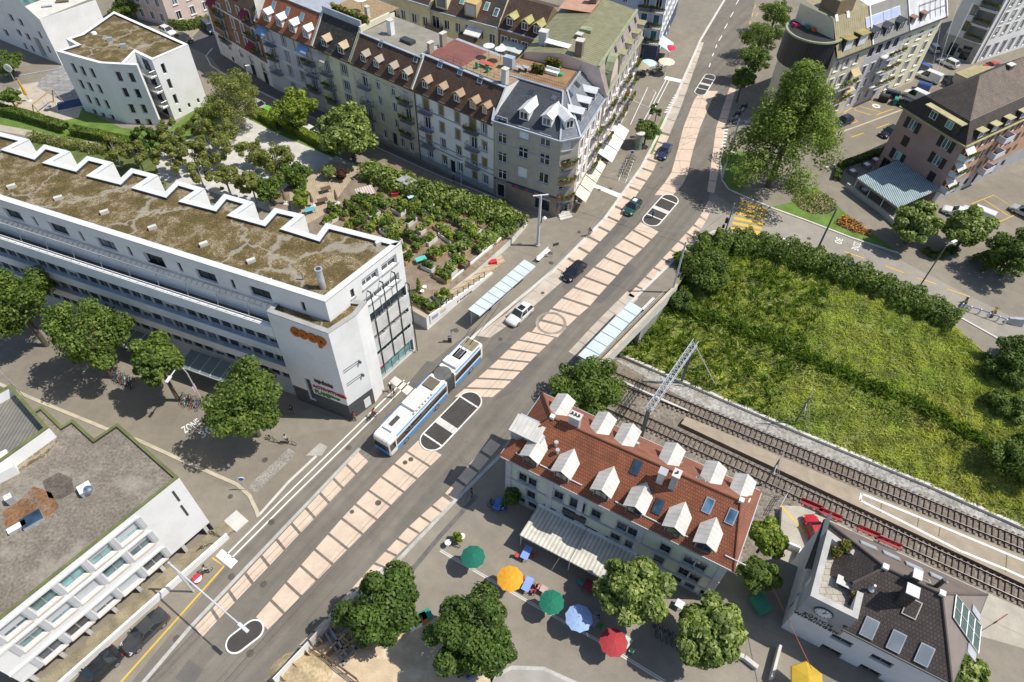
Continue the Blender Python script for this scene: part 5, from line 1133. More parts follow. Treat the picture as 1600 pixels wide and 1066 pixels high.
# ================================================================ grey corner house with slate mansard
F0,F1,F2=Vector((-3.65,90.6,0)),Vector((6.1,85.75,0)),Vector((8.8,87.,0)); FD=Vector((12.2,32.,0)).normalized(); F3=F2+FD*11.5; fz=13.6
fn=Fac(F0,F1,0,1,trim).n; F4=F0-fn*11
B=Bld('grey_corner_house','grey stone corner house with slate mansard roof, roof terrace and a corner shop',[F0,F1,F2,F3,F4],'apartment house')
f=B.fac(F0,F1,0,fz,PL['grey'],[(0,3.5,PL['grey_base'])]); fc=B.fac(F1,F2,0,fz,PL['grey'],[(0,3.5,PL['grey_base'])]); fr=B.fac(F2,F3,0,fz,PL['blush'],[(0,3.5,PL['grey_base'])]); bk=MB()
for a,b in ((F3,F4),(F4,F0)): bk.poly([a,b,b+ZV*fz,a+ZV*fz],PL['grey'])
B.part('rear_wall',bk)
o4,k4=(760,60),3.675
kw=dict(surround=trimb,sill=trimb)
wf=[c(o4,k4,(90,478)),c(o4,k4,(90,575)),c(o4,k4,(90,683)),c(o4,k4,(90,782))]
for i,r in enumerate(wf): B.row(f,r,1.5,1.25 if i==0 else 1.75,mx=2,mz=2,**kw)
rows=[((215,548),(337,588)),((210,658),(333,695)),((207,770),(327,803))]
for j,r in enumerate(rows):
    for i,p in enumerate(c(o4,k4,*r)):
        x,z=f.hit(*p); B.win(f,x,z-.9,1.6,1.8,blind=blindw if (j+i)%2==0 and (j,i)!=(1,1) else None,**kw)
for p in c(o4,k4,(465,608),(455,730),(445,835)): x,z=fc.hit(*p); B.win(fc,x,z-1.,1.5,2.,sill=trim,blind=blind if p[1]<230 else None)
for z in (3.3,6.4,9.4):
    a,b=fc.pt(.15,z),fc.pt(fc.L-.15,z); 
    P=[a,b,fc.pt(fc.L-.1,z,.4),fc.pt(fc.L*.75,z,.9),fc.pt(fc.L*.25,z,.9),fc.pt(.1,z,.4)]; P=[Vector((p.x,p.y,z)) for p in (P[0],P[5],P[4],P[3],P[2],P[1])]
    o=B.part('balcony',MB().hexa([p-ZV*.35 for p in P],P,PL['grey_base'])); r=MB(); r.path([p+ZV*.9 for p in P[1:-1]],.04,metald)
    for a_,b_ in zip(P[1:-1],P[2:-1]): r.poly([a_,b_,b_+ZV*.7,a_+ZV*.7],M('rusty_balcony_panel',(.22,.15,.1),var=.3))
    r.build('railing',o); foliage_box('flower_box',[p+ZV*.6 for p in P[1:-1]],.25,.4,o,90)
B.band(f,3.5,.22,.15,metald); B.band(f,9.9,.16,.08,trimb); B.band(f,fz-.3,.3,.3,trimb,name='cornice'); B.band(fc,fz-.3,.3,.3,trimb,name='cornice'); B.band(fr,fz-.3,.3,.3,trimw,name='cornice')
B.win(f,1.2,.2,1.3,2.5,frame=framed,depth=.35,name='front_door',surround=trimb)
x,_=f.hit(*c(o4,k4,(318,945))[0]); B.win(f,x,.35,2.6,2.4,frame=framed,depth=.4,mx=3); B.part('shop_awning_rail',MB().obox(f.pt(x-1.5,2.75,.1),f.e*3.,f.n*.2,ZV*.12,trimw))
sq1,sq2=M('blue_sign_square',(.07,.1,.2),rough=.5),M('red_sign_square',(.45,.07,.07),rough=.5)
for i in range(10): B.part('sign_square',MB().obox(f.pt(3.2+i*.56,2.95-.02,.02),f.e*.52,f.n*.04,ZV*.52,sq2 if i in (1,4,7) else sq1))
for i,z in enumerate((2.,1.45,.9)): B.part('sign_square',MB().obox(fc.pt(.12,z,.02),fc.e*.35,fc.n*.04,ZV*.5,sq2 if i==2 else sq1)); B.part('sign_square',MB().obox(fc.pt(fc.L-.5,z,.02),fc.e*.35,fc.n*.04,ZV*.5,sq2 if i==1 else sq1))
B.win(fc,fc.L/2,.45,1.4,2.3,frame=framed,depth=.4,name='shop_door'); B.awning(fc,fc.L/2,2.9,1.7,.7,.3,M('bright_blue_awning',(.05,.2,.42)))
for i in range(3): B.part('step',MB().obox(fc.pt(.4-.15*i,0,.003),fc.e*(fc.L-.8+.3*i),fc.n*(1.2-.35*(2-i)*1 if 0 else .35*(3-i)+.2),ZV*(.14*(i+1)),concw) if i<1 else MB().obox(fc.pt(.5,.14*i,.003),fc.e*(fc.L-1.),fc.n*(1.2-.4*i),ZV*.14,concw))
for r in (10.6,7.6,4.5):
    for i in range(4): B.win(fr,1.4+i*2.7,r,1.1,1.9,surround=trimw,sill=trimw,shut=M('white_shutter',(.68,.67,.64)) if (i+int(r))%2 else None,sw=.5)
for z in (9.2,6.2,3.4): B.balcony(fr,8.2,z,2.6,1.,trim,metald,.95,plants=True)
for i in range(4): B.awning(fr,1.8+i*2.8,3.2,2.6,1.9,1.,M('cream_awning',(.62,.55,.47)))
for i in range(4): B.win(fr,1.8+i*2.8,.3,2.,2.3,frame=framed,depth=.3)
# mansard
dz=17.2; K=[W(*p,dz) for p in c(o4,k4,(85,200),(440,305),(462,300),(580,135))]; 
E_=[f.pt(-.1,fz,.35),f.pt(f.L,fz,.35)+fc.n*0,fc.pt(fc.L,fz,.35),fr.pt(fr.L,fz,.35)]
T=[K[0],K[1],K[2],K[3]]; T4=Vector((K[0].x,K[0].y,dz))-fn*8.5
B.part('slate_front',MB().poly([E_[0],E_[1],T[1],T[0]],t_sl)); B.part('slate_corner',MB().poly([E_[1],E_[2],T[2],T[1]],t_sla)); B.part('slate_side',MB().poly([E_[2],E_[3],T[3],T[2]],t_sla))
gm=MB()
for a,b in ((T[0],E_[0]),(T[1],E_[1]),(T[2],E_[2]),(T[0],T[1]),(T[2],T[3]),(E_[0],E_[1]),(E_[1],E_[2]),(E_[2],E_[3]),(T[3],E_[3])): gm.beam(a+ZV*.08,b+ZV*.08,.4 if a is T[0] else .25,.16,lead)
B.part('lead_flashing',gm)
deck=M('wood_terrace_deck',(.27,.16,.08),var=.2); B.part('roof_terrace',MB().poly([t+ZV*.02 for t in (T[0],T[1],T[2],T[3],T4)],deck))
rr=MB()
for a,b in ((T[0],T[1]),(T[1],T[2]),(T[2],T[3])):
    a,b=a+(T4-T[0])*.03,b+(T4-T[0])*.03; n=int((b-a).length/.3)
    for h in (.55,1.): rr.tube(a+ZV*h,b+ZV*h,.03,metald,n=4)
    for i in range(n+1): q=a.lerp(b,i/max(1,n)); rr.tube(q,q+ZV,.018,metald,n=3)
B.part('terrace_railing',rr)
def tp_(px,z=dz): return W(*c(o4,k4,px)[0],z)
q=tp_((375,205)); B.part('white_sofa',MB().box(q+ZV*.3,(2.2,.8,.45),trimw,f.rz).box(q+ZV*.6-fn*.35,(2.2,.15,.6),trimw,f.rz)); q=tp_((425,215)); B.part('green_stool',MB().lathe([(.35,0),(.4,.4),(.3,.45)],M('green_plastic',(.04,.35,.15)),q,10))
for px,s in (((370,160),1.2),((265,190),1.5),((290,110),1.4),((345,155),.8)): q=tp_(px); foliage_box('terrace_plants',[q,q+f.e*1.2*s],.4,1.2,B.root,int(200*s),.2,L_flower if s<1.3 else None)
for a,b in (((225,190),(240,215)),((190,190),(195,205))): q=tp_(a); B.part('terrace_table',MB().box(q+ZV*.7,(1.2,.7,.05),zinc,f.rz).box(q+ZV*.35,(.3,.3,.65),metald,f.rz))
q=tp_((405,110)); B.part('terrace_canopy',MB().box(q+ZV*2.2,(4.,1.4,.08),trimw,f.rz).box(q+ZV*1.1+f.e*1.9,(.08,1.3,2.2),trimw,f.rz).box(q+ZV*1.1-f.e*1.9,(.08,1.3,2.2),trimw,f.rz))
q=tp_((535,120)); B.part('terrace_wall',MB().box(q+ZV*.8,(2.6,.3,1.6),metald,f.rz)); chimney(B,tp_((525,70)),.9,.9,2.6,M('brown_chimney',(.2,.15,.12)),f.rz); chimney(B,tp_((315,75)),.6,.6,1.5,MT['brown_chimney'],f.rz); q=tp_((130,170)); B.part('terrace_shed',MB().box(q+ZV*.9,(1.6,1.,1.8),lead,f.rz))
class PSl:
    def __init__(s,f,a,b,c_): s.f=f; s.N=(b-a).cross(c_-a).normalized(); s.N=s.N if s.N.z>0 else -s.N; s.o=a; s.r=max(.3,-s.N.dot(-f.n)/s.N.z if False else s.N.dot(f.n)/s.N.z)
    def hit(s,u,v): r=ray(u,v); c0=Vector((0,0,H)); return c0+r*(s.N.dot(s.o-c0)/s.N.dot(r))
s1,s2,s3=PSl(f,E_[0],E_[1],T[0]),PSl(fc,E_[1],E_[2],T[1]),PSl(fr,E_[2],E_[3],T[2])
wd=MT['white_sheet_dormer_roof']
for p in c(o4,k4,(215,470),(345,505)): dormer(B,s1,s1.hit(*p),1.5,1.5,trimw,wd,'gable',framew,.25)
dormer(B,s2,s2.hit(*c(o4,k4,(475,520))[0]),1.4,1.5,trimw,wd,'gable',framew,.25)
for p in c((840,0),4.845,(340,905),(392,825),(440,750)): dormer(B,s3,s3.hit(*p),1.3,1.4,trimw,wd,'gable',framew,.25,cheek=t_sla)
for p in c(o4,k4,(250,325),(382,358)): skylight(B,s1,s1.hit(*p),.9,.9,framed,gl)
for p in c(o4,k4,(493,335),(533,280),(573,225)): skylight(B,s3,s3.hit(*p),.9,1.,framed,gl)
B.done()
# ================================================================ pale pink house along the road
G0=F3; G1=F2+FD*33.; gz=14.2; gn=fr.n
B=Bld('pale_pink_house','pale pink house with curved gable and grey green metal roof along the main road',[G0,G1,G1-gn*13,G0-gn*13],'apartment house')
f=B.fac(G0,G1,0,gz,PL['pinkish'],[(0,3.6,PL['grey'])]); bk=MB()
for a,b in ((G1,G1-gn*13),(G0-gn*13,G0)): bk.poly([a,b,b+ZV*gz,a+ZV*gz],PL['pinkish'])
B.part('side_wall',bk)
for r in (11.,8.,4.9):
    for i in range(9): B.win(f,1.5+i*2.35,r,1.1,1.95,surround=trimw,sill=trimw,shut=MT['white_shutter'] if i%2 else None,sw=.45)
for z in (10.4,7.3,4.2):
    for x in (4.,12.,18.): B.balcony(f,x,z,2.6,1.1,trim,metald,.95,plants=True)
for i in range(3): B.awning(f,2.6+i*3.6,3.4,3.4,2.6,1.1,M('white_awning',(.72,.7,.67)))
for i in range(8): B.win(f,1.7+i*2.6,.3,2.,2.4,frame=framed,depth=.3)
sl=Slope(f,gz,2.4,.4); up=4.2
B.part('mansard_slope',MB().poly([sl.at(0,0),sl.at(f.L,0),sl.at(f.L,up),sl.at(0,up)],slats('pinkish_grey_seams',(.33,.28,.25),(.22,.19,.17),.5,.15)))
R0,R1=sl.at(0,up),sl.at(f.L,up); m0,m1=R0-gn*6+ZV*.9,R1-gn*6+ZV*.9
B.part('metal_roof',MB().poly([R0,R1,m1,m0],seam).poly([m0,m1,m1-gn*6-ZV*1.,m0-gn*6-ZV*1.],seam)); B.part('gable_wall',MB().poly([G0,sl.at(0,0),R0,m0,m0-gn*6-ZV,G0-gn*13],PL['pinkish'])); B.part('gable_wall',MB().poly([G1,G1-gn*13,m1-gn*6-ZV,m1,R1,sl.at(f.L,0)],PL['pinkish']))
B.part('ridge_flashing',MB().beam(R0+ZV*.1,R1+ZV*.1,.4,.25,copper)); B.part('gutter',MB().beam(sl.at(0,-.1),sl.at(f.L,-.1),.25,.25,copper))
# curved gable
gx=4.2; pr=[(-2.6,0),(-2.5,1.5),(-2.1,2.8),(-1.4,3.8),(-.6,4.3),(.6,4.3),(1.4,3.8),(2.1,2.8),(2.5,1.5),(2.6,0)]
B.part('curved_gable',MB().hexa([f.pt(gx+a,gz+b,-.9) for a,b in pr],[f.pt(gx+a,gz+b,.12) for a,b in pr],PL['pinkish']))
gm=MB()
for (a,b),(a2,b2) in zip(pr,pr[1:]): gm.beam(f.pt(gx+a,gz+b+.05,-.3),f.pt(gx+a2,gz+b2+.05,-.3),1.3,.14,copper)
gm.obox(f.pt(gx-2.4,gz+2.6,-.2),f.e*4.8,-f.n*3,ZV*.1,copper); B.part('gable_coping',gm)
for x in (9.5,13.5,17.5,21): dormer(B,sl,sl.at(x,.6),1.7,1.9,PL['pinkish'],M('green_copper_dormer_roof',(.27,.26,.14),var=.2),'flat',framew,.4)
for x in (8,12,16,19.5): skylight(B,sl,sl.at(x,3.),.8,.9,framed,gl)
chimney(B,R0+f.e*1.2-gn*3.6+ZV*.4,1.1,1.1,2.4,MT['brown_chimney'],f.rz); chimney(B,R0+f.e*19-gn*7,1.2,1.2,2.6,MT['brown_chimney'],f.rz); chimney(B,R0+f.e*3-gn*10,1.2,1.2,2.2,zinc,f.rz)
B.part('roof_hatch',MB().box(R0+f.e*9-gn*5+ZV*.95,(1.2,1.8,.4),copper,f.rz)); B.part('roof_terrace',MB().poly([R0+f.e*15-gn*6.2+ZV*1.,R0+f.e*20-gn*6.2+ZV*1.,R0+f.e*20-gn*11.8+ZV*.75,R0+f.e*15-gn*11.8+ZV*.75],M('salmon_terrace',(.45,.26,.18))))
B.done()
# ================================================================ white curved house, top left
wz=11.2
hp=[(87.5,80),(122,89.8),(156,99),(192,101),(211,81.5),(237,94),(294,69.5),(178,18),(128,53),(103,61),(119,70)]
P=[v2(p) for p in Wp(hp,wz)]
B=Bld('white_curved_house','white four storey house with curved front and moss roof above the park',P)
fin=v2(W(213,102.2,wz)); fs=[B.fac(P[0],P[2],0,wz,PL['white']),B.fac(P[2],fin,0,wz,PL['white'])]; f3=B.fac(P[3],P[4],0,wz,PL['white']); f4=B.fac(P[4],P[5],0,wz,PL['bluegrey']); f5=B.fac(P[5],P[6],0,wz,PL['white'])
B.part('rear_wall',MB()) if 0 else None
bk=MB()
for i in range(6,11): a,b=P[i],P[(i+1)%11]; bk.poly([a,b,b+ZV*wz,a+ZV*wz],PL['white'])
B.part('rear_wall',bk); parapet(B,P,wz,.55,.3,trimw,metald,moss)
d_=(P[3]-P[2]).normalized(); B.part('wall_fin',MB().obox(P[3]+Vector((-fs[1].e.y,fs[1].e.x,0))*.45,fin-P[3],Vector((-fs[1].e.y,fs[1].e.x,0))*.1,ZV*wz,PL['white']).obox(P[3]+ZV*wz,fin-P[3],Vector((-fs[1].e.y,fs[1].e.x,0))*.55,ZV*.04,trimw).obox(fin,fs[1].e*.03,Vector((-fs[1].e.y,fs[1].e.x,0))*.55,ZV*wz,PL['white']))
kw=dict(frame=framed,depth=.4,mx=1,pane=gl)
def wcol(pts,w=.95,h=1.75):
    for p in pts:
        best=None
        for f in fs:
            x,z=f.hit(*p)
            if w/2+.05<x<f.L-w/2-.05: best=(f,x,z)
        if best is None: f=min(fs,key=lambda f:abs(f.hit(*p)[0]-f.L/2)-f.L/2); x,z=f.hit(*p); best=(f,min(max(x,w/2+.1),f.L-w/2-.1),z)
        B.win(best[0],best[1],best[2]-h/2,w,h,**kw)
k6=6.664
wcol(c((0,60),k6,(770,310),(865,340),(965,362),(850,480),(940,505),(1040,530),(925,635),(1015,665),(1115,690),(995,785),(1085,820),(1180,840)))
wcol(c((0,0),4,(745,480),(825,487),(785,580),(862,587),(825,680),(900,682),(865,772),(935,772)))
for p in c((0,0),4,(1025,430),(1062,525),(1098,620)): x,z=f5.hit(*p); B.win(f5,x,z-.9,.7,1.8,**kw)
for p in c((0,0),4,(1125,690),(1183,657),(1240,628)): x,z=f5.hit(*p); B.win(f5,x,z-.5,.5,.9,**kw)
for z in (2.8,5.6,8.4): B.balcony(f4,f4.L/2,z,f4.L-.3,1.2,concw,metal,1.)
for z in (.2,3.,5.8,8.5): B.win(f4,f4.L/2,z,2.,2.2,frame=framed,depth=.2)
for u,v in ((172,64),(193,74)): p=W(u,v,10.9); B.part('roof_outlet',MB().box(p+ZV*.3,(1.,.5,.6),zinc,.4))
p=W(147,53,10.9); B.part('roof_dome',MB().lathe([(.5,0),(.4,.3),(.05,.4)],trimw,p,10))
B.done()
# slanted white building behind it
A,Bq=W(-40,45),W(97,102); A,Bq=v2(A),v2(Bq)
tz=13.; f0_=Fac(A,Bq,0,1,trim); xr,zr_=f0_.hit(90,19); xl,zl=f0_.hit(57,0)
B=Bld('white_gabled_block','large white block with sloping pale metal roof and small dark windows, top left corner',[A,Bq,Bq-f0_.n*12,A-f0_.n*12])
f=B.fac(A,Bq,0,8.2,PL['white'])
top_=[f.pt(0,8.2),f.pt(f.L,8.2),f.pt(f.L,9.),f.pt(f.L-6.5,12.6),f.pt(0,17)]
B.part('gable_wall',MB().poly(top_,PL['white']))
B.part('end_wall',MB().poly([f.pt(f.L,0),f.pt(f.L,0,-12),f.pt(f.L,8.5,-12),f.pt(f.L,9.)],PL['white']))
e0,e1=f.pt(f.L-6.5,12.6,.2),f.pt(0,17,.2)
B.part('metal_roof',MB().hexa([p for p in (e1,e0,e0-f.n*14,e1-f.n*14)],[p+ZV*.25 for p in (e1,e0,e0-f.n*14,e1-f.n*14)],seamw))
B.part('terrace_floor',MB().poly([f.pt(f.L-6.5,9.4,0),f.pt(f.L,9.,0),f.pt(f.L,9.,-12),f.pt(f.L-6.5,9.4,-12)],concw))
B.part('terrace_glazing',MB().obox(f.pt(f.L-6.45,9.4,-11),f.n*10.5,f.e*.1,ZV*3,glt)); B.part('sun_lounger',MB().box(f.pt(f.L-3,9.6,-4),(1.8,.6,.3),trimw,.4)); B.part('terrace_bench',MB().box(f.pt(f.L-2.5,9.7,-7),(2.2,.8,.5),wood,.4))
for p in c((0,0),4,(75,40),(70,110),(130,140),(120,205),(175,230),(40,205),(20,20)): x,z=f.hit(*p); z<7.2 and B.win(f,x,z-.7,1.3,1.4,**kw)
for p in c((0,0),4,(155,25),(205,122),(250,218),(305,310),(160,290),(205,305)): x,z=f.hit(*p); z<7.2 and B.win(f,x,z-.7,.8,1.4,frame=framed,depth=.25,mx=2)
for p in c((0,0),4,(330,190),(365,278),(400,215)): x,z=f.hit(*p); z<7. and B.win(f,x,z-.7,1.6,1.5,**kw)
B.win(f,f.hit(70,88)[0],.2,1.8,4.,frame=framed,depth=.8,mx=1,name='passage')
B.done()
# pale rose house behind
A,Bq=v2(W(216,30)),v2(W(268,42)); n_=Fac(A,Bq,0,1,trim).n
B=Bld('pale_rose_house','pale rose house with grey shutters beside the top left street bend',[A,Bq,Bq-n_*12,A-n_*12]); f=B.fac(A,Bq,0,13,PL['pinkish']); C2=v2(W(332,18)); fr=B.fac(Bq,C2,0,13,PL['pinkish'])
B.part('roof',MB().flat([(p.x,p.y,13) for p in (A,Bq,C2,C2-n_*12,A-n_*12)],t_br)); B.part('rear_wall',MB().poly([A-n_*12,A,A+ZV*13,A-n_*12+ZV*13],PL['pinkish']))
for z in (.8,3.9,7,10):
    for x in (1.8,4.6,7.2,9.8): B.win(f,x,z,1.1,1.7,surround=trimw,sill=trimw)
    for x in (2.5,5.8,9): B.win(fr,x,z,1.1,1.7,surround=trimw,sill=trimw)
B.done()
# ================================================================ courtyard houses behind the row
def court(name,label,px0,px1,ez,wall,tile,rows,n,depth=9,rise=.9,up=4.,top=True,sh=None,bal=(),awn=(),skip=()):
    A,Bq=v2(W(*px0,ez)),v2(W(*px1,ez)); n_=Fac(A,Bq,0,1,trim).n
    b=Bld(name,label,[A,Bq,Bq-n_*depth,A-n_*depth],'apartment house'); f=b.fac(A,Bq,0,ez,wall); sl=Slope(f,ez,rise,.4)
    for z in rows:
        for i in range(n): 
            x=f.L*(i+.5)/n
            if i in bal: b.win(f,x,z-.4,1.6,2.3,surround=trimw,name='balcony_door'); b.balcony(f,x,z-.5,3.2,1.2,trim,metald,.95,solid=M('brown_balcony_panel',(.15,.12,.1)))
            else: b.win(f,x,z,1.15,1.7,surround=trimw,sill=trimw,shut=sh if sh and (i+int(z))%2 else None,sw=.5)
    b.part('roof_slope',MB().poly([sl.at(0,0),sl.at(f.L,0),sl.at(f.L,up),sl.at(0,up)],tile)); r0,r1=sl.at(0,up),sl.at(f.L,up)
    b.part('rear_roof',MB().poly([r0,r1,r1-n_*depth*.6-ZV*2,r0-n_*depth*.6-ZV*2],tile)); b.part('gutter',MB().beam(sl.at(0,0),sl.at(f.L,0),.25,.2,lead))
    sd=MB(); sd.poly([A-n_*depth,A,A+ZV*ez,r0,A-n_*depth+ZV*(ez)],wall); b.part('side_wall',sd); sd=MB(); sd.poly([Bq,Bq-n_*depth,Bq-n_*depth+ZV*ez,r1,Bq+ZV*ez],wall); b.part('side_wall',sd)
    for x,s in awn: b.awning(f,x,s,3.2,1.8,.8,M('white_awning',(.72,.7,.67)))
    return b,f,sl
k5=5.333
b,f,sl=court('yellow_court_house','pale yellow house with brown tiled roof, white awning and balconies behind the red roof terrace',(671,14),(760,37.8),14.2,PL['yellow'],t_br,(2.,5.1,8.2,11.3),5,bal=(0,3),awn=((13.5*.72,13.2),))
for x in (6,15.5): skylight(b,sl,sl.at(min(x,f.L-1),1.6),.9,1.5,trimw,glt)
o=b.part('box_dormer',MB().obox(sl.at(f.L*.72,.5)-f.e*1.2-f.n*2,f.e*2.4,f.n*2.,ZV*2.3,MT['tan_blind'])); MB().obox(sl.at(f.L*.72,.5)-f.e*.9+ZV*.3,f.e*1.8,f.n*.04,ZV*1.7,blind).build('window',o); o=b.part('box_dormer',MB().obox(sl.at(2.5,.5)-f.e*1.2-f.n*2,f.e*2.4,f.n*2.,ZV*2.3,PL['yellow'])); MB().obox(sl.at(2.5,.5)-f.e*.9+ZV*.3,f.e*1.8,f.n*.04,ZV*1.7,gl).build('window',o); b.done()
b,f,sl=court('shuttered_court_house','pale yellow house with grey shutters and leafy balconies, left of the box dormers',(602,-12),(671,9),15.,PL['yellow'],t_br,(2.,5.,8.,11.),4,sh=blind,bal=(0,)); b.done()
b,f,sl=court('white_court_house','plain white house wall with dark shutters at the top edge left of the yellow houses',(540,-28),(602,-12),15.,PL['white_dirty'],t_br,(2.,5.,8.,11.),3,sh=trimb); b.done()
b,f,sl=court('narrow_court_house','narrow cream house strip with one skylight right of the white awning',(760,37.8),(778,42.5),14.2,PL['cream'],t_dk,(2.,5.1,8.2,11.),1); skylight(b,sl,sl.at(f.L/2,1.2),.9,1.5,trimw,glt); b.done()
b,f,sl=court('brown_court_house','ochre brown house with rounded dormers and glass canopy behind the roof terrace',(780,43),(845,62),14.,M('ochre_brown_plaster',(.27,.18,.1),var=.1),t_br,(2.,5.1,8.2,11.),4)
for x in (2.,5.,9.): dormer(b,sl,sl.at(min(x,f.L-1),.6),1.4,1.5,woodd,M('mossy_gold_dormer_roof',(.36,.33,.13),var=.2),'gable',framew,.3)
b.awning(f,3.4,12.2,4.4,2.4,.5,M('glass_canopy_cloth',(.55,.6,.58))); b.done()
# ================================================================ pale blue cafe house
A,Bq,C2=v2(W(985,92)),v2(W(1023,98)),v2(W(1056,22)); Z0=v2(W(935,70)); n_=Fac(A,Bq,0,1,trim).n
B=Bld('blue_cafe_house','pale blue house with dark blue ground floor cafe and iron balconies',[Z0,A,Bq,C2,C2-n_*0+Vector((-14,6,0))],'apartment house')
f0=B.fac(Z0,A,0,16,PL['blue']); f=B.fac(A,Bq,0,16,PL['blue'],[(0,3.4,PL['navy'])]); fr=B.fac(Bq,C2,0,16,M('pale_blue_white_plaster',(.66,.7,.76),var=.05),[(0,3.4,PL['navy'])])
B.part('rear_wall',MB().poly([C2,C2+Vector((-14,6,0)),C2+Vector((-14,6,16)),C2+ZV*16],PL['blue']).flat([(p.x,p.y,16) for p in (Z0,A,Bq,C2,C2+Vector((-14,6,0)))],zinc))
tsh=M('teal_shutter',(.03,.14,.2))
for z in (4.2,7.3,10.4,13.3):
    for x in (f.L*.27,f.L*.75): B.win(f,x,z,1.15,2.2,surround=trimw,blind=tsh if z<10 else None,name='balcony_door'); B.balcony(f,x,z-.15,2.6,1.,concw,metald,.95,plants=True)
    for i in range(3): B.win(f0,2+i*3.2,z,1.1,1.8,surround=trimw)
    for i in range(7): B.win(fr,1.6+i*2.7,z,1.1,1.9,surround=trimw,sill=trimw)
B.win(f,1.8,.2,1.3,2.6,frame=trimw,depth=.3,name='shop_door'); B.win(f,4.6,.9,2.4,1.9,frame=trimw,depth=.3,mx=1)
for i in range(5): B.win(fr,2.4+i*3.4,.5,2.,2.3,frame=trimw,depth=.3)
B.awning(fr,3.,3.5,4.4,2.6,1.2,M('pale_blue_awning',(.5,.56,.72))); B.done()
# ================================================================ row of three houses, upper right
rA,rB=v2(W(1285,188)),v2(W(1419,129.5)); rF=Fac(rA,rB,0,1,trim); rn=rF.n
xs=[rF.hit(*p)[0] for p in ((1359,71.5),(1416,51.8),(1470,36.5))]; rz=sum(rF.hit(*p)[1] for p in ((1359,71.5),(1416,51.8),(1295,88)))/3
o6,k6_=(1220,0),5.33
def runit(name,label,x0,x1,wall,tile,rise=1.6,up=5.5,top=seam):
    A,Bq=rF.pt(x0,0),rF.pt(x1,0); b=Bld(name,label,[A,Bq,Bq-rn*10,A-rn*10],'apartment house'); f=b.fac(A,Bq,0,rz,wall); sl=Slope(f,rz,rise,.45)
    b.part('roof_slope',MB().poly([sl.at(0,0),sl.at(f.L,0),sl.at(f.L,up),sl.at(0,up)],tile)); r0,r1=sl.at(0,up),sl.at(f.L,up)
    b.part('flat_roof',MB().poly([r0,r1,r1-rn*6+ZV*.8,r0-rn*6+ZV*.8],top)); b.part('verge',MB().beam(sl.at(f.L,0)+ZV*.1,r1+ZV*.1,.3,.3,trimw)); b.part('gutter',MB().beam(sl.at(0,-.1),sl.at(f.L,-.1),.25,.22,metald))
    b.part('side_wall',MB().poly([A-rn*10,A,A+ZV*rz,r0,A-rn*10+ZV*(rz+up)],wall)); b.part('side_wall',MB().poly([Bq,Bq-rn*10,Bq-rn*10+ZV*(rz+up),r1,Bq+ZV*rz],wall)); return b,f,sl
tcn=W(*c(o6,k6_,(285,255))[0],15.6); tcn=Vector((tcn.x,tcn.y,0)); R_=4.9; xL=(tcn-rF.A).dot(rF.e)
B,f,sl=runit('terrace_topped_house','cream house with brown green metal roof and round roof terrace behind the big tree',xL,xs[0],PL['cream'],seamb,top=seamb)
for z in (1.,4.,7.,10.2):
    for i in range(int((f.L-1)/2.7)): B.win(f,1.5+i*2.7,z,1.2,1.8,surround=trimw,sill=trimw,shut=blind if i%2 else None,sw=.5)
for z in (3.6,6.6):
    for x in (f.L-4,): B.balcony(f,x,z,5,1.2,concw,metal,.95,plants=True); B.awning(f,x+2,z+2.6,2.2,1.2,.9,M('striped_orange_awning',(.5,.4,.22)))
for p in c(o6,k6_,(545,405),(660,370)): q=sl.hit(*p); dormer(B,sl,sl.at((q-sl.o).dot(f.e),.6),2.1,2.1,metald,M('olive_dormer_roof',(.3,.25,.1),var=.2),'flat',framew,.4,blind=blindw,cheek=metald)
for p in c(o6,k6_,(465,180),(560,150)): skylight(B,sl,sl.hit(*p),.7,1.1,trimw,trimw)
# round terrace turret
B.part('turret_wall',MB().lathe([(R_-.4,0),(R_-.4,10.5),(R_,10.6),(R_-.55,14.6)],PL['cream'],tcn,28))
B.part('turret_cladding',MB().lathe([(R_+.02,10.4),(R_-.1,15.6)],seamd,tcn,40)); B.part('turret_rim',MB().lathe([(R_-.35,15.5),(R_-.3,15.75),(R_+.05,15.75),(R_+.1,15.5)],copper,tcn,40)); B.part('turret_floor',MB().lathe([(R_-.4,15.2),(R_-.45,15.22)],M('terrace_stone',(.33,.27,.23),var=.2),tcn,28))
for dx,dy,col in ((-2.8,1.6,(.6,.03,.1)),(.2,.2,(.65,.13,.03)),(2.2,-.6,(.06,.06,.07)),(-1.,2.6,(.7,.7,.7)),(3.1,1.6,(.03,.03,.04)),(-.6,1.,(.05,.25,.12))): q=tcn+Vector((dx,dy,15.55)); B.part('terrace_lounger',MB().box(q,(1.5,.8,.35),M('cushion_%d'%int(col[0]*100),col),.6).box(q+Vector((-.6,-.4,.35)),(.3,.8,.6),M('cushion_%d'%int(col[0]*100),col),.6))
q=sl.at(3,5.5); B.part('roof_block',MB().box(q-rn*2+ZV*1.2,(4.5,3.5,2.6),M('brown_sheet',(.2,.15,.09)),rF.rz,top=seam))
B.done()
B,f,sl=runit('lilac_balcony_house','lilac grey house with deep planted balconies and a solar strip on its roof',xs[0],xs[1],PL['lilac'],M('grey_slab_roof',(.24,.235,.215),var=.12),top=seamw)
for z in (1.,4.,7.,10.4):
    for i in range(5): B.win(f,1.3+i*2.45,z,1.5 if z>10 else 1.25,1.75,frame=framed if z>10 else framew,surround=None if z>10 else trimw,shut=None)
for z in (3.6,6.6,9.4): B.balcony(f,8.,z,5.4,1.5,trimw,metal,.95,plants=True)
for p in c(o6,k6_,(775,315),(880,295),(990,265)): q=sl.hit(*p); dormer(B,sl,sl.at((q-sl.o).dot(f.e),.6),1.6,1.7,metald,M('dark_lead_roof',(.09,.095,.11),rough=.4),'gable',framew,.3,cheek=metald)
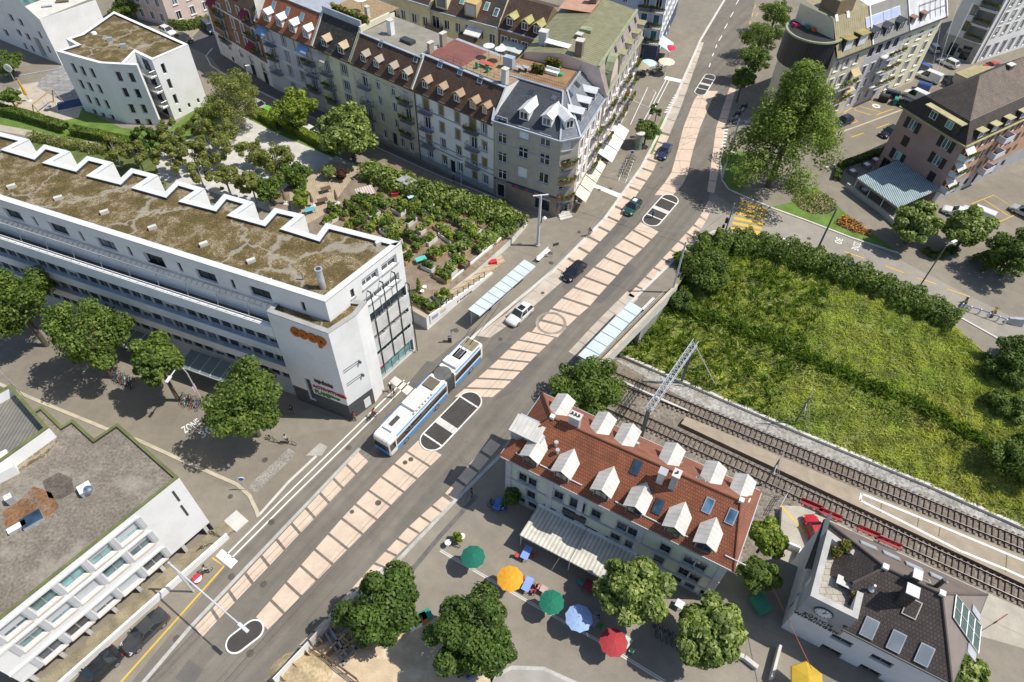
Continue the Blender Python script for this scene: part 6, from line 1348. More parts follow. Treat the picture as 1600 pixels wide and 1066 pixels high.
a,b_=sl.hit(*c(o6,k6_,(710,170))[0]),sl.hit(*c(o6,k6_,(985,90))[0])
for i in range(4): q=a.lerp(b_,(i+.5)/4); skylight(B,sl,sl.at((q-sl.o).dot(f.e),(a.z+b_.z)/2-rz-.9),2.7,1.7,trimw,M('pale_solar_glass',(.42,.47,.62),rough=.1),name='solar_panel')
B.done()
B,f,sl=runit('pale_yellow_end_house','pale yellow end house with white roof and green frieze',xs[1],xs[2],PL['pale_yellow'],M('white_painted_roof',(.6,.61,.63),var=.14,stain=(.45,.45,.46)),top=M('white_flat_roof',(.62,.62,.63),var=.12))
B.part('frieze',MB().obox(f.pt(.02,rz-2.4,.004),f.e*(f.L-.04),f.n*.03,ZV*.5,PL['mint']))
for z in (.9,3.9,6.9,10.):
    for i,x in enumerate((.16,.48,.8)): B.win(f,f.L*x,z,1.6 if i==1 else 1.1,1.8 if z<9 else 1.7,surround=trimw,sill=trimw,mx=3 if i==1 else 2)
for p in c(o6,k6_,(1090,215),(1180,185)): q=sl.hit(*p); dormer(B,sl,sl.at((q-sl.o).dot(f.e),.7),1.3,1.4,M('brown_timber',(.14,.075,.04)),M('red_brown_dormer_roof',(.25,.13,.1)),'flat',framew,.3)
rr=MB()
for h in (1.,1.8): rr.tube(sl.at(3,h*1.6+.3)+f.n*.25,sl.at(f.L-.3,h*1.6+.3)+f.n*.25,.05,metald,n=4)
for i in range(6): x=3+(f.L-3.3)*i/5; rr.tube(sl.at(x,.5),sl.at(x,3.4)+f.n*.25,.04,metald,n=4)
B.part('roof_rails',rr); chimney(B,sl.at(2.5,5.),.8,.5,1.2,metald,rF.rz)
B.part('side_balcony',MB().obox(f.pt(f.L,9.4,-3),f.e*1.2,f.n*2.6,ZV*.9,timber)); B.done()
# ================================================================ white town house top right
A,Bq,C2=v2(W(1463,82)),v2(W(1517,100.5)),v2(W(1660,54)); n_=Fac(A,Bq,0,1,trim).n
B=Bld('white_town_house','tall white town house with stone ground floor and recessed balconies, top right corner',[A,Bq,C2,C2+Vector((0,12,0)),A-n_*14],'apartment house')
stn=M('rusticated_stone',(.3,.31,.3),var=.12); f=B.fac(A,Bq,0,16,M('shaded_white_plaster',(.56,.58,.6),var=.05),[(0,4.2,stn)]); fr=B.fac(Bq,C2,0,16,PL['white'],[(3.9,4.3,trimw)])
B.part('rear_wall',MB().poly([A-n_*14,A,A+ZV*16,A-n_*14+ZV*16],PL['white']).flat([(p.x,p.y,16) for p in (A,Bq,C2,C2+Vector((0,12,0)),A-n_*14)],zinc))
for z in (5.6,8.8,12.): B.win(f,f.L*.42,z,1.3,2.,frame=framed,depth=.25); 
for z in (4.5,7.7,10.9,13.6): 
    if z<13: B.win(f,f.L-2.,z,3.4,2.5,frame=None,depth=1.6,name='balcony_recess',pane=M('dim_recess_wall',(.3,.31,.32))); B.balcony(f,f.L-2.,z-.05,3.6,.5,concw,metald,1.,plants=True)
B.win(f,f.L*.35,.2,1.6,2.7,frame=framed,depth=.4,name='arched_door'); B.win(f,f.L*.72,.2,1.8,3.,frame=framed,depth=.3,name='front_door'); B.win(f,f.L*.55,1.3,.8,1.,frame=framed,depth=.2)
for i in range(9):
    B.win(fr,3.+i*2.75,.7,1.2,2.7,frame=framew,surround=trimb,depth=.2)
    for z in (5.4,8.3,11.3): B.win(fr,3.+i*2.75,z,1.2,1.9,frame=framew,surround=PL['white_dirty'],sill=trim,blind=blind if (i+int(z))%2 else None,bf=.6)
B.part('downpipe',MB().tube(fr.pt(1.2,0,.12),fr.pt(1.2,16,.12),.09,metald,n=6)); B.done()
# garage roof behind the pink house
P=[W(*p,2.8) for p in c((1440,0),7.61,(400,870),(630,780),(900,800),(560,945))]
g=Bld('flat_garage','low garage with mossy tan flat roof behind the pink house',P,'garage'); g.part('wall',ring_walls(P,0,2.75,PL['grey'])); g.part('roof',MB().hexa([p-ZV*.1 for p in P][::-1],[p+ZV*.05 for p in P][::-1],M('mossy_tan_roof',(.36,.31,.17),var=.15,stain=(.25,.25,.1)))) 
# ================================================================ vegetation
def leaves(name,P,Nrm,size,mat,asp=.6,parent=None,loc=None):
    n=len(P); d=Nrm+RNG.normal(0,.55,(n,3)); d/=np.linalg.norm(d,axis=1)[:,None]
    r=RNG.normal(0,1,(n,3)); x=np.cross(d,r); x/=np.linalg.norm(x,axis=1)[:,None]; y=np.cross(d,x); s=size*RNG.uniform(.6,1.4,(n,1))
    x=x*s; y=y*s*asp; b=d*s*.25
    V=np.stack([P-x,P-y*.9+b,P+x,P+y*.9+b],1).reshape(-1,3); me=bpy.data.meshes.new(name); me.vertices.add(4*n); me.vertices.foreach_set('co',V.ravel())
    me.loops.add(4*n); me.loops.foreach_set('vertex_index',np.arange(4*n)); me.polygons.add(n); me.polygons.foreach_set('loop_start',np.arange(0,4*n,4)); me.polygons.foreach_set('loop_total',np.full(n,4)); me.materials.append(mat); me.update(); me.validate()
    return me
def cloud(lobes,n,surf=.35):
    """points through a cluster of lobes, denser towards their skins, with outward normals"""
    L=np.array([l[0] for l in lobes],float); R=np.array([l[1] for l in lobes],float)
    w=(R.mean(1) if R.ndim>1 else R)**2; k=RNG.choice(len(lobes),n,p=w/w.sum()); d=RNG.normal(0,1,(n,3)); d/=np.linalg.norm(d,axis=1)[:,None]
    rr=(1-np.abs(RNG.normal(0,surf,n))).clip(.1,1.12)[:,None]; Rk=R[k] if R.ndim>1 else R[k][:,None]
    return L[k]+d*rr*Rk, d+np.array([0,0,.45])
KINDS=dict(dark=(leafm('dark_broad_leaves',(.042,.085,.016),(.075,.135,.024),(.14,.2,.04),.28),.18,.65),
 oak=(leafm('mid_green_leaves',(.058,.11,.018),(.105,.175,.03),(.2,.25,.06),.3),.18,.65),
 lime=(leafm('bright_glossy_leaves',(.085,.145,.025),(.16,.23,.045),(.38,.43,.17),.25),.24,.75),
 birch=(leafm('olive_yellow_leaves',(.115,.15,.03),(.19,.22,.055),(.3,.31,.11),.32),.16,.6),
 elm=(leafm('feathery_green_leaves',(.09,.155,.03),(.165,.24,.05),(.28,.34,.09),.35),.24,.5),
 red=(leafm('purple_brown_leaves',(.05,.018,.015),(.08,.03,.022),(.12,.05,.03),.2),.2,.6),
 fresh=(leafm('fresh_yellow_green_leaves',(.1,.16,.02),(.18,.26,.035),(.33,.36,.07),.3),.22,.65))
bark=M('tree_bark',(.11,.09,.07),rough=.95,var=.25,scale=3); barkp=M('pale_bark',(.3,.28,.24),rough=.9,var=.2,scale=3)
TREE={}
def treemesh(kind,rx,rz,hc,n,nl,seed,sparse):
    """crown radius rx, half height rz, centre height hc"""
    random.seed(seed); core=.5 if sparse else .7; lobes=[]
    for i in range(int(nl*1.7)):
        a=random.random()*2*math.pi+i*2.4; h=random.uniform(-.8,.9); q=(math.sqrt(max(.05,1-h*h)) if kind!='elm' else .98-.78*(h+.8)/1.7)*random.uniform(*((.45,1.12) if kind=='elm' else (.5,.92))); s=random.uniform(.15,.36)*(1-.2*abs(h))*((.8-.25*h) if kind=='elm' else 1)
        lobes.append(((rx*q*math.cos(a),rx*q*math.sin(a),hc+rz*h*.8),(rx*s,rx*s,rz*s*.9)))
    if not sparse: lobes.append(((0,0,hc-(rz*.2 if kind=='elm' else 0)),(rx*core*(.5 if kind=='elm' else 1),rx*core*(.5 if kind=='elm' else 1),rz*core)))
    P,N=cloud(lobes,int(n*1.7),.27 if not sparse else .4); mat,ls,asp=KINDS[kind]; me=leaves('crown',P,N,ls,mat,asp)
    t=MB(); th=max(.1,rx*.075); bk=barkp if kind=='birch' else bark
    t.tube((0,0,-.3),(0,0,hc-rz*.55),th,bk,th*.75,8); t.tube((0,0,hc-rz*.55),(.1*rx,0,hc+rz*.4),th*.75,bk,th*.2,7)
    for (x,y,z),r in lobes[:min(nl,9)]:
        z0=hc-rz*.6+random.random()*rz*.5; m=Vector((x*.45,y*.45,(z0*.5+z*.5))); t.tube((0,0,z0),m,th*.45,bk,th*.28,6); t.tube(m,(x,y,z),th*.28,bk,th*.08,5)
    return me,t.mesh('trunk')
def tree(name,label,u,v,zc,rpx,kind,n=4000,nl=14,zz=1.,seed=0,group=None,z0=0.,sparse=False,hpx=None):
    p=W(u,v,zc); dist=(Vector((0,0,H))-p).dot(-(R3@Vector((0,0,1)))); rx=rpx*dist/F*1.06; rz=(hpx*dist/F/1.05 if hpx else rx*.85)*zz; rz=min(rz,(zc-z0)*.85)
    t=thing(name,label,'tree',(p.x,p.y,z0),random.random()*6,group)
    cm,tm=treemesh(kind,rx,rz,zc-z0,n,nl,seed or int(u*7+v),sparse)
    for nm,me in (('crown',cm),('trunk',tm)): o=bpy.data.objects.new(nm,me); COL.objects.link(o); o.parent=t
    return t
def locz(cr,sh):
    r=ray(*cr); s=W(*sh); k=Vector((SUN.x/SUN.z,SUN.y/SUN.z)); p0=Vector((r.x*-H/r.z,r.y*-H/r.z)); pd=Vector((r.x/r.z,r.y/r.z)); d=pd-k; e=Vector((s.x,s.y))-p0; return d.dot(e)/d.dot(d)
G1='broad trees along the side street'
for u,v,su,sv,r,l in ((22,472,20,548,60,'at the left edge of the photo'),(132,522,95,602,66,'second from the left edge, dropping a shadow over the street'),(241,560,206,632,44,'smaller one beside the glass canopy and street lamp'),(377,622,338,678,61,'nearest the dark stone corner, above the parked bicycles')):
    z=min(8,max(4.5,locz((u,v),(su,sv)))); tree('street_tree','leafy dark green street tree '+l,u,v,z,r,'oak',7000,20,.95,group=G1)
tree('plaza_tree','large dark green tree beside the timber stack at the bottom',597,945,5.2,61,'dark',9000,22,.9); tree('plaza_tree','large round dark green tree between the timber yard and the parasols',737,988,5.,66,'dark',9500,24,.9)
tree('plaza_tree','bright glossy leaved tree in front of the striped cafe awning',993,922,5.2,54,'lime',7000,20,.9); tree('plaza_tree','bright glossy leaved tree over the bicycles near the station corner',1108,986,5.,52,'lime',7000,20,.9)
tree('side_tree','yellow green tree squeezed between the orange roofed house and the station',1200,838,3.5,30,'fresh',3600,12,1.2); tree('side_tree','darker tree in the shade left of the station wall',1183,895,3.2,30,'oak',3200,12,1.1)
tree('bridge_tree','olive green tree growing up beside the bridge and the orange roofed house',914,608,1.6,56,'oak',7500,20,1.,z0=-5.4)
tree('tall_feathery_tree','very tall feathery green tree standing on the lawn by the road junction',1240,185,12.6,80,'elm',15000,64,1.,sparse=False,hpx=140)
for u,v,r,l in ((1435,346,38,'left one of two by the grey restaurant forecourt'),(1514,357,36,'right one of two, half hiding a white van')): tree('round_tree','round glossy pale green tree, '+l,u,v,4.2,r,'lime',4500,16,.95,group='round trees by the forecourt')
for u,v,r,l in ((1213,20,27,'farthest up the main road'),(1190,56,31,'second from the top of the road'),(1180,92,24,'third from the top, above a green verge'),(1162,121,20,'lowest, by the parked motorcycles')): tree('roadside_tree','roadside tree right of the main road, '+l,u,v,5.,r,'oak',2600,12,.9,group='trees right of the main road')
tree('young_tree','thin young tree by the kerb in front of the pink house',1027,172,2.6,11,'oak',500,7,1.1,sparse=True); tree('small_street_tree','small spreading tree over the green strip by the advertising column',1011,202,3.,20,'oak',1500,10,.8)
tree('park_tree','tall olive green tree at the upper edge of the gravel park',366,152,6.,46,'birch',6500,20,1.25); tree('park_tree','yellow green park tree above the clipped hedge and the parked white cars',459,168,5.,33,'fresh',3600,14,1.); tree('park_tree','largest rounded green park tree before the cream row houses',545,203,6.,48,'lime',7000,20,1.05)
GB='slender trees in the gravel park'
bl=[(225,214,18,'dark'),(268,208,24,'birch'),(312,192,24,'birch'),(330,234,26,'birch'),(392,240,27,'birch'),(428,246,27,'birch'),(300,240,22,'birch'),(262,246,24,'birch'),(212,240,22,'birch'),(352,280,24,'birch'),(392,288,20,'birch'),(176,232,20,'birch'),(350,205,22,'birch'),(310,270,20,'birch')]
for i,(u,v,r,k) in enumerate(bl): tree('slender_tree','slender olive leaved tree standing on the pale gravel of the park' if k=='birch' else 'dense dark green bushy tree beside the slender park trees',u,v,3.6,r,k,3200 if k=='birch' else 2800,13,1.1,group=GB if k=='birch' else None,sparse=True)
tree('garden_tree','dense mid green tree at the corner of the garden terrace',462,275,3.,24,'oak',3000,12,1.); tree('garden_tree','green tree behind the saw-edged roof, left of the closed parasols',417,297,3.,23,'oak',2600,12,1.)
tree('maple_bush','small purple leaved maple on the wooden garden deck',533,272,2.4,9,'red',900,8,1.); tree('garden_tree','small green tree beside the purple maple',512,268,2.6,12,'lime',1100,8,.9); tree('garden_tree','yellowish small tree beside the brown closed parasols',470,310,2.8,15,'fresh',1300,9,1.)
for u,v,z,r,k,l in ((1592,395,4.5,42,'dark','dark tree cut by the right edge beside the clipped hedge'),(1588,565,1.5,42,'dark','dark bushy tree at the right edge of the grassy bank'),(1590,715,-1.5,46,'oak','green bushy tree low on the bank at the right edge'),(1570,632,-.5,30,'oak','shrubby tree in the middle of the right edge')): tree('edge_tree',l,u,v,z,r,k,5000,16,.9,z0=0 if z>2 else z-4)
tree('front_tree','light green tree top poking in front of the station at the bottom edge',1500,1064,1.5,44,'lime',4500,16,.9,z0=-2)
for u,v,r,l in ((8,97,24,'left edge shrub tree below the white gabled block'),(14,150,16,'small bush tree by the playground at the left edge'),(198,8,26,'dark tree behind the terrace at the top'),(222,-2,22,'top edge tree beside the pale rose house')): tree('courtyard_tree',l,u,v,3.,r,'oak',2200,12,.9)
tree('bank_tree','bushy tree on the near end of the bank beside the bridge',1096,415,1.,42,'oak',6500,20,.9,z0=-2.5); tree('bank_tree','low dark shrub on the bank beneath the bridge end',1062,470,-1.2,24,'dark',2500,10,.9,z0=-3.5)
tree('corner_climber','small dark tree against the left corner of the orange roofed house',800,775,2.,17,'dark',1500,9,1.1)
# hedges ----------------------------------------------------------
def hedge(name,label,pts,z0,h,wd,kind,dens=60,lump=1.,box=False,group=None):
    P=Wp(pts,z0); L=plen(P); mat,ls,asp=KINDS[kind]; n=int(L*(wd+2*h)*dens)
    s=RNG.random(n)*L; Q=np.array([tuple(along(P,x)) for x in s]); d=np.array([tuple((along(P,min(L,x+.2))-along(P,max(0,x-.2))).normalized()) for x in s]); nr=np.stack([-d[:,1],d[:,0],0*s],1)
    side=RNG.random(n)
    if box:
        u=RNG.uniform(-1,1,n)*wd/2; z=RNG.uniform(.05,1,n)*h; top=side<wd/(wd+2*h); z[top]=h; lr=np.where(RNG.random(n)<.5,-1,1); u[~top]=lr[~top]*wd/2
        N=np.where(top[:,None],np.array([0,0,1.]),nr*lr[:,None])
    else:
        th=RNG.random(n)*np.pi; bump=1+.2*lump*np.sin(s*1.3+th*2.1)*np.cos(s*.53-th)+.16*lump*np.sin(s*3.1+th*3.7); rr=(1-np.abs(RNG.normal(0,.22,n)))*bump
        u=np.cos(th)*wd/2*rr; z=np.sin(th)**.7*h*rr; N=nr*np.cos(th)[:,None]+np.array([0,0,1.])*np.sin(th)[:,None]
    V=Q+nr*u[:,None]+np.stack([0*s,0*s,z],1); me=leaves(name,V,N,ls,mat,asp); o=bpy.data.objects.new(name,me)
    cen=along(P,L/2); 
    for v in me.vertices: v.co-=cen
    o.location=cen; COL.objects.link(o); return tag(o,label,'hedge',group)
hedge('wild_hedge','tall unclipped green hedge along the top of the grassy bank beside the street',[(1092,392),(1140,384),(1200,392),(1280,418),(1340,440),(1400,468),(1450,490),(1490,512)],-.3,2.6,4.8,'oak',48)
hedge('garden_hedge','thick yellow green hedge along the street side of the community garden',[(572,272),(620,292),(690,314),(750,332),(796,350),(808,360)],1.2,2.3,4.2,'lime',40)
hedge('clipped_hedge','long clipped hedge along the park path below the playground',[(0,176),(40,186),(106,206)],0,1.5,1.6,'oak',60,box=True); hedge('clipped_hedge','clipped hedge in front of the curved white house, right of the gap',[(116,209),(150,216),(192,226),(225,232)],0,1.4,1.5,'oak',60,box=True)
hedge('clipped_hedge','golden clipped hedge in front of the parked cars, upper piece',[(396,178),(420,190),(438,202)],0,1.4,1.4,'fresh',60,box=True); hedge('clipped_hedge','golden clipped hedge in front of the parked cars, lower piece',[(448,200),(480,216),(520,238)],0,1.4,1.4,'fresh',60,box=True)
hedge('street_hedge','bushy hedge beside the blue van at the top left bend',[(268,42),(295,46),(328,34)],0,1.6,2.2,'oak',45); hedge('clipped_hedge','clipped dark hedge beside the grey forecourt at the right',[(1522,418),(1552,408),(1580,392)],0,1.6,2.2,'oak',55,box=True)
hedge('restaurant_hedge','low dark hedge around the restaurant terrace',[(1306,283),(1312,262),(1345,250),(1385,238)],0,.9,1.,'dark',55,box=True); hedge('low_hedge','small low hedge at the tip of the forecourt below the round trees',[(1443,392),(1460,403),(1490,390)],0,.7,1.4,'oak',55)
hedge('climbing_plants','leafy shrubs along the sloping garden wall',[(744,396),(770,378),(805,356)],1.2,1.3,1.5,'lime',50)
hedge('shrub_row','green shrubs along the upper side of the park path',[(48,216),(90,224),(150,236),(190,240)],0,1.2,2.2,'birch',40)
# lawns, park and garden floors -------------------------------------
sheet('park_lawn',[(-40,160),(0,172),(60,150),(130,170),(190,200),(260,205),(330,150),(345,185),(330,215),(250,235),(190,240),(110,222),(0,196),(-40,190)],lawn,1)
sheet('park_lawn',[(10,215),(60,222),(190,240),(260,250),(260,330),(150,290),(40,260)],M('dry_lawn',(.11,.14,.035),rough=.9,var=.25,fine=.3,fscale=5),1); sheet('park_path',[(-40,186),(0,195),(60,206),(110,218),(185,226),(187,233),(105,227),(50,214),(0,205),(-40,196)],M('sandy_path',(.42,.37,.29),var=.12,fine=.12),2)
sheet('park_gravel',[(240,242),(300,215),(340,195),(390,178),(450,208),(530,246),(565,262),(500,290),(470,330),(420,330),(330,300),(250,280)],gravel,2)
sheet('playground_floor',[(2,165),(20,150),(35,132),(60,128),(130,165),(122,184),(90,190),(60,178),(20,172)],M('playground_slabs',(.45,.39,.31),var=.12),2); sheet('courtyard_paving',[(57,136),(65,122),(100,100),(112,126),(130,170),(100,160)],tiles('courtyard_setts',(.3,.29,.28),(.26,.25,.25),1.2,1.2,.04),3)
sheet('street_verge',[(376,172),(400,186),(450,206),(530,242),(520,246),(440,212),(380,182)],lawn,4)
sheet('far_street',[(290,70),(318,40),(345,20),(300,40),(270,66)],M('tan_setts',(.3,.26,.19),var=.12),2)  # short street end in warm tan setts
sheet('green_island',c((1100,200),3.2,(340,395),(440,370),(480,300),(530,292),(580,310),(700,420),(860,540),(975,625),(880,600),(620,505),(500,465),(400,420)),lawn,3)
sheet('tree_lawn',[(1128,280),(1126,250),(1132,238),(1165,236),(1180,250),(1160,300),(1140,296)],lawn,3)
def ell(u,v,a,b,n=24): p=W(u,v); return [(p.x+a*math.cos(2*math.pi*i/n),p.y+b*math.sin(2*math.pi*i/n),0) for i in range(n)]
def bed(name,label,poly,z,n,kind,h=.5,extra=None):
    t=thing(name,label,'flower bed',sum((Vector(p) for p in poly),Vector())/len(poly)); MB().flat([(p[0],p[1],.02) for p in poly],soil).build('soil',t)
    xs=[p[0] for p in poly]; ys=[p[1] for p in poly]; P=[]
    from mathutils.geometry import intersect_point_tri_2d
    tri=tessellate_polygon([[Vector((p[0],p[1],0)) for p in poly]])
    while len(P)<n:
        q=Vector((random.uniform(min(xs),max(xs)),random.uniform(min(ys),max(ys))))
        if any(intersect_point_tri_2d(q,*[Vector(poly[i][:2]) for i in t_]) for t_ in tri): P.append((q.x,q.y,random.random()*h))
    for j,(k,f0,f1) in enumerate(kind): 
        a,b=int(n*f0),int(n*f1); PP=np.array(P[a:b])-np.array(t.location); o=bpy.data.objects.new('planting',leaves('planting',PP,np.tile([0,0,1.],(b-a,1)),.16,k,.7)); COL.objects.link(o); o.parent=t
    return t
orf=leafm('orange_flowers',(.4,.14,.02),(.5,.22,.03),(.55,.3,.05),.15); yef=leafm('yellow_flowers',(.5,.42,.08),(.45,.4,.1),(.3,.35,.08),.15)
bed('flower_bed','round flower bed on the green island by the street',ell(1275,318,3.3,2.9),0,900,((KINDS['oak'][0],0,.5),(yef,.5,.65),(KINDS['dark'][0],.65,1)))
bed('flower_bed','long orange flower bed on the tip of the green island',[tuple(p) for p in Wp(c((1100,200),3.2,(650,475),(700,440),(780,480),(840,545),(740,520)))],0,700,((orf,0,.65),(KINDS['red'][0],.65,1)))
sheet('road_verge',[(1012,238),(1024,205),(1035,184),(1041,188),(1030,215),(1019,242)],lawn,4); sheet('timber_yard',[(455,1085),(490,1015),(540,985),(600,990),(700,960),(760,1000),(775,1050),(760,1090)],sand,3)
# ================================================================ community garden
GZ=1.2
gpoly=[(640,470),(668,492),(697,458),(742,424),(800,372),(822,346),(812,330),(750,304),(690,280),(600,248),(560,262),(500,290),(450,290),(420,320),(500,400),(560,440)]
gp_=[v2(p) for p in Wp(gpoly,GZ)]
MB().prism([(p.x,p.y) for p in gp_],0,GZ,PL['white_dirty'],soil).build('garden_terrace',kind='structure')
sheet('garden_deck',[(452,300),(505,258),(520,252),(565,262),(548,282),(530,306),(505,336),(480,350),(455,330)],deckw,2,GZ); sheet('garden_paving',[(640,470),(668,490),(696,458),(742,422),(735,405),(690,425),(655,450)],tiles('garden_slabs',(.27,.21,.15),(.24,.185,.13),1.6,1.6,.02),3,GZ); sheet('garden_path',[(735,405),(742,422),(800,372),(795,350),(760,370)],MT['garden_slabs'],3,GZ)
# garden front wall with lettering, ramp
def wallseg(name,label,px,z0,z1,th,mat,top=None):
    P=Wp(px,z0); m=MB()
    for a,b in zip(P,P[1:]):
        d=(b-a).normalized(); n=Vector((-d.y,d.x,0))*th; m.hexa([a,b,b+n,a+n],[a+ZV*(z1-z0),b+ZV*(z1-z0),b+n+ZV*(z1-z0),a+n+ZV*(z1-z0)],mat,top)
    return tag(m.build(name),label,'wall')
o2,k2=(640,400),9.69
a,b,e=W(668,516),W(700,489),W(770,428)
wm=MB(); d=(e-a).normalized(); n=Vector((-d.y,d.x,0)); L=(e-a).length
wm.hexa([a,e,e+n*.25,a+n*.25],[a+ZV*2.3,e+ZV*.25,e+n*.25+ZV*.25,a+n*.25+ZV*2.3],PL['white'])
gw=thing('garden_wall','white sloping garden wall with black lettering beside the tram shelter','wall',a); wm.build('wall',gw)
wf=Fac(a,e,0,2,trim); 
for px,s,sz in (((731,694),'F',.62),((800,640),'RAU',.5),((885,575),'GARTEN',.42)):
    x,z=wf.hit(*c(o2,k2,px)[0]); letter(s,sz,metald,wf.pt(x,z,.02),(e-a)-ZV*2.05*1,ZV,gw,.05,.01,1.1)
pst=MB().obox(wf.pt(.6,.9,.06),wf.e*3.4-ZV*.5,wf.n*.05,ZV*1.5,trimw); o=pst.build('banner',gw); MB().obox(wf.pt(.9,1.3,.115),wf.e*1.2-ZV*.2,wf.n*.01,ZV*.6,M('lilac_print',(.35,.3,.42))).obox(wf.pt(2.6,1.1,.115),wf.e*1.1-ZV*.2,wf.n*.01,ZV*.6,M('ochre_print',(.6,.5,.3))).build('print',o)
pm=MB()
for i in range(9): q=wf.pt(3.+i*1.15,2.2-.2*(2.+i)*.8,-.1); q.z=2.3-(3.+i*1.15)/L*2.05; pm.tube(q,q+ZV*1.1,.06,metald,n=5)
pm.tube(Vector((wf.pt(3,0,-.1).x,wf.pt(3,0,-.1).y,2.3-3/L*2.05+1)),Vector((wf.pt(12.2,0,-.1).x,wf.pt(12.2,0,-.1).y,2.3-12.2/L*2.05+1)),.03,metald,n=4); pm.build('railing',gw)
fw=MB(); q0,q1=W(640,500),W(668,516); dd=(q1-q0).normalized(); nn_=Vector((-dd.y,dd.x,0)); fw.hexa([q0,q1,q1+nn_*.6,q0+nn_*.6],[q0+ZV*2.3,q1+ZV*2.3,q1+nn_*.6+ZV*2.3,q0+nn_*.6+ZV*2.3],M('grey_end_wall',(.45,.45,.45)),M('tan_wall_cap',(.42,.35,.25))); fw.build('end_wall',gw)  # end wall in plain grey with a tan cap
rp=[W(697,459,GZ+.05),W(706,470,GZ+.05),W(789,408,.05),W(783,398,.05)]
tag(MB().hexa([p-ZV*.3 for p in rp],rp,slats('ramp_boards',(.42,.33,.22),(.2,.15,.1),.9,.1)).build('wooden_ramp'),'sloping ramp of pale wooden boards behind the garden wall','ramp')
b0,b1=W(698,455,0),W(824,352,0); bw=MB(); dd=(b1-b0).normalized(); n2=Vector((-dd.y,dd.x,0))*.2; bw.hexa([b0,b1,b1+n2,b0+n2],[b0+ZV*(GZ+.1),b1+ZV*2.0,b1+n2+ZV*2.,b0+n2+ZV*(GZ+.1)],PL['white']); o=tag(bw.build('street_wall'),'white boundary wall of the garden rising towards the hedge','wall')
bf=Fac(b0,b1,0,2,trim); x,z=bf.hit(778,392); MB().obox(bf.pt(x-.6,.7,.005),bf.e*1.6,bf.n*.02,ZV*.7,M('red_mural',(.5,.06,.07))).build('red_mural',o); MB().obox(bf.pt(x+2,.9,.005),bf.e*.5,bf.n*.02,ZV*.3,MT['red_mural']).build('red_mural',o)
# raised beds
bedw=[wood,woodd,timber,PL['white_dirty']]; PLT=[]
for i in range(7):
    k=('oak','lime','fresh','oak','dark','lime','fresh')[i]; lob=[((random.uniform(-.75,.75),random.uniform(-.3,.3),.55+random.random()*.35),(random.uniform(.25,.42),)*3) for _ in range(6+i%3)]+[((0,0,.55),(.75,.32,.3))]
    P,N=cloud(lob,420,.3); PLT.append(leaves('plants',P,N,.15,KINDS[k][0],.65))
gdir=ang(W(700,455),W(800,372)); bx=[]
for k in range(4): 
    m=MB(); w_=bedw[k]
    for x,y,sx,sy in ((0,.42,1.8,.06),(0,-.42,1.8,.06),(.87,0,.06,.78),(-.87,0,.06,.78)): m.box((x,y,.25),(sx,sy,.5),w_)
    m.box((0,0,.22),(1.68,.78,.36),soil); bx.append(m.mesh('box'))
gpos=[(515,355),(540,440),(600,370),(640,402),(690,370),(700,430),(742,442),(770,380),(825,368),(872,385),(898,410),(840,440),(780,470),(635,470),(612,490),(715,500),(750,520),(835,530),(865,545),(910,480),(945,455),(985,425),(1010,480),(1040,522),(1060,410),(1110,455),(1150,470),(950,545),(890,570),(960,610),(1000,620),(1065,600),(1110,545),(1130,565),(1200,540),(1235,580),(1290,480),(1300,520),(830,650),(935,690),(1070,685),(1110,665),(1015,745),(1050,725),(870,872),(915,892),(965,915),(1005,860),(1035,845),(425,385),(470,410),(405,432),(545,400),(565,462),(1150,590),(1180,515),(660,440),(585,420),(520,470),(760,560),(705,470),(1250,520),(800,600),(640,350),(720,340),(790,345),(860,345),(930,370),(990,385),(1050,385),(1090,415),(960,400),(660,320),(590,340),(560,330),(1180,440),(1230,450),(1130,510)]
GL=[('by the wooden deck of the garden','beside the deck'),('in the middle of the community garden',''),('near the garden wall and ramp','')]
for i,p in enumerate(gpos):
    u,v=c((400,220),3.478,p)[0]; q=W(u,v,GZ+.25); q.z=GZ; k=i%4; z_=0 if u<560 else (1 if v<385 else 2)
    t=thing('raised_bed',('weathered wooden planting box of leafy vegetables ','dark wooden planting box of bushy herbs ','pale timber planting box of green plants ','white planting box of mixed plants ')[k]+GL[z_][0],'planter',q,gdir+random.choice((0,0,math.pi/2))+random.uniform(-.15,.15),'raised beds '+('of weathered wood ','of dark wood ','of pale timber ','painted white ')[k]+GL[z_][0]); s=random.uniform(1.05,1.5); t.scale=(s,s,random.uniform(1.,1.6))
    for nm,me in (('box',bx[k]),('plants',PLT[i%7])): o=bpy.data.objects.new(nm,me); COL.objects.link(o); o.parent=t
# ================================================================ vehicles
def paint(n,col): return M('car_paint_'+n,col,rough=.25,var=.02,metal=.1,spec=.6,coat=.6)
cgl=M('dark_car_glass',(.015,.02,.025),rough=.06,var=.02,spec=.9); lampw=M('clear_lamp',(.75,.76,.78),rough=.15,var=.02); lampr=M('red_lamp',(.4,.01,.01),rough=.2,var=.02); rimm=M('alloy_rim',(.45,.46,.48),rough=.3,metal=.7); plastic=M('black_plastic',(.03,.03,.032),rough=.6)
def loft(st,mat,m=None):
    m=m or MB(); k=m.mi(mat); n=len(st[0]); i=len(m.v)
    for s in st: m.v+=[Vector(p) for p in s]
    for a in range(len(st)-1):
        for j in range(n): m.f.append((i+a*n+j,i+a*n+(j+1)%n,i+(a+1)*n+(j+1)%n,i+(a+1)*n+j)); m.m.append(k)
    m.f.append(tuple(i+j for j in range(n-1,-1,-1))); m.m.append(k); e=i+(len(st)-1)*n; m.f.append(tuple(e+j for j in range(n))); m.m.append(k); return m
WH={}
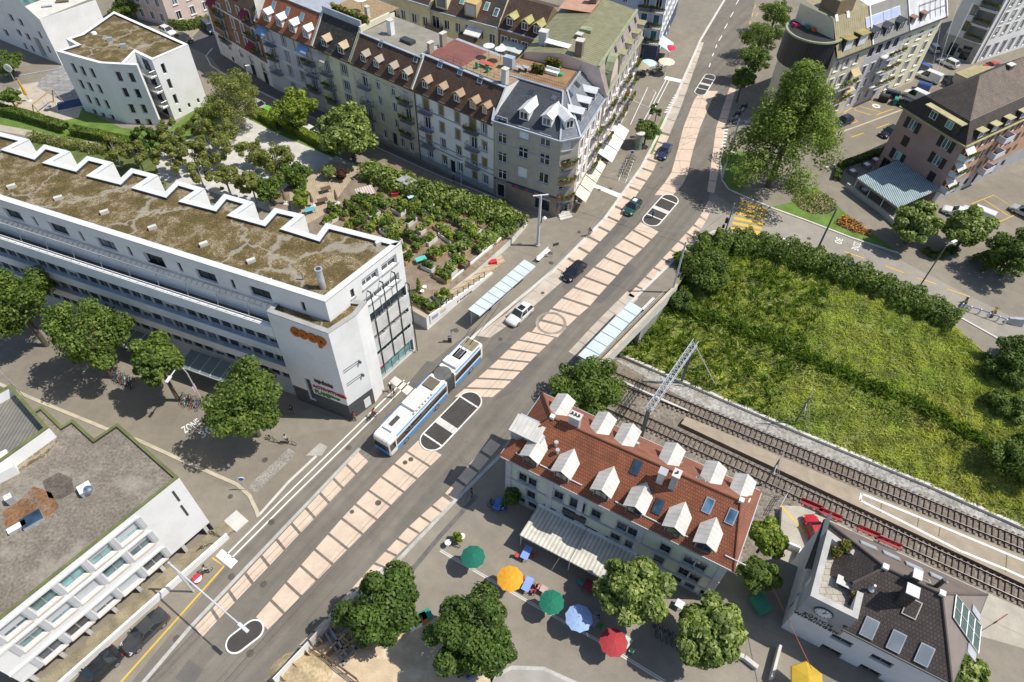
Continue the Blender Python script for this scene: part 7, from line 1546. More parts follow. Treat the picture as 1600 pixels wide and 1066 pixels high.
def wheel(t,x,y,r,w=.2):
    k=(r,w)
    if k not in WH:
        a=MB(); st=[[(q*math.cos(2*math.pi*i/16),yy,q*math.sin(2*math.pi*i/16)) for i in range(16)] for yy,q in ((-w/2,r*.86),(-w/2+.03,r),(w/2-.03,r),(w/2,r*.86))]; loft(st,rubber,a)
        b=MB(); st=[[(q*math.cos(2*math.pi*i/12),yy,q*math.sin(2*math.pi*i/12)) for i in range(12)] for yy,q in ((-w/2-.012,r*.3),(-w/2-.01,r*.64),(w/2+.01,r*.64),(w/2+.012,r*.3))]; loft(st,rimm,b)
        WH[k]=(a.mesh('tyre'),b.mesh('rim'))
    o=bpy.data.objects.new('wheel',WH[k][0]); COL.objects.link(o); o.parent=t; o.location=(x,y,r); q=bpy.data.objects.new('rim',WH[k][1]); COL.objects.link(q); q.parent=o
def car(u,v,hd,label,col,kind='sedan',z=0.,name='parked_car',cat='car',group=None):
    """hd: photo direction the front points to"""
    p=W(u,v,z+.5); p.z=z; q=W(u+hd[0],v+hd[1],z+.5); rz=math.atan2(q.y-p.y,q.x-p.x); t=thing(name,label,cat,p,rz,group)
    L,Wd,Ht={'sedan':(4.55,1.8,1.42),'suv':(4.4,1.84,1.66),'hatch':(4.0,1.74,1.5),'coupe':(4.4,1.8,1.35),'van':(4.9,1.9,1.95),'wagon':(4.6,1.82,1.5)}[kind]; h=Wd/2; r=.33 if kind!='suv' else .37; b=.92 if kind!='suv' else 1.02
    def sec(x,w,z0,z1): return [(x,-w*.86,z0),(x,w*.86,z0),(x,w,z0+.14),(x,w,z1-.2),(x,w*.9,z1-.03),(x,w*.5,z1+.02),(x,-w*.5,z1+.02),(x,-w*.9,z1-.03),(x,-w,z1-.2),(x,-w,z0+.14)]
    hz=b-.02 if kind!='van' else 1.08
    st=[sec(-L*.5,h*.78,.38,b-.22),sec(-L*.485,h*.93,.26,b-.02),sec(-L*.4,h,.22,b+.02),sec(-L*.1,h,.2,b),sec(L*.18,h,.2,b-.01),sec(L*.3,h*.99,.21,hz-.06),sec(L*.42,h*.95,.22,hz-.17),sec(L*.48,h*.85,.26,hz-.28),sec(L*.5,h*.66,.34,hz-.4)]
    loft(st,col).build('body',t,local=True,smooth=False)
    rx0,rx1,bx0,bx1={'sedan':(-.22,.06,-.38,.2),'suv':(-.36,.06,-.46,.2),'hatch':(-.36,.06,-.46,.22),'coupe':(-.2,.04,-.42,.2),'van':(-.47,.16,-.485,.32),'wagon':(-.38,.05,-.46,.2)}[kind]
    a0,a1,c0,c1=rx0*L,rx1*L,bx0*L,bx1*L; wb,wt=h*.93,h*.74; zt=Ht-.05
    B_=[(c0,-wb,b),(c1,-wb,b),(c1,wb,b),(c0,wb,b)]; T_=[(a0,-wt,zt),(a1,-wt,zt),(a1,wt,zt),(a0,wt,zt)]
    glass_=lambda i,j,nm,mt=cgl: MB().poly([B_[i],B_[j],T_[j],T_[i]],mt).build(nm,t,local=True)
    glass_(1,2,'windscreen'); glass_(3,0,'rear_window',col if kind=='van' else cgl); glass_(0,1,'side_window'); glass_(2,3,'side_window')
    m=MB(); m.hexa([(x,y,zt-.02) for x,y,_ in T_],[(x*.96+(a0+a1)*.02,y*.9,Ht) for x,y,_ in T_],col)
    for i in range(4): m.beam(B_[i],T_[i],.07,.05,col)
    mid=(c0+c1)/2-.05
    for s in (-1,1): m.beam((mid,s*wb,b),((a0+a1)/2,s*wt,zt),.09,.03,col)
    if kind=='van':
        for s in (-1,1): m.hexa([(c0,s*wb*1.003,b),(mid+.3,s*wb*1.003,b),(mid+.3,s*(wt+.012),zt),(a0,s*(wt+.012),zt)],[(c0,s*wb*1.01,b),(mid+.3,s*wb*1.01,b),(mid+.3,s*(wt+.03),zt),(a0,s*(wt+.03),zt)],col)
    m.build('roof',t,local=True)
    for s in (-1,1):
        MB().hexa([(L*.47,s*h*.55,hz-.36),(L*.455,s*h*.9,hz-.34),(L*.40,s*h*.93,hz-.2),(L*.43,s*h*.6,hz-.21)],[(L*.485,s*h*.55,hz-.33),(L*.47,s*h*.9,hz-.31),(L*.405,s*h*.93,hz-.165),(L*.435,s*h*.6,hz-.175)],lampw).build('headlight',t,local=True)
        MB().box((-L*.478,s*h*.76,b-.13),(.12,h*.36,.16),lampr).build('taillight',t,local=True); MB().box((c1-.25,s*(h+.07),b+.06),(.14,.18,.13),col).build('mirror',t,local=True)
        for x in (-L*.3,L*.31): wheel(t,x,s*(h-.1),r)
    MB().box((L*.493,0,.42),(.05,.9,.18),plastic).build('grille',t,local=True); MB().box((L*.5,0,.36),(.03,.5,.11),trimw).build('number_plate',t,local=True)
    return t
blk_=paint('black',(.012,.013,.016)); gry=paint('grey',(.05,.05,.054)); wht=paint('white',(.75,.75,.74)); grn=paint('dark_green',(.015,.07,.055)); red=paint('red',(.5,.015,.02)); slv=paint('silver',(.42,.43,.45)); dbl=paint('dark_blue',(.02,.035,.08)); blu=paint('blue',(.04,.1,.3))
dn_=(-22,20)
t=car(812,492,dn_,'white suv with dark sunroof driving down the main road past the shelter',wht,'suv',name='car'); MB().box((-.35,0,1.655),(.9,.85,.02),cgl).build('sunroof',t,local=True)
car(897,424,dn_,'black coupe driving on the left lane ahead of the white suv',blk_,'coupe',name='car')
t=car(988,324,(-20,22),'dark green car beside the traffic island with the crossing pedestrian',grn,'hatch',name='car'); MB().box((-.6,0,1.56),(.75,.6,.12),lampw).build('white_roof_block',t,local=True)  # flat white block on top of the green car
car(1038,237,(-14,24),'dark blue sedan beside the green verge with the advertising column',dbl,'sedan',name='car')
car(227,987,(-31,30),'parked dark grey saloon in front of the modern block',gry,'sedan'); car(152,1049,(-31,30),'parked black car cut by the bottom edge below the modern block',blk_,'sedan')
car(1318,190,(-30,12),'dark parked car half under the tall feathery tree',dbl,'hatch'); car(1431,151,(-30,-14),'small white and grey delivery van parked by the yellow house',wht,'van',cat='van',name='parked_van'); car(1411,161,(-30,-12),'dark hatchback parked in front of the white delivery van',blk_,'hatch'); car(1481,98,(-30,-14),'white estate car in the courtyard of the white town house',wht,'wagon'); car(1483,126,(-18,-24),'dark blue round car beside the garage roof',dbl,'hatch'); car(1451,121,(-30,-12),'white camper van with beige side next to the dark blue round car',wht,'van',cat='van',name='parked_van'); car(1548,104,(-30,8),'red convertible parked behind the dark roof',red,'coupe'); car(1457,75,(-20,-20),'grey blue car in the shade by the yellow end house',slv,'hatch'); car(1440,106,(-28,-12),'blue car between the wires in the courtyard',blu,'hatch')
car(1526,336,(-34,-14),'white van in the yellow bay half hidden by a round tree',wht,'van',cat='van',name='parked_van'); car(1496,333,(-34,-12),'white car mostly hidden behind the round trees',wht,'wagon'); car(1599,331,(-28,-14),'pale blue car cut by the right edge in the shade',slv,'hatch')
car(1273,829,(-10,-26),'red car with green windscreen by the platform benches',red,'hatch',z=-4.6); car(328,45,(24,20),'dark blue van at the top left street bend',dbl,'van',cat='van',name='parked_van'); car(287,60,(28,12),'black car with orange lamps behind the curved white house',blk_,'sedan'); car(262,49,(26,12),'white and green car behind the moss roof of the curved house',wht,'hatch')
car(424,178,(26,14),'bright green topped car behind the golden hedge',paint('lime_green',(.2,.5,.06)),'hatch'); car(487,207,(26,13),'white car behind the golden hedge, left of another white one',wht,'hatch'); car(506,215,(26,13),'white car with dark sunroof behind the golden hedge near the round park tree',wht,'suv'); car(405,166,(26,14),'grey car parked above the golden hedge beside the green topped car',slv,'hatch')
car(1389,207,(-26,12),'black car peeking from behind the pink house',blk_,'hatch')
# articulated trolleybus
fr_,re_=W(594,685.5,3.1),W(742,530,3.1); p=Vector(((fr_.x+re_.x)/2,(fr_.y+re_.y)/2,0)); t=thing('trolleybus','white and blue articulated trolleybus with grey bellows at the stop below the supermarket','bus',p,math.atan2(fr_.y-re_.y,fr_.x-re_.x)); BL_=(fr_-re_).length; hb=BL_/2
busw=M('bus_white',(.74,.74,.72),rough=.35,var=.04,stain=(.6,.58,.54)); busb=M('bus_blue',(.06,.27,.62),rough=.35,var=.04); busg=M('bus_window_band',(.02,.02,.022),rough=.1,var=.1); bel=M('bellows_rubber',(.11,.11,.105),rough=.8,var=.2)
def bsec(x,w=1.25,z0=.35,z1=3.1): return [(x,-w*.96,z0),(x,w*.96,z0),(x,w,z0+.3),(x,w,z1-.25),(x,w*.86,z1),(x,-w*.86,z1),(x,-w,z1-.25),(x,-w,z0+.3)]
j=hb-10.6
loft([bsec(j,1.25),bsec(hb-.5),bsec(hb-.15,1.2,.35,3.05),bsec(hb,1.08,.4,2.9)],busw).build('front_section',t,local=True); loft([bsec(-hb,1.15,.45,2.95),bsec(-hb+.3),bsec(j-1.5)],busw).build('rear_section',t,local=True)
m=MB(); st=[bsec(j-1.5+1.5*i/10,1.24 if i%2 else 1.12,.45,3.05 if i%2 else 2.92) for i in range(11)]; loft(st,bel,m).build('bellows',t,local=True); MB().lathe([(1.12,3.02),(1.1,3.1),(.6,3.12),(.02,3.1)],bel,(j-.75,0,0),18).build('turntable_cover',t,local=True)
for s in (-1,1):
    for x0,x1 in ((j+.1,hb-1.2),(-hb+.5,j-1.6)):
        MB().box(((x0+x1)/2,s*1.252,1.95),(x1-x0,.02,1.1),busg).build('side_window',t,local=True); MB().box(((x0+x1)/2,s*1.252,.75),(x1-x0,.025,.65),busb).build('blue_skirt',t,local=True); MB().box(((x0+x1)/2,s*1.17,2.95),(x1-x0-.4,.12,.14),busb).build('blue_roof_stripe',t,local=True)
    for x in (hb-2.7,hb-8.4,-hb+2.7): wheel(t,x,s*1.13,.48,.28)
    MB().box((hb-.02,s*.85,.75),(.08,.35,.2),lampw).build('headlight',t,local=True)
    MB().box((hb-.6,s*1.25,1.95),(.85,.03,1.2),busg).build('door_glass',t,local=True)
    MB().tube((-hb+1.5,s*.3,3.55),(-hb-5.2,s*.32,5.3),.035,metald,n=5).build('trolley_pole',t,local=True); MB().tube((-hb+4.6,s*.3,3.3),(-hb+1.5,s*.3,3.55),.06,metal,n=5).build('pole_base',t,local=True)
MB().hexa([(hb+.01,-1.05,1.15),(hb+.01,1.05,1.15),(hb-.1,1.02,2.75),(hb-.1,-1.02,2.75)],[(hb+.05,-1.05,1.15),(hb+.05,1.05,1.15),(hb-.03,1.02,2.75),(hb-.03,-1.02,2.75)],busg).build('windscreen',t,local=True); MB().box((hb-.02,0,.75),(.1,2.,.55),busb).build('front_panel',t,local=True)
def rbox(nm,x,y,l,w_,h_,mt): MB().box((x,y,3.1+h_/2),(l,w_,h_),mt).build(nm,t,local=True)
rbox('air_unit',hb-2.6,-.1,2.6,1.3,.28,busw); rbox('air_unit_grille',hb-2.6,-.1,1.5,.55,.33,M('dark_grille',(.06,.055,.05))); rbox('white_roof_block',hb-6.2,-.05,2.5,1.9,.42,busw); rbox('vent_grid',hb-9.3,-.1,1.5,1.5,.25,slats('rusty_vent_grid',(.22,.18,.13),(.05,.04,.03),.22,.4,'y')); rbox('white_roof_block',j-2.6,0,1.,2.,.4,busw); rbox('pole_gear',j-4.2,0,1.6,1.2,.3,M('tan_gear',(.4,.33,.23),var=.3)); rbox('air_unit',-hb+3.2,0,2.2,1.4,.3,busw); rbox('air_unit_grille',-hb+3.2,0,1.4,.5,.35,MT['dark_grille']); rbox('rear_tray',-hb+1.1,0,1.5,1.9,.1,M('khaki_tray',(.25,.21,.12)))
for i in range(7): rbox('roof_fitting',hb-8+i*.55,.95,.18,.16,.2,MT['tan_gear'])
# ================================================================ people
def figure(pose):
    q=dict(pel=(0,0,.95),wst=(0,0,1.1),chs=(.02,0,1.32),nk=(.02,0,1.5),hd0=(.04,0,1.6),hd1=(.05,0,1.72))
    for s,n in ((1,'l'),(-1,'r')): q.update({'sh'+n:(.01,s*.18,1.43),'el'+n:(-.03,s*.24,1.16),'wr'+n:(.1,s*.25,.95),'hn'+n:(.15,s*.25,.87),'hp'+n:(0,s*.1,.92),'kn'+n:(.03,s*.11,.5),'an'+n:(0,s*.11,.09),'to'+n:(.17,s*.12,.04)})
    if pose=='walk': q.update(knl=(.2,.1,.53),anl=(.28,.1,.1),tol=(.45,.11,.07),knr=(-.02,-.1,.5),anr=(-.32,-.1,.18),tor=(-.2,-.1,.05),ell=(-.16,.24,1.18),wrl=(-.12,.25,.95),hnl=(-.08,.25,.87),elr=(.08,-.24,1.17),wrr=(.28,-.22,1.03),hnr=(.35,-.21,.98))
    if pose in('sit','ride'):
        dz=.0 if pose=='ride' else -.43
        q={k:(x,y,z+dz) for k,(x,y,z) in q.items()}
        for s,n in ((1,'l'),(-1,'r')): q.update({'kn'+n:(.42,s*.13,.55 if pose=='sit' else .75),'an'+n:(.4,s*.13,.09 if pose=='sit' else .35+s*.12),'to'+n:(.56,s*.13,.04 if pose=='sit' else .3+s*.12)})
        if pose=='ride':
            for s,n in ((1,'l'),(-1,'r')): q.update({'sh'+n:(.22,s*.18,1.4),'el'+n:(.42,s*.26,1.2),'wr'+n:(.62,s*.25,1.08),'hn'+n:(.7,s*.25,1.06)})
            q.update(chs=(.2,0,1.32),wst=(.08,0,1.12),nk=(.27,0,1.48),hd0=(.33,0,1.57),hd1=(.36,0,1.69))
        else:
            for s,n in ((1,'l'),(-1,'r')): q.update({'el'+n:(.12,s*.25,.8),'wr'+n:(.34,s*.18,.76),'hn'+n:(.42,s*.16,.76)})
    ks=list(q); R=dict(pel=.13,wst=.125,chs=.14,nk=.055,hd0=.095,hd1=.085); r1=dict(sh=.07,el=.045,wr=.03,hn=.035,hp=.09,kn=.06,an=.042,to=.04)
    E=[('pel','wst'),('wst','chs'),('chs','nk'),('nk','hd0'),('hd0','hd1')]
    for n in 'lr': E+=[('chs','sh'+n),('sh'+n,'el'+n),('el'+n,'wr'+n),('wr'+n,'hn'+n),('pel','hp'+n),('hp'+n,'kn'+n),('kn'+n,'an'+n),('an'+n,'to'+n)]
    V=[q[k] for k in ks]; rad=[R.get(k) or r1[k[:2]] for k in ks]; ed=[(ks.index(a),ks.index(b)) for a,b in E]; cls={}
    for n,s in (('l',1),('r',-1)):
        h=Vector(q['hn'+n]); d=(h-Vector(q['wr'+n])).normalized(); sd=Vector((0,1,0))
        for i,(o,l) in enumerate(((-.03,.07),(-.01,.085),(.01,.08),(.03,.065))): V.append(tuple(h+sd*o+d*l+Vector((0,0,-.01)))); rad.append(.009); ed.append((ks.index('hn'+n),len(V)-1))
        V.append(tuple(h+sd*-.055*s+d*.02)); rad.append(.01); ed.append((ks.index('hn'+n),len(V)-1))
    me=bpy.data.meshes.new('body'); me.from_pydata(V,ed,[]); o=bpy.data.objects.new('tmp',me); COL.objects.link(o); md=o.modifiers.new('s','SKIN')
    for i,sv in enumerate(me.skin_vertices[0].data): sv.radius=(rad[i],)*2; sv.use_root=(i==0)
    o.modifiers.new('u','SUBSURF').levels=1; bpy.context.view_layer.update()
    out=bpy.data.meshes.new_from_object(o.evaluated_get(bpy.context.evaluated_depsgraph_get())); bpy.data.objects.remove(o)
    seg=[(Vector(q[a]),Vector(q[b]),a,b) for a,b in E]; out.materials.clear()
    for m_ in (skin_m,MT['cloth_0'],MT['cloth_1'],plastic): out.materials.append(m_)
    for f in out.polygons:
        c_=f.center; best=min(seg,key=lambda s_:((c_-s_[0]-(s_[1]-s_[0])*max(0,min(1,(c_-s_[0]).dot(s_[1]-s_[0])/(s_[1]-s_[0]).length_squared))).length))
        b=best[3][:2]; f.material_index=0 if b in('hd','nk','wr','hn') else 3 if b=='to' else 2 if b in('hp','kn','an') else 1
    out.shade_smooth(); hd=Vector(q['hd1']); return out,hd
skin_m=M('skin',(.45,.27,.19),rough=.6,var=.05)
for i,cl_ in enumerate([(.02,.02,.025),(.03,.04,.08),(.5,.5,.5),(.35,.05,.07),(.08,.2,.45),(.5,.3,.35),(.25,.2,.15),(.1,.1,.1)]): M('cloth_%d'%i,cl_,rough=.9,var=.15,scale=4)
FIG={k:figure(k) for k in ('stand','walk','sit','ride')}
hairm={'dark':M('dark_hair',(.02,.015,.012)),'white':M('white_cap',(.7,.7,.66)),'fair':M('fair_hair',(.3,.2,.1))}; HAIR=MB().lathe([(.105,-.08),(.118,-.02),(.112,.05),(.07,.1),(.02,.115)],plastic,n=10).mesh('hair',smooth=True)
def person(u,v,label,pose='walk',top=0,legs=1,hd=(1,0),hair='dark',z=0.,zs=0.):
    p=W(u,v,z); q=W(u+hd[0]*20,v+hd[1]*20,z); o=bpy.data.objects.new('person',FIG[pose][0]); COL.objects.link(o); o.location=(p.x,p.y,z+zs); o.rotation_euler=(0,0,math.atan2(q.y-p.y,q.x-p.x)); tag(o,label,'person')
    for i,m_ in ((1,MT['cloth_%d'%top]),(2,MT['cloth_%d'%legs])): o.material_slots[i].link='OBJECT'; o.material_slots[i].material=m_
    h=bpy.data.objects.new('hair',HAIR); COL.objects.link(h); h.parent=o; h.location=FIG[pose][1]+Vector((-.015,0,.0)); h.material_slots[0].link='OBJECT'; h.material_slots[0].material=hairm[hair]; return o
person(611,612,'person in dark clothes and a pale hat walking by the white slab','walk',0,0,(-.3,1),'white'); person(617,621,'person in a pink top walking on the white double line','walk',5,6,(-.6,.6),'dark'); person(555,657,'person in a red top and grey shorts at the dark stone corner','stand',3,7,(.6,-.3)); person(458,648,'person walking in the shadow under the orange lettering','walk',0,7,(-.4,-.6)); person(449,692,'person in white leaning over a bicycle near the first street tree','stand',2,0,(.8,.4)); person(1019,341,'person in a blue jacket stepping across the traffic island','walk',4,1,(-.7,.5)); person(930,285,'person in black walking near the cream awnings','walk',0,0,(-.2,-1)); person(1308,264,'person in a dark red shirt walking by the restaurant hedge','walk',3,7,(-.6,.2)); person(737,776,'person in dark blue standing in the shade left of the orange roofed house','stand',1,1,(.7,.3)); person(709,289,'person in pale blue trousers on the shaded street below the white row house','walk',0,4,(.6,.4)); person(652,968,'person in a pale top standing under the dark plaza tree','stand',2,6,(.6,-.3)); person(660,972,'person in red beside the green crate at the timber yard','stand',3,1,(-.6,.3))
# bicycles
def bikemesh():
    fm=MB(); A,Bq,C3,D,E3=Vector((-.5,0,.34)),Vector((-.08,0,.3)),Vector((-.2,0,.8)),Vector((.36,0,.82)),Vector((.53,0,.34))
    for a,b in ((A,Bq),(Bq,C3),(C3,D),(Bq,D),(A,C3),(D,E3)): fm.tube(a,b,.022,plastic,n=5)
    fm.tube(D,D+Vector((-.03,0,.2)),.02,plastic,n=5); fr2=fm.mesh('frame')
    wm=MB(); n=18; R_,r_=.33,.028
    for i in range(n):
        a,b=2*math.pi*i/n,2*math.pi*(i+1)/n; wm.tube((R_*math.cos(a),0,R_*math.sin(a)),(R_*math.cos(b),0,R_*math.sin(b)),r_,rubber,n=5)
        if i%3==0: wm.tube((0,0,0),(R_*math.cos(a),0,R_*math.sin(a)),.006,galv,n=3)
    hb_=MB().path([(-.1,-.28,0),(.03,-.12,.04),(.03,.12,.04),(-.1,.28,0)],.017,metald,5); sd=MB().box((0,0,0),(.26,.15,.06),plastic); bk=MB().obox((-.17,-.14,-.12),(.34,0,0),(0,.28,0),(0,0,.24),wood)
    return fr2,wm.mesh('wheel'),hb_.mesh('handlebar'),sd.mesh('saddle'),bk.mesh('basket')
BK=bikemesh(); BC=[paint('bike_black',(.015,.015,.017)),blu,slv,red,paint('bike_teal',(.03,.25,.24)),wht]
def bike(u,v,label,hd,col=0,group=None,basket=False,z=0):
    p=W(u,v,z); q=W(u+hd[0],v+hd[1],z); t=thing('bicycle',label,'bicycle',p,math.atan2(q.y-p.y,q.x-p.x),group)
    for nm,i,l in (('frame',0,(0,0,0)),('wheel',1,(-.5,0,.34)),('wheel',1,(.53,0,.34)),('handlebar',2,(.33,0,1.0)),('saddle',3,(-.21,0,.86)))+((('basket',4,(.55,0,.92)),) if basket else ()):
        o=bpy.data.objects.new(nm,BK[i]); COL.objects.link(o); o.parent=t; o.location=l
        if i==0: o.material_slots[0].link='OBJECT'; o.material_slots[0].material=BC[col]
    return t
for i in range(9): bike(180+i*3.6,588+i*1.6+(i%2)*3,'bicycle in the packed rack under the second and third street trees',(2,-10),i%6,'bicycles in the rack below the glass canopy')
for i in range(6): bike(286+i*5,625+i*1.4+(i%2)*3,'bicycle parked at the foot of the curved street lamp',(3,-10),(i*5)%6,'bicycles by the curved street lamp')
for i in range(9): bike(1022+i*8,985+i*4.5,'bicycle standing in the shade between the two bright plaza trees',(3,10),(i*2)%6,'bicycles in the shade of the plaza trees')
for i in range(7): bike(973+i*2.2,276-i*4.6,'bicycle in the white framed rack by the advertising column',(10,2),(0,0,2,0,4,0,1)[i],'bicycles in the rack by the column')
for i,(u,v,l) in enumerate(((338,838,'bicycle leaning at the white corner of the modern block'),(322,858,'bicycle on the ledge below the modern block corner'),(454,693,'pale bicycle held by a person near the nearest street tree'),(425,688,'dark bicycle at the kerb below the nearest street tree'),(583,654,'bicycle ridden along the white double line'),(922,368,'bicycle ridden beside the beige kerb panels'),(868,922,'bicycle with a basket by the yellow parasol shadow'),(589,592,'bicycle leaning at the white base beside the red shop sign'),(321,898,'scooter bike ridden beside the yellow line'),(772,795,'bicycle against the corner of the orange roofed house'))):
    bike(u if i!=6 else 757,v if i!=6 else 916,l,((8,4),(8,-4),(8,3),(8,4),(10,-7),(-8,9),(8,3),(5,6),(9,-6),(8,3))[i],(0,2,2,0,0,0,3,0,0,1)[i],None,i==6)
person(583,654,'cyclist in dark red riding along the white double line','ride',3,0,(10/12,-7/12),zs=.02); person(922,368,'cyclist in black riding down beside the beige panels','ride',0,0,(-8/12,9/12),zs=.02); person(321,898,'rider in a white shirt on a scooter bike beside the yellow line','ride',2,0,(9/11,-6/11),zs=.02)
# ================================================================ bridge
pa,pb=W(918,593,.0),W(1056,452,.0); bd=(pb-pa).normalized(); bn=Vector((bd.y,-bd.x,0)); L=(pb-pa).length
t=thing('road_bridge','pale concrete bridge edge with parapet carrying the road over the railway','bridge',(pa+pb)/2)
ab=W(1000,518,-2); s_ab=(Vector((ab.x,ab.y,0))-pa).dot(bd)
MB().obox(pa-ZV*1.3+bn*.1,bd*L,-bn*.6,ZV*1.28,concw).build('girder',t); MB().obox(pa+bn*.16,bd*L,-bn*.32,ZV*.95,concw).build('parapet',t); MB().obox(pa+bn*.2+ZV*.95,bd*L,-bn*.4,ZV*.07,M('tan_coping',(.5,.43,.33))).build('coping',t)
MB().obox(pa+bd*(s_ab-.3)-ZV*5.6+bn*.05,bd*(L-s_ab+1),-bn*.5,ZV*4.3,M('graffiti_wall',(.3,.29,.27),var=.3,stain=(.12,.1,.16),sscale=.9)).build('wing_wall',t); MB().obox(pa+bd*(s_ab-.1)-ZV*5.6-bn*.46,bd*.6,-bn*14,ZV*5.5,conc).build('abutment',t); MB().obox(pa+bd*-2-ZV*5.6-bn*14,bd*(L+4),-bn*.4,ZV*5.5,conc).build('tunnel_end_wall',t)
r=MB()
for i in range(9): q=pa+bd*(3+i*2.)-bn*.5; r.tube(q+ZV*.95,q+ZV*1.5,.03,galv,n=4)
r.tube(pa+bd*3-bn*.5+ZV*1.5,pa+bd*19-bn*.5+ZV*1.5,.03,galv,n=4); r.build('railing',t)
# ================================================================ shelters
shg=M('frosted_roof_glass',(.55,.62,.62),rough=.25,var=.06); clear=M('clear_side_glass',(.2,.24,.24),rough=.1)
def shelter(px,label,n,mat=shg,z=2.7,skip=()):
    P=Wp(px,z); P=[Vector((p.x,p.y,0)) for p in P]; a,b,c_,d=P; ex=(d-a)/n; t=thing('tram_shelter',label,'shelter',sum(P,Vector())/4)
    for i in range(n):
        f0,f1=(i+.03)/n,(i+.97)/n; Q=[a.lerp(d,f0),b.lerp(c_,f0),b.lerp(c_,f1),a.lerp(d,f1)]
        Q=Q if (Q[1]-Q[0]).cross(Q[2]-Q[0]).z>0 else Q[::-1]; MB().hexa([q+ZV*z for q in Q],[q+ZV*(z+.04) for q in Q],mat).build('roof_panel',t)
    m=MB()
    for u,v in ((a,d),(b,c_)): m.beam(u+ZV*(z-.06),v+ZV*(z-.06),.1,.12,galv)
    for i in range(n+1): m.beam(a.lerp(d,i/n)+ZV*(z-.03),b.lerp(c_,i/n)+ZV*(z-.03),.06,.06,metald)
    m.build('roof_frame',t)
    for i in (0,n//3,2*n//3,n): q=a.lerp(d,min(.985,max(.015,i/n))).lerp(b.lerp(c_,min(.985,max(.015,i/n))),.18); MB().tube(q,q+ZV*(z-.1),.06,galv).build('post',t)
    for i in range(n): 
        if i%3!=2: u,v=a.lerp(d,(i+.05)/n).lerp(b.lerp(c_,(i+.05)/n),.12),a.lerp(d,(i+.95)/n).lerp(b.lerp(c_,(i+.95)/n),.12); MB().hexa([u+ZV*.25,v+ZV*.25,v+ZV*2.3,u+ZV*2.3],[p_+(b-a).normalized()*.03 for p_ in (u+ZV*.25,v+ZV*.25,v+ZV*2.3,u+ZV*2.3)],clear).build('glass_panel',t)
    m=MB(); u,v=a.lerp(d,.3).lerp(b.lerp(c_,.3),.4),a.lerp(d,.7).lerp(b.lerp(c_,.7),.4); m.beam(u+ZV*.45,v+ZV*.45,.45,.06,galv); m.beam(u+ZV*.2,u+ZV*.44,.3,.1,metald); m.beam(v+ZV*.2,v+ZV*.44,.3,.1,metald); m.build('bench',t); return t
shelter([(731,484),(749,494),(837,416),(820,405.5)],'long glass roofed shelter beside the sloping garden wall',9)
shelter([(903,556),(924,567.5),(1004,482.5),(985,471)],'long glass roofed shelter on the bridge edge',7)
# benches
def bench(u,v,hd,label,mat,z=0,group=None,L=2.,back=True):
    p=W(u,v,z); q=W(u+hd[0],v+hd[1],z); t=thing('bench',label,'bench',p,math.atan2(q.y-p.y,q.x-p.x),group); MB().box((0,0,.45),(L,.42,.06),mat).build('seat',t,local=True)
    if back: MB().box((0,.24,.72),(L,.06,.4),mat).build('backrest',t,local=True)
    for s in (-1,1): MB().box((s*(L/2-.25),0,.21),(.08,.36,.42),metald).build('leg',t,local=True)
    return t
rb=M('red_bench_slats',(.3,.015,.025),rough=.6,var=.15)
for u,v,l in ((1266,793,'first from the house'),(1295,808,'second along the platform'),(1354,835,'third, above the station roof'),(1387,852,'farthest along the platform')): bench(u,v,(26,11),'dark red platform bench, '+l,rb,-4.6,'red benches on the platform',2.5)
bench(849,402,(10,-9),'white bench beside the long glass shelter',trimw,L=3.); bench(1012,478,(10,-10),'low pale bench on the bridge next to the glass shelter',concw,L=3.,back=False)
# ================================================================ poles, lamps, gantry, wires
polem=M('pale_pole_paint',(.55,.57,.6),rough=.5,var=.08); poled=M('dark_pole_paint',(.13,.13,.14),rough=.5)
TOP={}
def pole(u,v,h,label,r=.14,mat=polem,name='tram_pole',cat='pole',z=0):
    p=W(u,v,z); t=thing(name,label,cat,p); MB().tube((0,0,0),(0,0,h),r,mat,r*.72,10).tube((0,0,0),(0,0,.25),r*1.8,conc,r*1.6,10).build('mast',t,local=True); TOP[label]=p+ZV*h; return t,p
t,p1=pole(840,384,9.3,'thick pale tram pole with floodlight bar near the garden hedge',.24); MB().box((0,0,9.3),(2.2,.14,.12),trimw,.2).build('floodlight_bar',t,local=True); MB().lathe([(.1,-.25),(.32,0),(.1,.25)],trimw,(.75,.1,5.2)).build('signal_globe',t,local=True); MB().box((.25,.2,4.6),(.25,.3,.7),metald).build('control_box',t,local=True)
t,p2=pole(1050,457,9.4,'pale tram pole rising beside the bridge end and the bushy bank',.17); MB().box((.2,0,3.2),(.3,.2,.5),metald).build('control_box',t,local=True)
t,p3=pole(1128,278,11.,'pale tram pole with cross arms on the lawn by the tall tree',.17)
for z in (10.6,9.9): MB().box((.3,0,z),(2.6,.1,.1),galv,.3).build('cross_arm',t,local=True)
MB().lathe([(.05,-.1),(.3,0),(.28,.12),(.05,.16)],trimw,(1.4,.4,10.3),10).build('lamp_head',t,local=True)
t,p4=pole(1130,372,6.6,'grey signal pole at the corner of the yellow crossing',.13,M('grey_pole_paint',(.28,.29,.3))); MB().box((-.35,0,3.4),(.35,.3,.9),metald).build('traffic_signal',t,local=True); MB().box((-.5,.1,2.2),(.3,.25,.6),M('dark_red_box',(.1,.015,.015))).build('sign_box',t,local=True)
t,p5=pole(1272,401,9.,'dark slim pole leaning out of the hedge by the street marking',.16,poled); t,p6=pole(1432,455,8.6,'dark street lamp beside the long hedge',.11,poled,'street_lamp','street lamp'); MB().tube((0,0,8.5),(.9,.5,8.8),.06,poled).build('arm',t,local=True); MB().box((1.2,.65,8.8),(.9,.35,.14),trimw,.5).build('lamp_head',t,local=True)
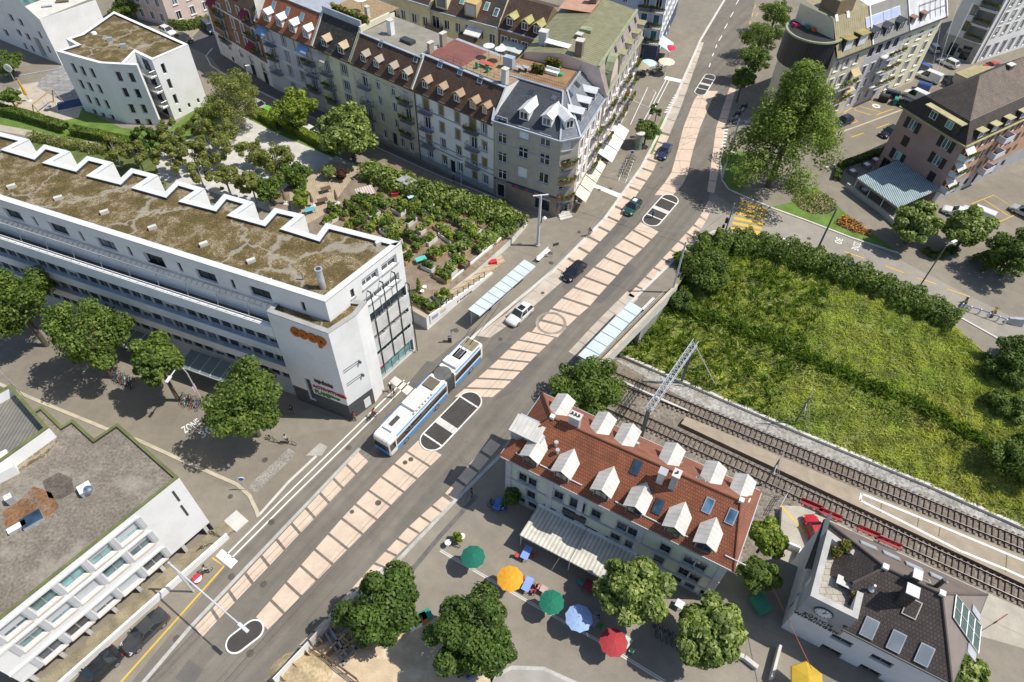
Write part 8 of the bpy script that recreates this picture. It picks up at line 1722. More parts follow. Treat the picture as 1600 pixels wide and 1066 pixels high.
t=thing('street_lamp','curved pale street lamp over the side street','street lamp',W(316,627)); hgt=7.2; b0_=W(316,627); tip_=W(260,598,7.); dvec=Vector((tip_.x-b0_.x,tip_.y-b0_.y,0)); arc=[Vector((0,0,0)),Vector((0,0,5.4))]+[dvec*f+ZV*z for f,z in ((.06,6.5),(.2,7.15),(.42,7.35),(.7,7.2))]
MB().path(arc,.075,polem,8).build('curved_mast',t,local=True); MB().beam(arc[-1],dvec+ZV*7.05,.3,.16,trimw).build('lamp_head',t,local=True); MB().box((-.1,.0,2.6),(.06,.7,.9),M('pink_sign',(.6,.4,.5))).build('sign_plate',t,local=True)
for u,v,h,l in ((721,293,5.,'small street lamp behind the garden hedge below the white row house'),(397,150,6.,'small street lamp sticking out of the park tree')):
    t,_=pole(u,v,h,l,.06,polem,'street_lamp','street lamp'); MB().box((.3,0,h),(.8,.25,.12),trimw,.4).build('lamp_head',t,local=True)
zb=min(9,max(5,locz((384,984),(347,1025)))); q0,q1=W(266,882,zb),W(384,984,zb); t=thing('lamp_boom','long pale lamp arm reaching from the modern block over the bottom of the road','lamp arm',(q0.x,q0.y,zb)); MB().tube(q0,q1,.09,polem,.06).build('arm',t); MB().beam(q1-(q1-q0).normalized()*.9,q1+(q1-q0).normalized()*.3,.3,.15,polem).build('lamp_head',t); MB().tube(Vector((q0.x,q0.y,0)),q0+ZV*.4,.1,polem).build('mast',t)
# railway gantry
lb,rb_=W(1006,684,-5.4),W(1066,597,-5.0)
def topz(b,v): return min((abs((lambda c_:c_.y/c_.z*F+533)((R3.transposed())@(b+ZV*z-ZV*b.z+ZV*0-Vector((0,0,H))+ZV*0))-v),z) for z in [x*.1-5 for x in range(0,160)])[1] if False else None
gz=2.7; gl_,gr_=W(1014,640,gz),W(1085,537,gz)
t=thing('railway_gantry','pale lattice gantry spanning the tracks beside the bridge','gantry',(lb+rb_)/2); m=MB(); d=(gr_-gl_).normalized(); n=Vector((-d.y,d.x,0)); Lg=(gr_-gl_).length
for s in (-.35,.35):
    for zz in (-.4,.4): m.beam(gl_+n*s+ZV*zz-d*.3,gr_+n*s+ZV*zz+d*.3,.09,.09,galv)
N_=16
for i in range(N_):
    a,b=gl_+d*(Lg*i/N_),gl_+d*(Lg*(i+1)/N_)
    for s in (-.35,.35): m.beam(a+n*s-ZV*.4,b+n*s+ZV*.4,.05,.05,galv); m.beam(a+n*s-ZV*.4,a+n*s+ZV*.4,.05,.05,galv)
    for zz in (-.4,.4): m.beam(a-n*.35+ZV*zz,b+n*.35+ZV*zz,.05,.05,galv); m.beam(a-n*.35+ZV*zz,a+n*.35+ZV*zz,.05,.05,galv)
m.build('lattice_beam',t); MB().beam(Vector((gl_.x,gl_.y,-5.6)),gl_-ZV*.3,.4,.4,poled).build('mast',t); MB().beam(Vector((gr_.x,gr_.y,-5.)),gr_-ZV*.3,.3,.3,poled).build('mast',t); MB().tube(gr_,W(1118,602,-4.6),.07,galv).build('stay',t); 
for f in (.12,.62): q=gl_+d*Lg*f-ZV*.5; MB().tube(q,q-ZV*1.3,.05,metald).tube(q-ZV*1.2-n*.6,q-ZV*1.2+n*.9,.04,metald).lathe([(.09,-.25),(.13,0),(.09,.25)],M('brown_insulator',(.15,.07,.04)),q-ZV*1.4,8).build('insulator',t)
for u,v,z,h,l in ((1242,661,-5.1,5.6,'slim dark railway mast with stays in the grass beside the far track'),(1196,755,-4.9,5.4,'railway mast with pale tip between the two tracks')):
    p=W(u,v,z); t=thing('railway_mast',l,'mast',p); MB().tube((0,0,0),(0,0,h),.13,poled,.09).build('mast',t,local=True); MB().tube((0,0,h),(0,0,h+1.6),.05,trimw).build('pale_tip',t,local=True); 
    for s in (0,1): MB().tube((0,0,h*.95),(.9+s*.5,-1.2-s*.4,0),.03,galv,n=5).build('stay',t,local=True)
    MB().tube((0,0,h*.8),(-.8,-1.6,h*.86),.04,galv).build('bracket',t,local=True)
wire_m=M('wire',(.03,.03,.032),rough=.5)
def wire(a,b,label,sag=.3,r=.02):
    m=MB(); P=[a.lerp(b,i/8)-ZV*sag*4*(i/8)*(1-i/8) for i in range(9)]; m.path(P,r,wire_m,4); return tag(m.build('overhead_wire'),label,'wire','overhead wires')
T1,T2,T3,T4=p1+ZV*8.8,p2+ZV*9.1,p3+ZV*10.5,p4+ZV*6.3; wl_='thin dark overhead wire strung '
wire(T1,T2,wl_+'across the road from the garden pole to the bridge pole'); wire(T1,T3,wl_+'from the garden pole to the cross arm pole'); wire(T2,T4,wl_+'from the bridge pole to the signal pole'); wire(T3,W(1093,150,6),wl_+'from the cross arm pole up the road'); wire(T3,Vector((F2.x,F2.y,9)),wl_+'from the cross arm pole to the grey corner house'); wire(T4,Vector((F2.x,F2.y,8)),wl_+'from the signal pole to the grey corner house')
for off,lab in ((0,'over the left lane'),(.6,'over the left lane'),(5.4,'over the right lane'),(6,'over the right lane')):
    P=[W(*p,5.6)+Vector((off*.8,-off*.55,0)) for p in ((150,1150),(390,900),(640,645),(800,480),(930,345),(1015,215),(1075,85),(1130,-40))]; m=MB()
    for a,b in zip(P,P[1:]): m.tube(a,b,.011,wire_m,n=4)
    tag(m.build('contact_wire'),'thin dark contact wire running along the main road '+lab,'wire','contact wires '+lab)
for tr in ([(945,585),(1330,744.5),(1600,853)],[(1001,657),(1330,806),(1528,900)]): a,b=W(*tr[0],-.2),W(*tr[-1],-.2); a,b=a-ZV*0,b; m=MB().tube(a-(b-a)*.05,b+(b-a)*.3,.014,wire_m,n=4); tag(m.build('contact_wire'),'thin dark contact wire above the railway track '+('nearer the grassy bank' if tr[0][0]<950 else 'nearer the houses'),'wire')
m=MB(); a,b=W(1193,888,3.),W(1268,1045,5.); m.tube(a,b,.03,M('orange_cord',(.5,.14,.06)),n=5); tag(m.build('orange_cord'),'thin orange cord stretched in front of the station wall','cord'); bpy.data.objects['orange_cord'].name='bunting_line'
for px in (((1478,-5),(1456,112)),((1500,-5),(1462,118)),((1520,5),(1466,118))): a,b=W(*px[0],13),W(*px[1],1); tag(MB().tube(a,b,.03,trimw,n=4).build('stay_cable'),'pale cable slanting down into the courtyard of the white town house','cable','pale cables above the courtyard')
# ================================================================ signs, column, bins
def sign(u,v,h,label,kind,col,hd=(1,1),z=0):
    p=W(u,v,z); t=thing('street_sign',label,'sign',p,random.random()*.2); MB().tube((0,0,0),(0,0,h),.04,galv,n=6).build('post',t,local=True)
    if kind=='round': MB().tube((0,-.03,h),(0,.03,h),.36,trimw,n=18).tube((0,-.035,h),(0,-.031,h),.28,col,n=18).build('plate',t,local=True)
    else: MB().box((.35,0,h-.1),(.9,.08,.5),col,.4).build('plate',t,local=True)
    return t
bls=M('blue_sign',(.04,.12,.4),rough=.4); sign(386,766,2.4,'no stopping style round sign on the curved kerb','round',bls); sign(985,255,2.2,'round blue sign by the bicycle rack','round',bls); sign(863,402,2.6,'bus stop sign flag at the end of the white bench','flag',M('dark_flag_sign',(.05,.07,.08))); sign(706,535,2.6,'bus stop sign flag by the rear of the trolleybus','flag',M('grey_green_flag_sign',(.2,.25,.24)))
p=W(311,907); t=thing('wheel_sign','round red rimmed white disc on a short stand beside the scooter rider','sign',p); MB().tube((0,0,.6),(.06,-.05,.68),.42,trimw,n=20).build('disc',t,local=True); MB().tube((.03,-.02,.62),(.08,-.06,.66),.5,M('red_rim',(.5,.03,.06)),n=20).build('rim',t,local=True); MB().tube((0,0,0),(0,0,.6),.04,metald).build('stand',t,local=True); MB().box((.06,-.05,.69),(.7,.06,.02),M('red_rim',(.5,.03,.06)),.8).build('cross',t,local=True)
p=W(996,232); t=thing('advertising_column','round grey green advertising column with a pale top','column',p); MB().lathe([(.75,0),(.7,.1),(.68,2.9),(.75,3.)],M('grey_green_column',(.2,.27,.2),var=.3,scale=3),n=18).build('drum',t,local=True); MB().lathe([(.85,3.),(.85,3.15),(.35,3.25),(.3,3.22)],concw,n=18).build('cap',t,local=True)
p=W(703,534); t=thing('litter_bin','dark litter bin on the pavement behind the trolleybus','bin',p); MB().box((0,0,.5),(.45,.45,1.),metald).build('body',t,local=True); MB().box((0,0,1.03),(.5,.5,.06),metal).build('lid',t,local=True)
m=MB(); P=Wp([(966,283),(980,250),(990,252),(977,286)]); m.path([p+ZV*.05 for p in P]+[P[0]+ZV*.05],.06,trimw,4); tag(m.build('rack_frame'),'white frame around the bicycle rack by the advertising column','bicycle rack')
for u,v,l in ((1299,414,'left'),(1313,419,'middle'),(1328,424,'right')): p=W(u,v); t=thing('recycling_bin','%s of the three blue recycling bins behind the hedge'%l,'bin',p,-.4,'blue recycling bins'); MB().hexa([(-.55,-.4,.1),(.55,-.4,.1),(.55,.4,.1),(-.55,.4,.1)],[(-.65,-.5,1.1),(.65,-.5,1.1),(.65,.5,1.1),(-.65,.5,1.1)],M('blue_plastic',(.04,.09,.22))).build('body',t,local=True); MB().lathe([(.7,1.1),(.6,1.3),(.2,1.38)],MT['blue_plastic'],n=8).build('lid',t,local=True)
for u,v,l,mt,sx in ((1392,152,'dark blue container in front of the yellow end house',dbl,2.6),(1379,158,'black container beside the parking bays',plastic,1.8),(1397,163,'small teal bin at the bay corner',M('teal_plastic',(.03,.25,.2)),.7),(1441,140,'bright blue covered trailer by the white van',blu,2.4)): p=W(u,v); t=thing('container',l,'container',p,-.5); MB().box((0,0,.65),(sx,1.1,1.1),mt).build('body',t,local=True); MB().hexa([(-sx/2-.05,-.6,1.2),(sx/2+.05,-.6,1.2),(sx/2+.05,.6,1.2),(-sx/2-.05,.6,1.2)],[(-sx/2,-.4,1.4),(sx/2,-.4,1.4),(sx/2,.4,1.4),(-sx/2,.4,1.4)],mt).build('lid',t,local=True)
p=W(1185,948); t=thing('green_bin','green wheeled container in the shade between the orange roofed house and the station','container',p,.4); MB().box((0,0,.6),(1.2,1.8,1.),M('green_bin_plastic',(.04,.22,.14))).build('body',t,local=True); MB().box((0,0,1.15),(1.25,1.85,.1),MT['green_bin_plastic']).build('lid',t,local=True)
# scooter fence at the right street
m=MB(); P=Wp([(1500,482),(1513,487),(1528,491),(1542,497),(1557,502),(1568,507)])
for a in P: m.box(a+ZV*.5,(.16,.16,1.),trimw)
for a,b in zip(P,P[1:]): m.beam(a+ZV*.9,b+ZV*.9,.1,.08,bls)
tag(m.build('post_fence'),'low white and blue post fence by the scooters at the right street','fence')
def scooter(u,v,label,mat,hd=1.):
    t=thing('motor_scooter',label,'scooter',W(u,v),hd); loft([[(-.8,-.12,.5),(-.8,.12,.5),(-.8,.12,.75),(-.8,-.12,.75)],[(-.3,-.2,.35),(-.3,.2,.35),(-.3,.18,.85),(-.3,-.18,.85)],[(.1,-.18,.3),(.1,.18,.3),(.1,.16,.5),(.1,-.16,.5)],[(.55,-.16,.35),(.55,.16,.35),(.5,.14,1.),(.5,-.14,1.)]],mat).build('body',t,local=True); MB().box((-.35,0,.88),(.6,.28,.1),plastic).build('seat',t,local=True); MB().path([(.45,-.35,1.08),(.5,0,1.02),(.45,.35,1.08)],.025,plastic).build('handlebar',t,local=True)
    for x in (-.6,.65): wheel(t,x,0,.25,.12)
scooter(1551,492,'yellow motor scooter standing by the white and blue fence',M('yellow_scooter_paint',(.6,.4,.02),rough=.3)); scooter(1506,476,'black motor scooter at the left end of the white and blue fence',blk_)
for i in range(6): scooter(1139+i*4.5,192-i*5+(i%2)*6,'dark motor scooter parked in the shade by the lowest roadside tree',blk_,.4) if i<0 else scooter(1137+i*5,200-i*6,('dark motor scooter parked in the shade under the lowest roadside tree'),blk_ if i%2 else slv,.5) 
for o in bpy.data.objects:
    if o.name.startswith('motor_scooter') and 'lowest roadside' in o.get('label',''): o['group']='scooters by the roadside trees'
p=W(1584,506); t=thing('covered_motorcycle','motorcycle under a grey cover beside the blue and white fence','motorcycle',p,-.3); loft([[(-1,-.3,.1),(-1,.3,.1),(-.95,.15,.9),(-.95,-.15,.9)],[(0,-.45,.05),(0,.45,.05),(0,.25,1.1),(0,-.25,1.1)],[(1,-.35,.1),(1,.35,.1),(.8,.2,1.3),(.8,-.2,1.3)]],M('grey_tarpaulin',(.42,.43,.46),var=.15,scale=2)).build('cover',t,local=True); wheel(t,.75,0,.3,.15)
# ================================================================ plaza parasols, tables
def parasol(u,v,label,col,r=1.25,z=2.5,sc_=1.,group=None):
    p=W(u,v,z+.2); t=thing('parasol',label,'parasol',Vector((p.x,p.y,0)),random.random(),group); m=MB(); n=10; ap=Vector((0,0,z+.42)); cm=M('canopy_'+label.split()[0]+'_'+label.split()[1],col,rough=.85,var=.07,scale=3)
    R_=[Vector((r*math.cos(2*math.pi*i/n),r*math.sin(2*math.pi*i/n),z)) for i in range(n)]; k=m.mi(cm)
    for i in range(n):
        a,b=R_[i],R_[(i+1)%n]; mid=(a+b)/2*.97; mid.z=z+.04; ma=a.lerp(ap,.5)+ZV*.05; mb_=b.lerp(ap,.5)+ZV*.05
        m.poly([a,mid,mb_.lerp(ma,.5)-ZV*.015,ma],cm); m.poly([mid,b,mb_,mb_.lerp(ma,.5)-ZV*.015],cm); m.poly([ma,mb_.lerp(ma,.5)-ZV*.015,ap],cm); m.poly([mb_.lerp(ma,.5)-ZV*.015,mb_,ap],cm)
    m.build('canopy',t,local=True); r_=MB()
    for a in R_: r_.tube(ap-ZV*.06,a-ZV*.03,.014,wood,n=4)
    r_.build('ribs',t,local=True); MB().tube((0,0,0),(0,0,z+.5),.03,wood).build('pole',t,local=True); MB().lathe([(.35,0),(.33,.08),(.06,.12)],conc).build('base',t,local=True); return t
parasol(739,869,'dark green parasol nearest the main road on the plaza',(.005,.13,.085)); parasol(797,903,'orange yellow parasol between the two green ones',(.68,.32,.02),1.34); parasol(862,940,'bright green parasol beside the pale blue one',(.005,.15,.09)); parasol(905,965,'pale blue parasol between a green and the red one',(.3,.42,.68),1.34); parasol(959,1003,'red parasol at the lower end of the plaza row',(.36,.035,.045),1.36)
def table(u,v,label,col,hd,chairs=(),cc=(.5,.05,.05),sz=(1.5,.8)):
    p=W(u,v); q=W(u+hd[0],v+hd[1]); rz=math.atan2(q.y-p.y,q.x-p.x); t=thing('cafe_table',label,'table',p,rz); MB().box((0,0,.74),(sz[0],sz[1],.04),M('table_top_'+label.split()[0],col,rough=.5)).build('tabletop',t,local=True)
    for x in (-1,1):
        for y in (-1,1): MB().box((x*(sz[0]/2-.1),y*(sz[1]/2-.1),.36),(.04,.04,.72),metald).build('leg',t,local=True)
    for i,(x,y,a) in enumerate(chairs):
        ct=thing('garden_chair',('left ' if y>0 else 'right ')+('upper ' if x>0 else 'lower ')+'chair at the '+label.split(' on ')[0].split(' at ')[0],'chair',p+Vector((x*math.cos(rz)-y*math.sin(rz),x*math.sin(rz)+y*math.cos(rz),0)),rz+a); cm=M('chair_%d'%int(cc[0]*100+cc[1]*1000),cc,rough=.5)
        MB().box((0,0,.45),(.42,.42,.04),cm).build('seat',ct,local=True); MB().box((-.2,0,.7),(.04,.42,.42),cm).build('backrest',ct,local=True)
        for sx in (-.17,.17):
            for sy in (-.17,.17): MB().box((sx,sy,.22),(.035,.035,.44),metald).build('leg',ct,local=True)
hp2=math.pi/2
table(822,868,'blue cafe table on the plaza edge by the striped awning','' or (.2,.32,.75),(6,-12),((.2,-.75,hp2),(-.6,.75,-hp2)),(.45,.05,.04)); table(824,917,'light blue cafe table on the plaza right of the yellow parasol',(.22,.33,.75),(6,-12),((.4,.8,-hp2),(-.4,.8,-hp2),(.4,-.8,hp2),(-.3,-.8,hp2)),(.45,.04,.06)); table(919,920,'dark red cafe table on the shaded plaza under the bright tree',(.25,.02,.05),(6,-12),((0,.85,-hp2),),(.03,.35,.35),(1.2,1.1)); table(779,792,'bright blue cafe table on the shaded corner by the house',(.05,.2,.6),(6,-10),((.0,.8,-hp2),(0,-.8,hp2)),(.05,.1,.2)); table(1060,948,'white cafe table at the green hedge of the house',(.7,.72,.75),(4,-8),(),(.5,.5,.5),(.8,.8)); table(928,972,'grey cafe table on the plaza beside the pale blue parasol',(.25,.25,.28),(6,-8),((0,.8,-hp2),(0,-.8,hp2)),(.03,.3,.06)); table(975,1010,'mint cafe table on the plaza behind the red parasol',(.45,.6,.5),(6,-8),((0,-.8,hp2),(0,.8,-hp2)),(.3,.55,.4)); table(849,925,'pink cafe table on the plaza left of the bright green parasol',(.5,.35,.33),(6,-10),((0,.7,-hp2),),(.5,.3,.3),(.7,.7)); table(1088,962,'wooden cafe table on the sunny patch between the bright trees',(.35,.15,.07),(6,-10),((0,.7,-hp2),),(.3,.12,.06),(.9,.7))
person(786,800,'person in blue seated at the bright blue shaded table','sit',4,1,(-.5,-.3),zs=.0); person(934,969,'person in grey seated beside the grey table by the pale blue parasol','sit',7,1,(-.6,.3))
# decorated bicycle with a plant by the road edge
bike(708,852,'dark decorated bicycle carrying a grassy plant near the green parasol',(10,4),0); o=tag(foliage_box('grassy_plant',[W(715,846)+ZV*.6,W(716,846)+ZV*.6],.5,.7,None,260,.22,KINDS['fresh'][0]),'tuft of yellow green grass on the decorated bicycle','plant')
for u,v,z,l in ((722,838,1.,'white round tray above the decorated bicycle'),(700,848,.8,'white dotted wheel tray at the rear of the decorated bicycle')): p=W(u,v,z); tag(MB().lathe([(.02,z),(.32,z),(.34,z+.05),(.02,z+.04)],trimw,(p.x,p.y,0),16).tube((p.x,p.y,0),(p.x,p.y,z),.03,galv).build('round_tray'),l,'tray')
# café in front of the blue house
for u,v,l,col,r in ((1002,101,'striped brown parasol nearest the pale pink house',(.35,.3,.2),1.9),(1014,97,'turquoise white parasol at the blue cafe door',(.5,.75,.75),1.6),(1042,95,'cream parasol at the corner of the blue cafe',(.72,.64,.48),1.7),(1047,73,'crimson parasol below the pale blue awning',(.55,.02,.07),1.3)): parasol(u,v,l,col,r)
for i,(u,v) in enumerate(((1003,116),(1018,118),(1033,112),(1037,105),(1028,108),(1010,114))): person(u,v,('person in blue','person in dark clothes','person in red','person in black','person in white','person in brown')[i]+' seated at the cafe in front of the blue house','sit',(4,0,3,0,2,6)[i],1,(1,-.3) if i%2 else (-1,.3))
for i,(u,v) in enumerate(((1006,117),(1021,116),(1034,108))): table(u,v,('grey small table nearest the pink house at the blue cafe','ivory small table in the middle of the blue cafe seats','steel small table at the right of the blue cafe seats')[i],((.3,.3,.3),(.7,.68,.6),(.4,.42,.45))[i],(6,-3),(),sz=(.8,.8))
# ================================================================ playground, garden deck, timber yard
def closed(u,v,label,col,h=3.,z=0): p=W(u,v,z); t=thing('closed_parasol',label,'parasol',p); MB().lathe([(.1,h-.05),(.16,h*.75),(.3,h*.35),(.22,h*.3)][::-1],M('folded_'+label.split()[0],col,rough=.9,var=.15),n=9).build('folded_canopy',t,local=True); MB().tube((0,0,0),(0,0,h),.04,wood).build('pole',t,local=True); MB().lathe([(.5,0),(.5,.1),(.1,.14)],concw,n=10).build('base',t,local=True)
closed(46,158,'yellow closed parasol on the playground slabs',(.6,.35,.02),4.2)
for u,v,l,z in ((447,318,'brown closed parasol at the right edge of the garden deck',GZ),(489,322,'tan closed parasol left of the brown one on the deck',GZ),(527,318,'dark brown closed parasol near the planting boxes',GZ)): closed(u,v,l,(.2,.13,.08),2.6,z)
p,q=W(62,184),W(92,160); t=thing('swing_frame','wooden swing frame with a round basket seat on the playground','swing',(p+q)/2); d=(q-p).normalized(); n=Vector((-d.y,d.x,0)); m=MB(); m.beam(p+ZV*2.6,q+ZV*2.6,.16,.16,timber)
for a in (p,q):
    for s in (-1,1): m.beam(a+n*s*1.1,a+ZV*2.6,.12,.12,timber)
m.build('frame',t); MB().lathe([(.1,.5),(.6,.55),(.62,.62),(.1,.58)],zinc,(p+q)/2,14).build('basket_seat',t); r=MB()
for s in (-.4,.4): r.tube((p+q)/2+d*s+ZV*.6,(p+q)/2+d*s+ZV*2.55,.02,metald,n=4)
r.build('ropes',t)
p=W(112,164); t=thing('trampoline_mat','dark blue play mat with pale edging beside the curved white house','play mat',p,.5); MB().box((0,0,.1),(5,3.4,.2),concw).build('edging',t,local=True); MB().box((0,0,.22),(4.6,3.,.05),M('navy_mat',(.02,.05,.12))).build('mat',t,local=True)
a,b=W(30,118,3.5),W(97,106,4.5); m=MB(); m.tube(a,b,.03,trimw,n=4)
for i in range(24): q=a.lerp(b,(i+.5)/24); d=(b-a).normalized(); m.poly([q-d*.16,q+d*.16,q-ZV*.5],trimw)
tag(m.build('bunting'),'white bunting strung from the white round sign to the curved house','bunting'); p=W(26,119,0); t=thing('round_board','white rounded board on a post at the left edge of the playground','sign',W(28,135)); MB().tube((0,0,0),(0,0,3.6),.06,galv).build('post',t,local=True); MB().tube((0,-.05,3.6),(.0,.05,3.6),.75,trimw,n=18).build('board',t,local=True); MB().tube((0,-.07,3.6),(.0,-.055,3.6),.4,blind,n=12).build('emblem',t,local=True)
for u,v,hd in ((32,162,0),(26,166,1)): 
    t=thing('wooden_chair','%s wooden chair beside the yellow closed parasol'%('right' if hd==0 else 'left'),'chair',W(u,v),hd); MB().box((0,0,.4),(.6,.6,.08),timber).build('seat',t,local=True); MB().box((-.28,0,.75),(.08,.6,.6),timber).build('backrest',t,local=True); MB().box((0,0,.18),(.5,.5,.36),wood).build('base',t,local=True)
def gthing(name,label,cat,u,v,fn,z=GZ,rz=.5): p=W(u,v,z); t=thing(name,label,cat,p,rz); fn(t); return t
def hut(t): MB().box((0,0,.45),(2.6,1.6,.9),wood).build('bin',t,local=True); MB().hexa([(-1.4,-.9,.9),(1.4,-.9,.9),(1.4,.9,1.3),(-1.4,.9,1.3)],[(-1.4,-.9,.97),(1.4,-.9,.97),(1.4,.9,1.37),(-1.4,.9,1.37)],slats('pale_striped_lid',(.5,.46,.42),(.35,.2,.17),.4,.3)).build('lid',t,local=True)
gthing('compost_hut','wooden compost bin with a pale striped lid in the garden','compost bin',572,308,hut); 
def shed(t): MB().box((0,0,1.),(3.,1.6,2.),woodd).build('walls',t,local=True); MB().box((0,0,2.06),(3.4,2.,.12),M('mixed_roof_sheet',(.3,.3,.3),var=.3,scale=2)).build('roof',t,local=True)
gthing('garden_shed','low dark garden shed under the hedge with a grey roof','shed',640,300,shed,rz=-.6)
def tb(col): 
    def f(t): 
        MB().box((0,0,.72),(1.6,.9,.05),M('garden_top_%d'%int(col[2]*99),col)).build('tabletop',t,local=True)
        for x in (-.7,.7):
            for y in (-.35,.35): MB().box((x,y,.35),(.06,.06,.7),wood).build('leg',t,local=True)
    return f
for u,v,l,col in ((645,312,'pale blue garden table under the hedge',(.45,.6,.7)),(690,318,'long garden table with pinkish cloth by the hedge',(.55,.45,.45)),(658,410,'turquoise garden table among the planting boxes',(.1,.5,.42)),(632,398,'grey blue garden table at the corner of the saw-edged roof',(.35,.42,.45)),(510,300,'dark wooden table on the garden deck',(.12,.07,.04)),(505,318,'dark brown table with chairs on the garden deck',(.1,.06,.035)),(485,333,'teal board table at the lower deck edge',(.1,.4,.5))): gthing('garden_table',l,'table',u,v,tb(col))
for i,(u,v,l) in enumerate(((617,306,'red crate in the garden below the hedge'),(770,413,'red trailer bicycle box at the upper end of the garden wall'),(660,458,'white flower pot by the small cypress'),(664,452,'white bucket beside the small cypress'))):
    t=thing('crate' if i<2 else 'flower_pot',l,'crate' if i<2 else 'pot',W(u,v,GZ if i!=1 else 0),.3); cm=(M('red_crate',(.5,.02,.03)),MT['red_crate'],trimw,trimw)[i]
    if i<2: MB().box((0,0,.3),(1.1,.7,.6),cm).build('box',t,local=True); MB().box((0,0,.63),(1.15,.75,.06),cm).build('rim',t,local=True)
    else: MB().lathe([(.2,0),(.3,.45),(.32,.5),(.25,.46)],cm).build('pot',t,local=True); MB().lathe([(.24,.44),(.02,.46)],soil).build('soil',t,local=True)
t=thing('small_cypress','narrow bright green cypress in a pot on the garden slabs','shrub',W(655,455,GZ)); P,N=cloud([((0,0,.5+.35*i),(.38-.05*i,.38-.05*i,.35)) for i in range(6)],900,.3); o=bpy.data.objects.new('foliage',leaves('foliage',P,N,.12,KINDS['fresh'][0])); COL.objects.link(o); o.parent=t; MB().lathe([(.22,0),(.3,.4)],trimw).build('pot',t,local=True)
# timber yard at the bottom
yp=[(433,1072),(489,1012),(545,950),(602,898)]
for i in range(3):
    a,b=W(*yp[i]),W(*yp[i+1]); d=(b-a).normalized(); n=Vector((-d.y,d.x,0)); m=MB().obox(a+d*.1,d*((b-a).length-.2),n*.08,ZV*1.9,trimw if i!=1 else M('site_board',(.55,.5,.45),var=.2)); t=tag(m.build('site_hoarding'),('pale site hoarding along the road at the bottom edge','weathered site hoarding along the timber stack','site hoarding reaching under the dark plaza tree')[i],'hoarding')
    for k in range(3): MB().obox(a+d*((b-a).length*(k+.5)/3)-n*.6-ZV*0,d*.08,n*.58,ZV*1.2,timber).build('prop',t)
for i in range(22):
    u,v=520+random.uniform(0,62),968+random.uniform(0,52); 
    if v<1000-(u-520)*.1: v+=10
    L_=random.uniform(1.6,4.2); p=W(u,v); k=i%3; rz=random.choice((-.9,.75,-.75,.9))+random.uniform(-.15,.15); tag(MB().box((p.x,p.y,.12+.1*(i%5)),(L_,.2,.16),(timber,wood,M('grey_beam',(.33,.33,.33),var=.15))[k],rz).build('timber_beam'),('pale raw timber beam','brown weathered timber beam','grey squared beam')[k]+' lying in the stack below the dark plaza tree','beam','timber beams: '+('pale','brown','grey')[k])
p=W(470,1052); tag(MB().lathe([(2.3,0),(1.7,.5),(.9,.9),(.1,1.1)],M('tan_rubble',(.42,.33,.2),rough=.95,var=.25,fine=.3,fscale=4),(p.x,p.y,0),14,1.3,.9).build('soil_heap'),'heap of tan soil and rubble at the bottom edge','soil heap')
m=MB(); a,b=W(492,1016),W(560,1066)
for k in range(3): m.beam(a+ZV*(.5+.45*k),b+ZV*(.5+.45*k),.05,.14,woodd)
for k in range(5): q=a.lerp(b,k/4); m.tube(q,q+ZV*1.5,.05,woodd,n=5)
tag(m.build('plank_fence'),'dark plank fence between the timber yard and the soil heap','fence')
for u,v,l,cl_ in ((648,978,'stack of white crates under the dark plaza tree',trimw),(664,966,'turquoise crate at the edge of the dark plaza tree',M('teal_plastic',(.03,.25,.2))),(657,972,'orange crate beside the turquoise one',M('orange_plastic',(.5,.16,.02))),(738,1052,'blue covered crate at the bottom edge below the round dark tree',blu)): p=W(u,v); t=thing('storage_crate',l,'crate',p,.5); MB().box((0,0,.45),(1.3,.8,.9),cl_).build('box',t,local=True); MB().box((0,0,.93),(1.4,.9,.08),cl_).build('lid',t,local=True)
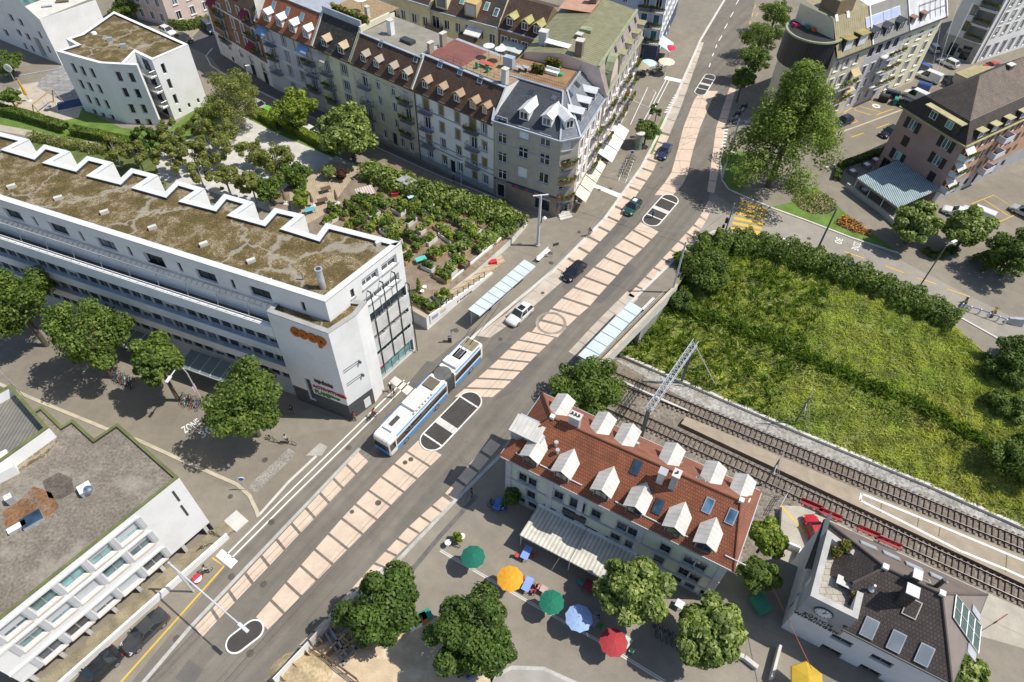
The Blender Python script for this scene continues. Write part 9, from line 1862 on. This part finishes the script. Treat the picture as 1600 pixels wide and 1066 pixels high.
# walls and fences round the station yard
def lowwall(pts,z,h,th,label,mat=concw): 
    P=Wp(pts,z); m=MB()
    for a,b in zip(P,P[1:]): d=(b-a).normalized(); n=Vector((-d.y,d.x,0)); m.obox(a,d*(b-a).length,n*th,ZV*h,mat)
    return tag(m.build('low_wall'),label,'wall')
lowwall([(1211,845),(1230,856),(1246,863),(1240,880)],-4.6,1.,.25,'low white angled wall in the yard beside the station',trimw); lowwall([(1140,1025),(1160,1032),(1180,1048)],0,.6,.4,'low pale wall in front of the shaded passage left of the station'); lowwall([(1213,1012),(1200,1062)],0,1.,.25,'narrow pale wall at the front corner of the station'); lowwall([(1320,293),(1345,312),(1375,334),(1398,356)],0,.9,.3,'pale wall along the restaurant terrace',M('terrace_wall',(.4,.4,.38)))
m=MB(); P=Wp([(1214,800),(1226,778),(1232,770)],-4.6)
for a,b in zip(P,P[1:]):
    for k in range(3): m.beam(a+ZV*(.4+.4*k),b+ZV*(.4+.4*k),.05,.05,galv)
    for k in range(4): q=a.lerp(b,k/3); m.tube(q,q+ZV*1.3,.04,galv,n=5)
tag(m.build('steel_fence'),'grey steel fence at the end of the platform yard','fence')
p=W(1535,985,-4.6); t=thing('platform_sign','dark red station sign on a post at the right of the station roof','sign',p,.5); MB().tube((0,0,0),(0,0,3.),.06,galv).build('post',t,local=True); MB().box((.4,0,2.9),(1.6,.12,.7),M('maroon_sign',(.14,.015,.02),rough=.4)).build('plate',t,local=True)
p=W(1262,1060,3.); t=thing('golden_canopy','golden yellow canopy roof at the bottom edge in front of the station','canopy',Vector((p.x,p.y,0)),.3); MB().lathe([(1.6,2.7),(1.5,2.8),(.1,3.3)],M('golden_cloth',(.5,.33,.03)),n=6).build('canopy',t,local=True); MB().tube((0,0,0),(0,0,3.2),.05,metald).build('pole',t,local=True)
for i,(u,v,l) in enumerate(((1330,272,'white restaurant table nearest the hedge corner'),(1352,262,'second white restaurant table behind the hedge'),(1366,254,'white restaurant table nearest the pink wall'),(1349,302,'white restaurant table at the awning edge'))): table(u,v,l,(.72,.73,.75),(8,-3),((0,.75,-hp2),(0,-.75,hp2)),(.08,.08,.08),(.9,.8))

for s_,u,v,rt,up in (('ZONE',299,666,(.85,-.52),(-.8,-.45)),('30',322,676,(.85,-.52),(-.8,-.45)),('30',1310,376,(-.35,.9),(.93,.3)),('ZONE',1337,385,(-.35,.9),(.93,.3))):
    p=W(u,v); r_=W(u+rt[0]*10,v+rt[1]*10)-p; u_=W(u+up[0]*10,v+up[1]*10)-p; o=letter(s_,1.5,paintw,p+ZV*.03,r_,u_,None,.02,.001,1.,1.05 if s_=='30' else .5,1.,'road_lettering'); o['kind']='structure'
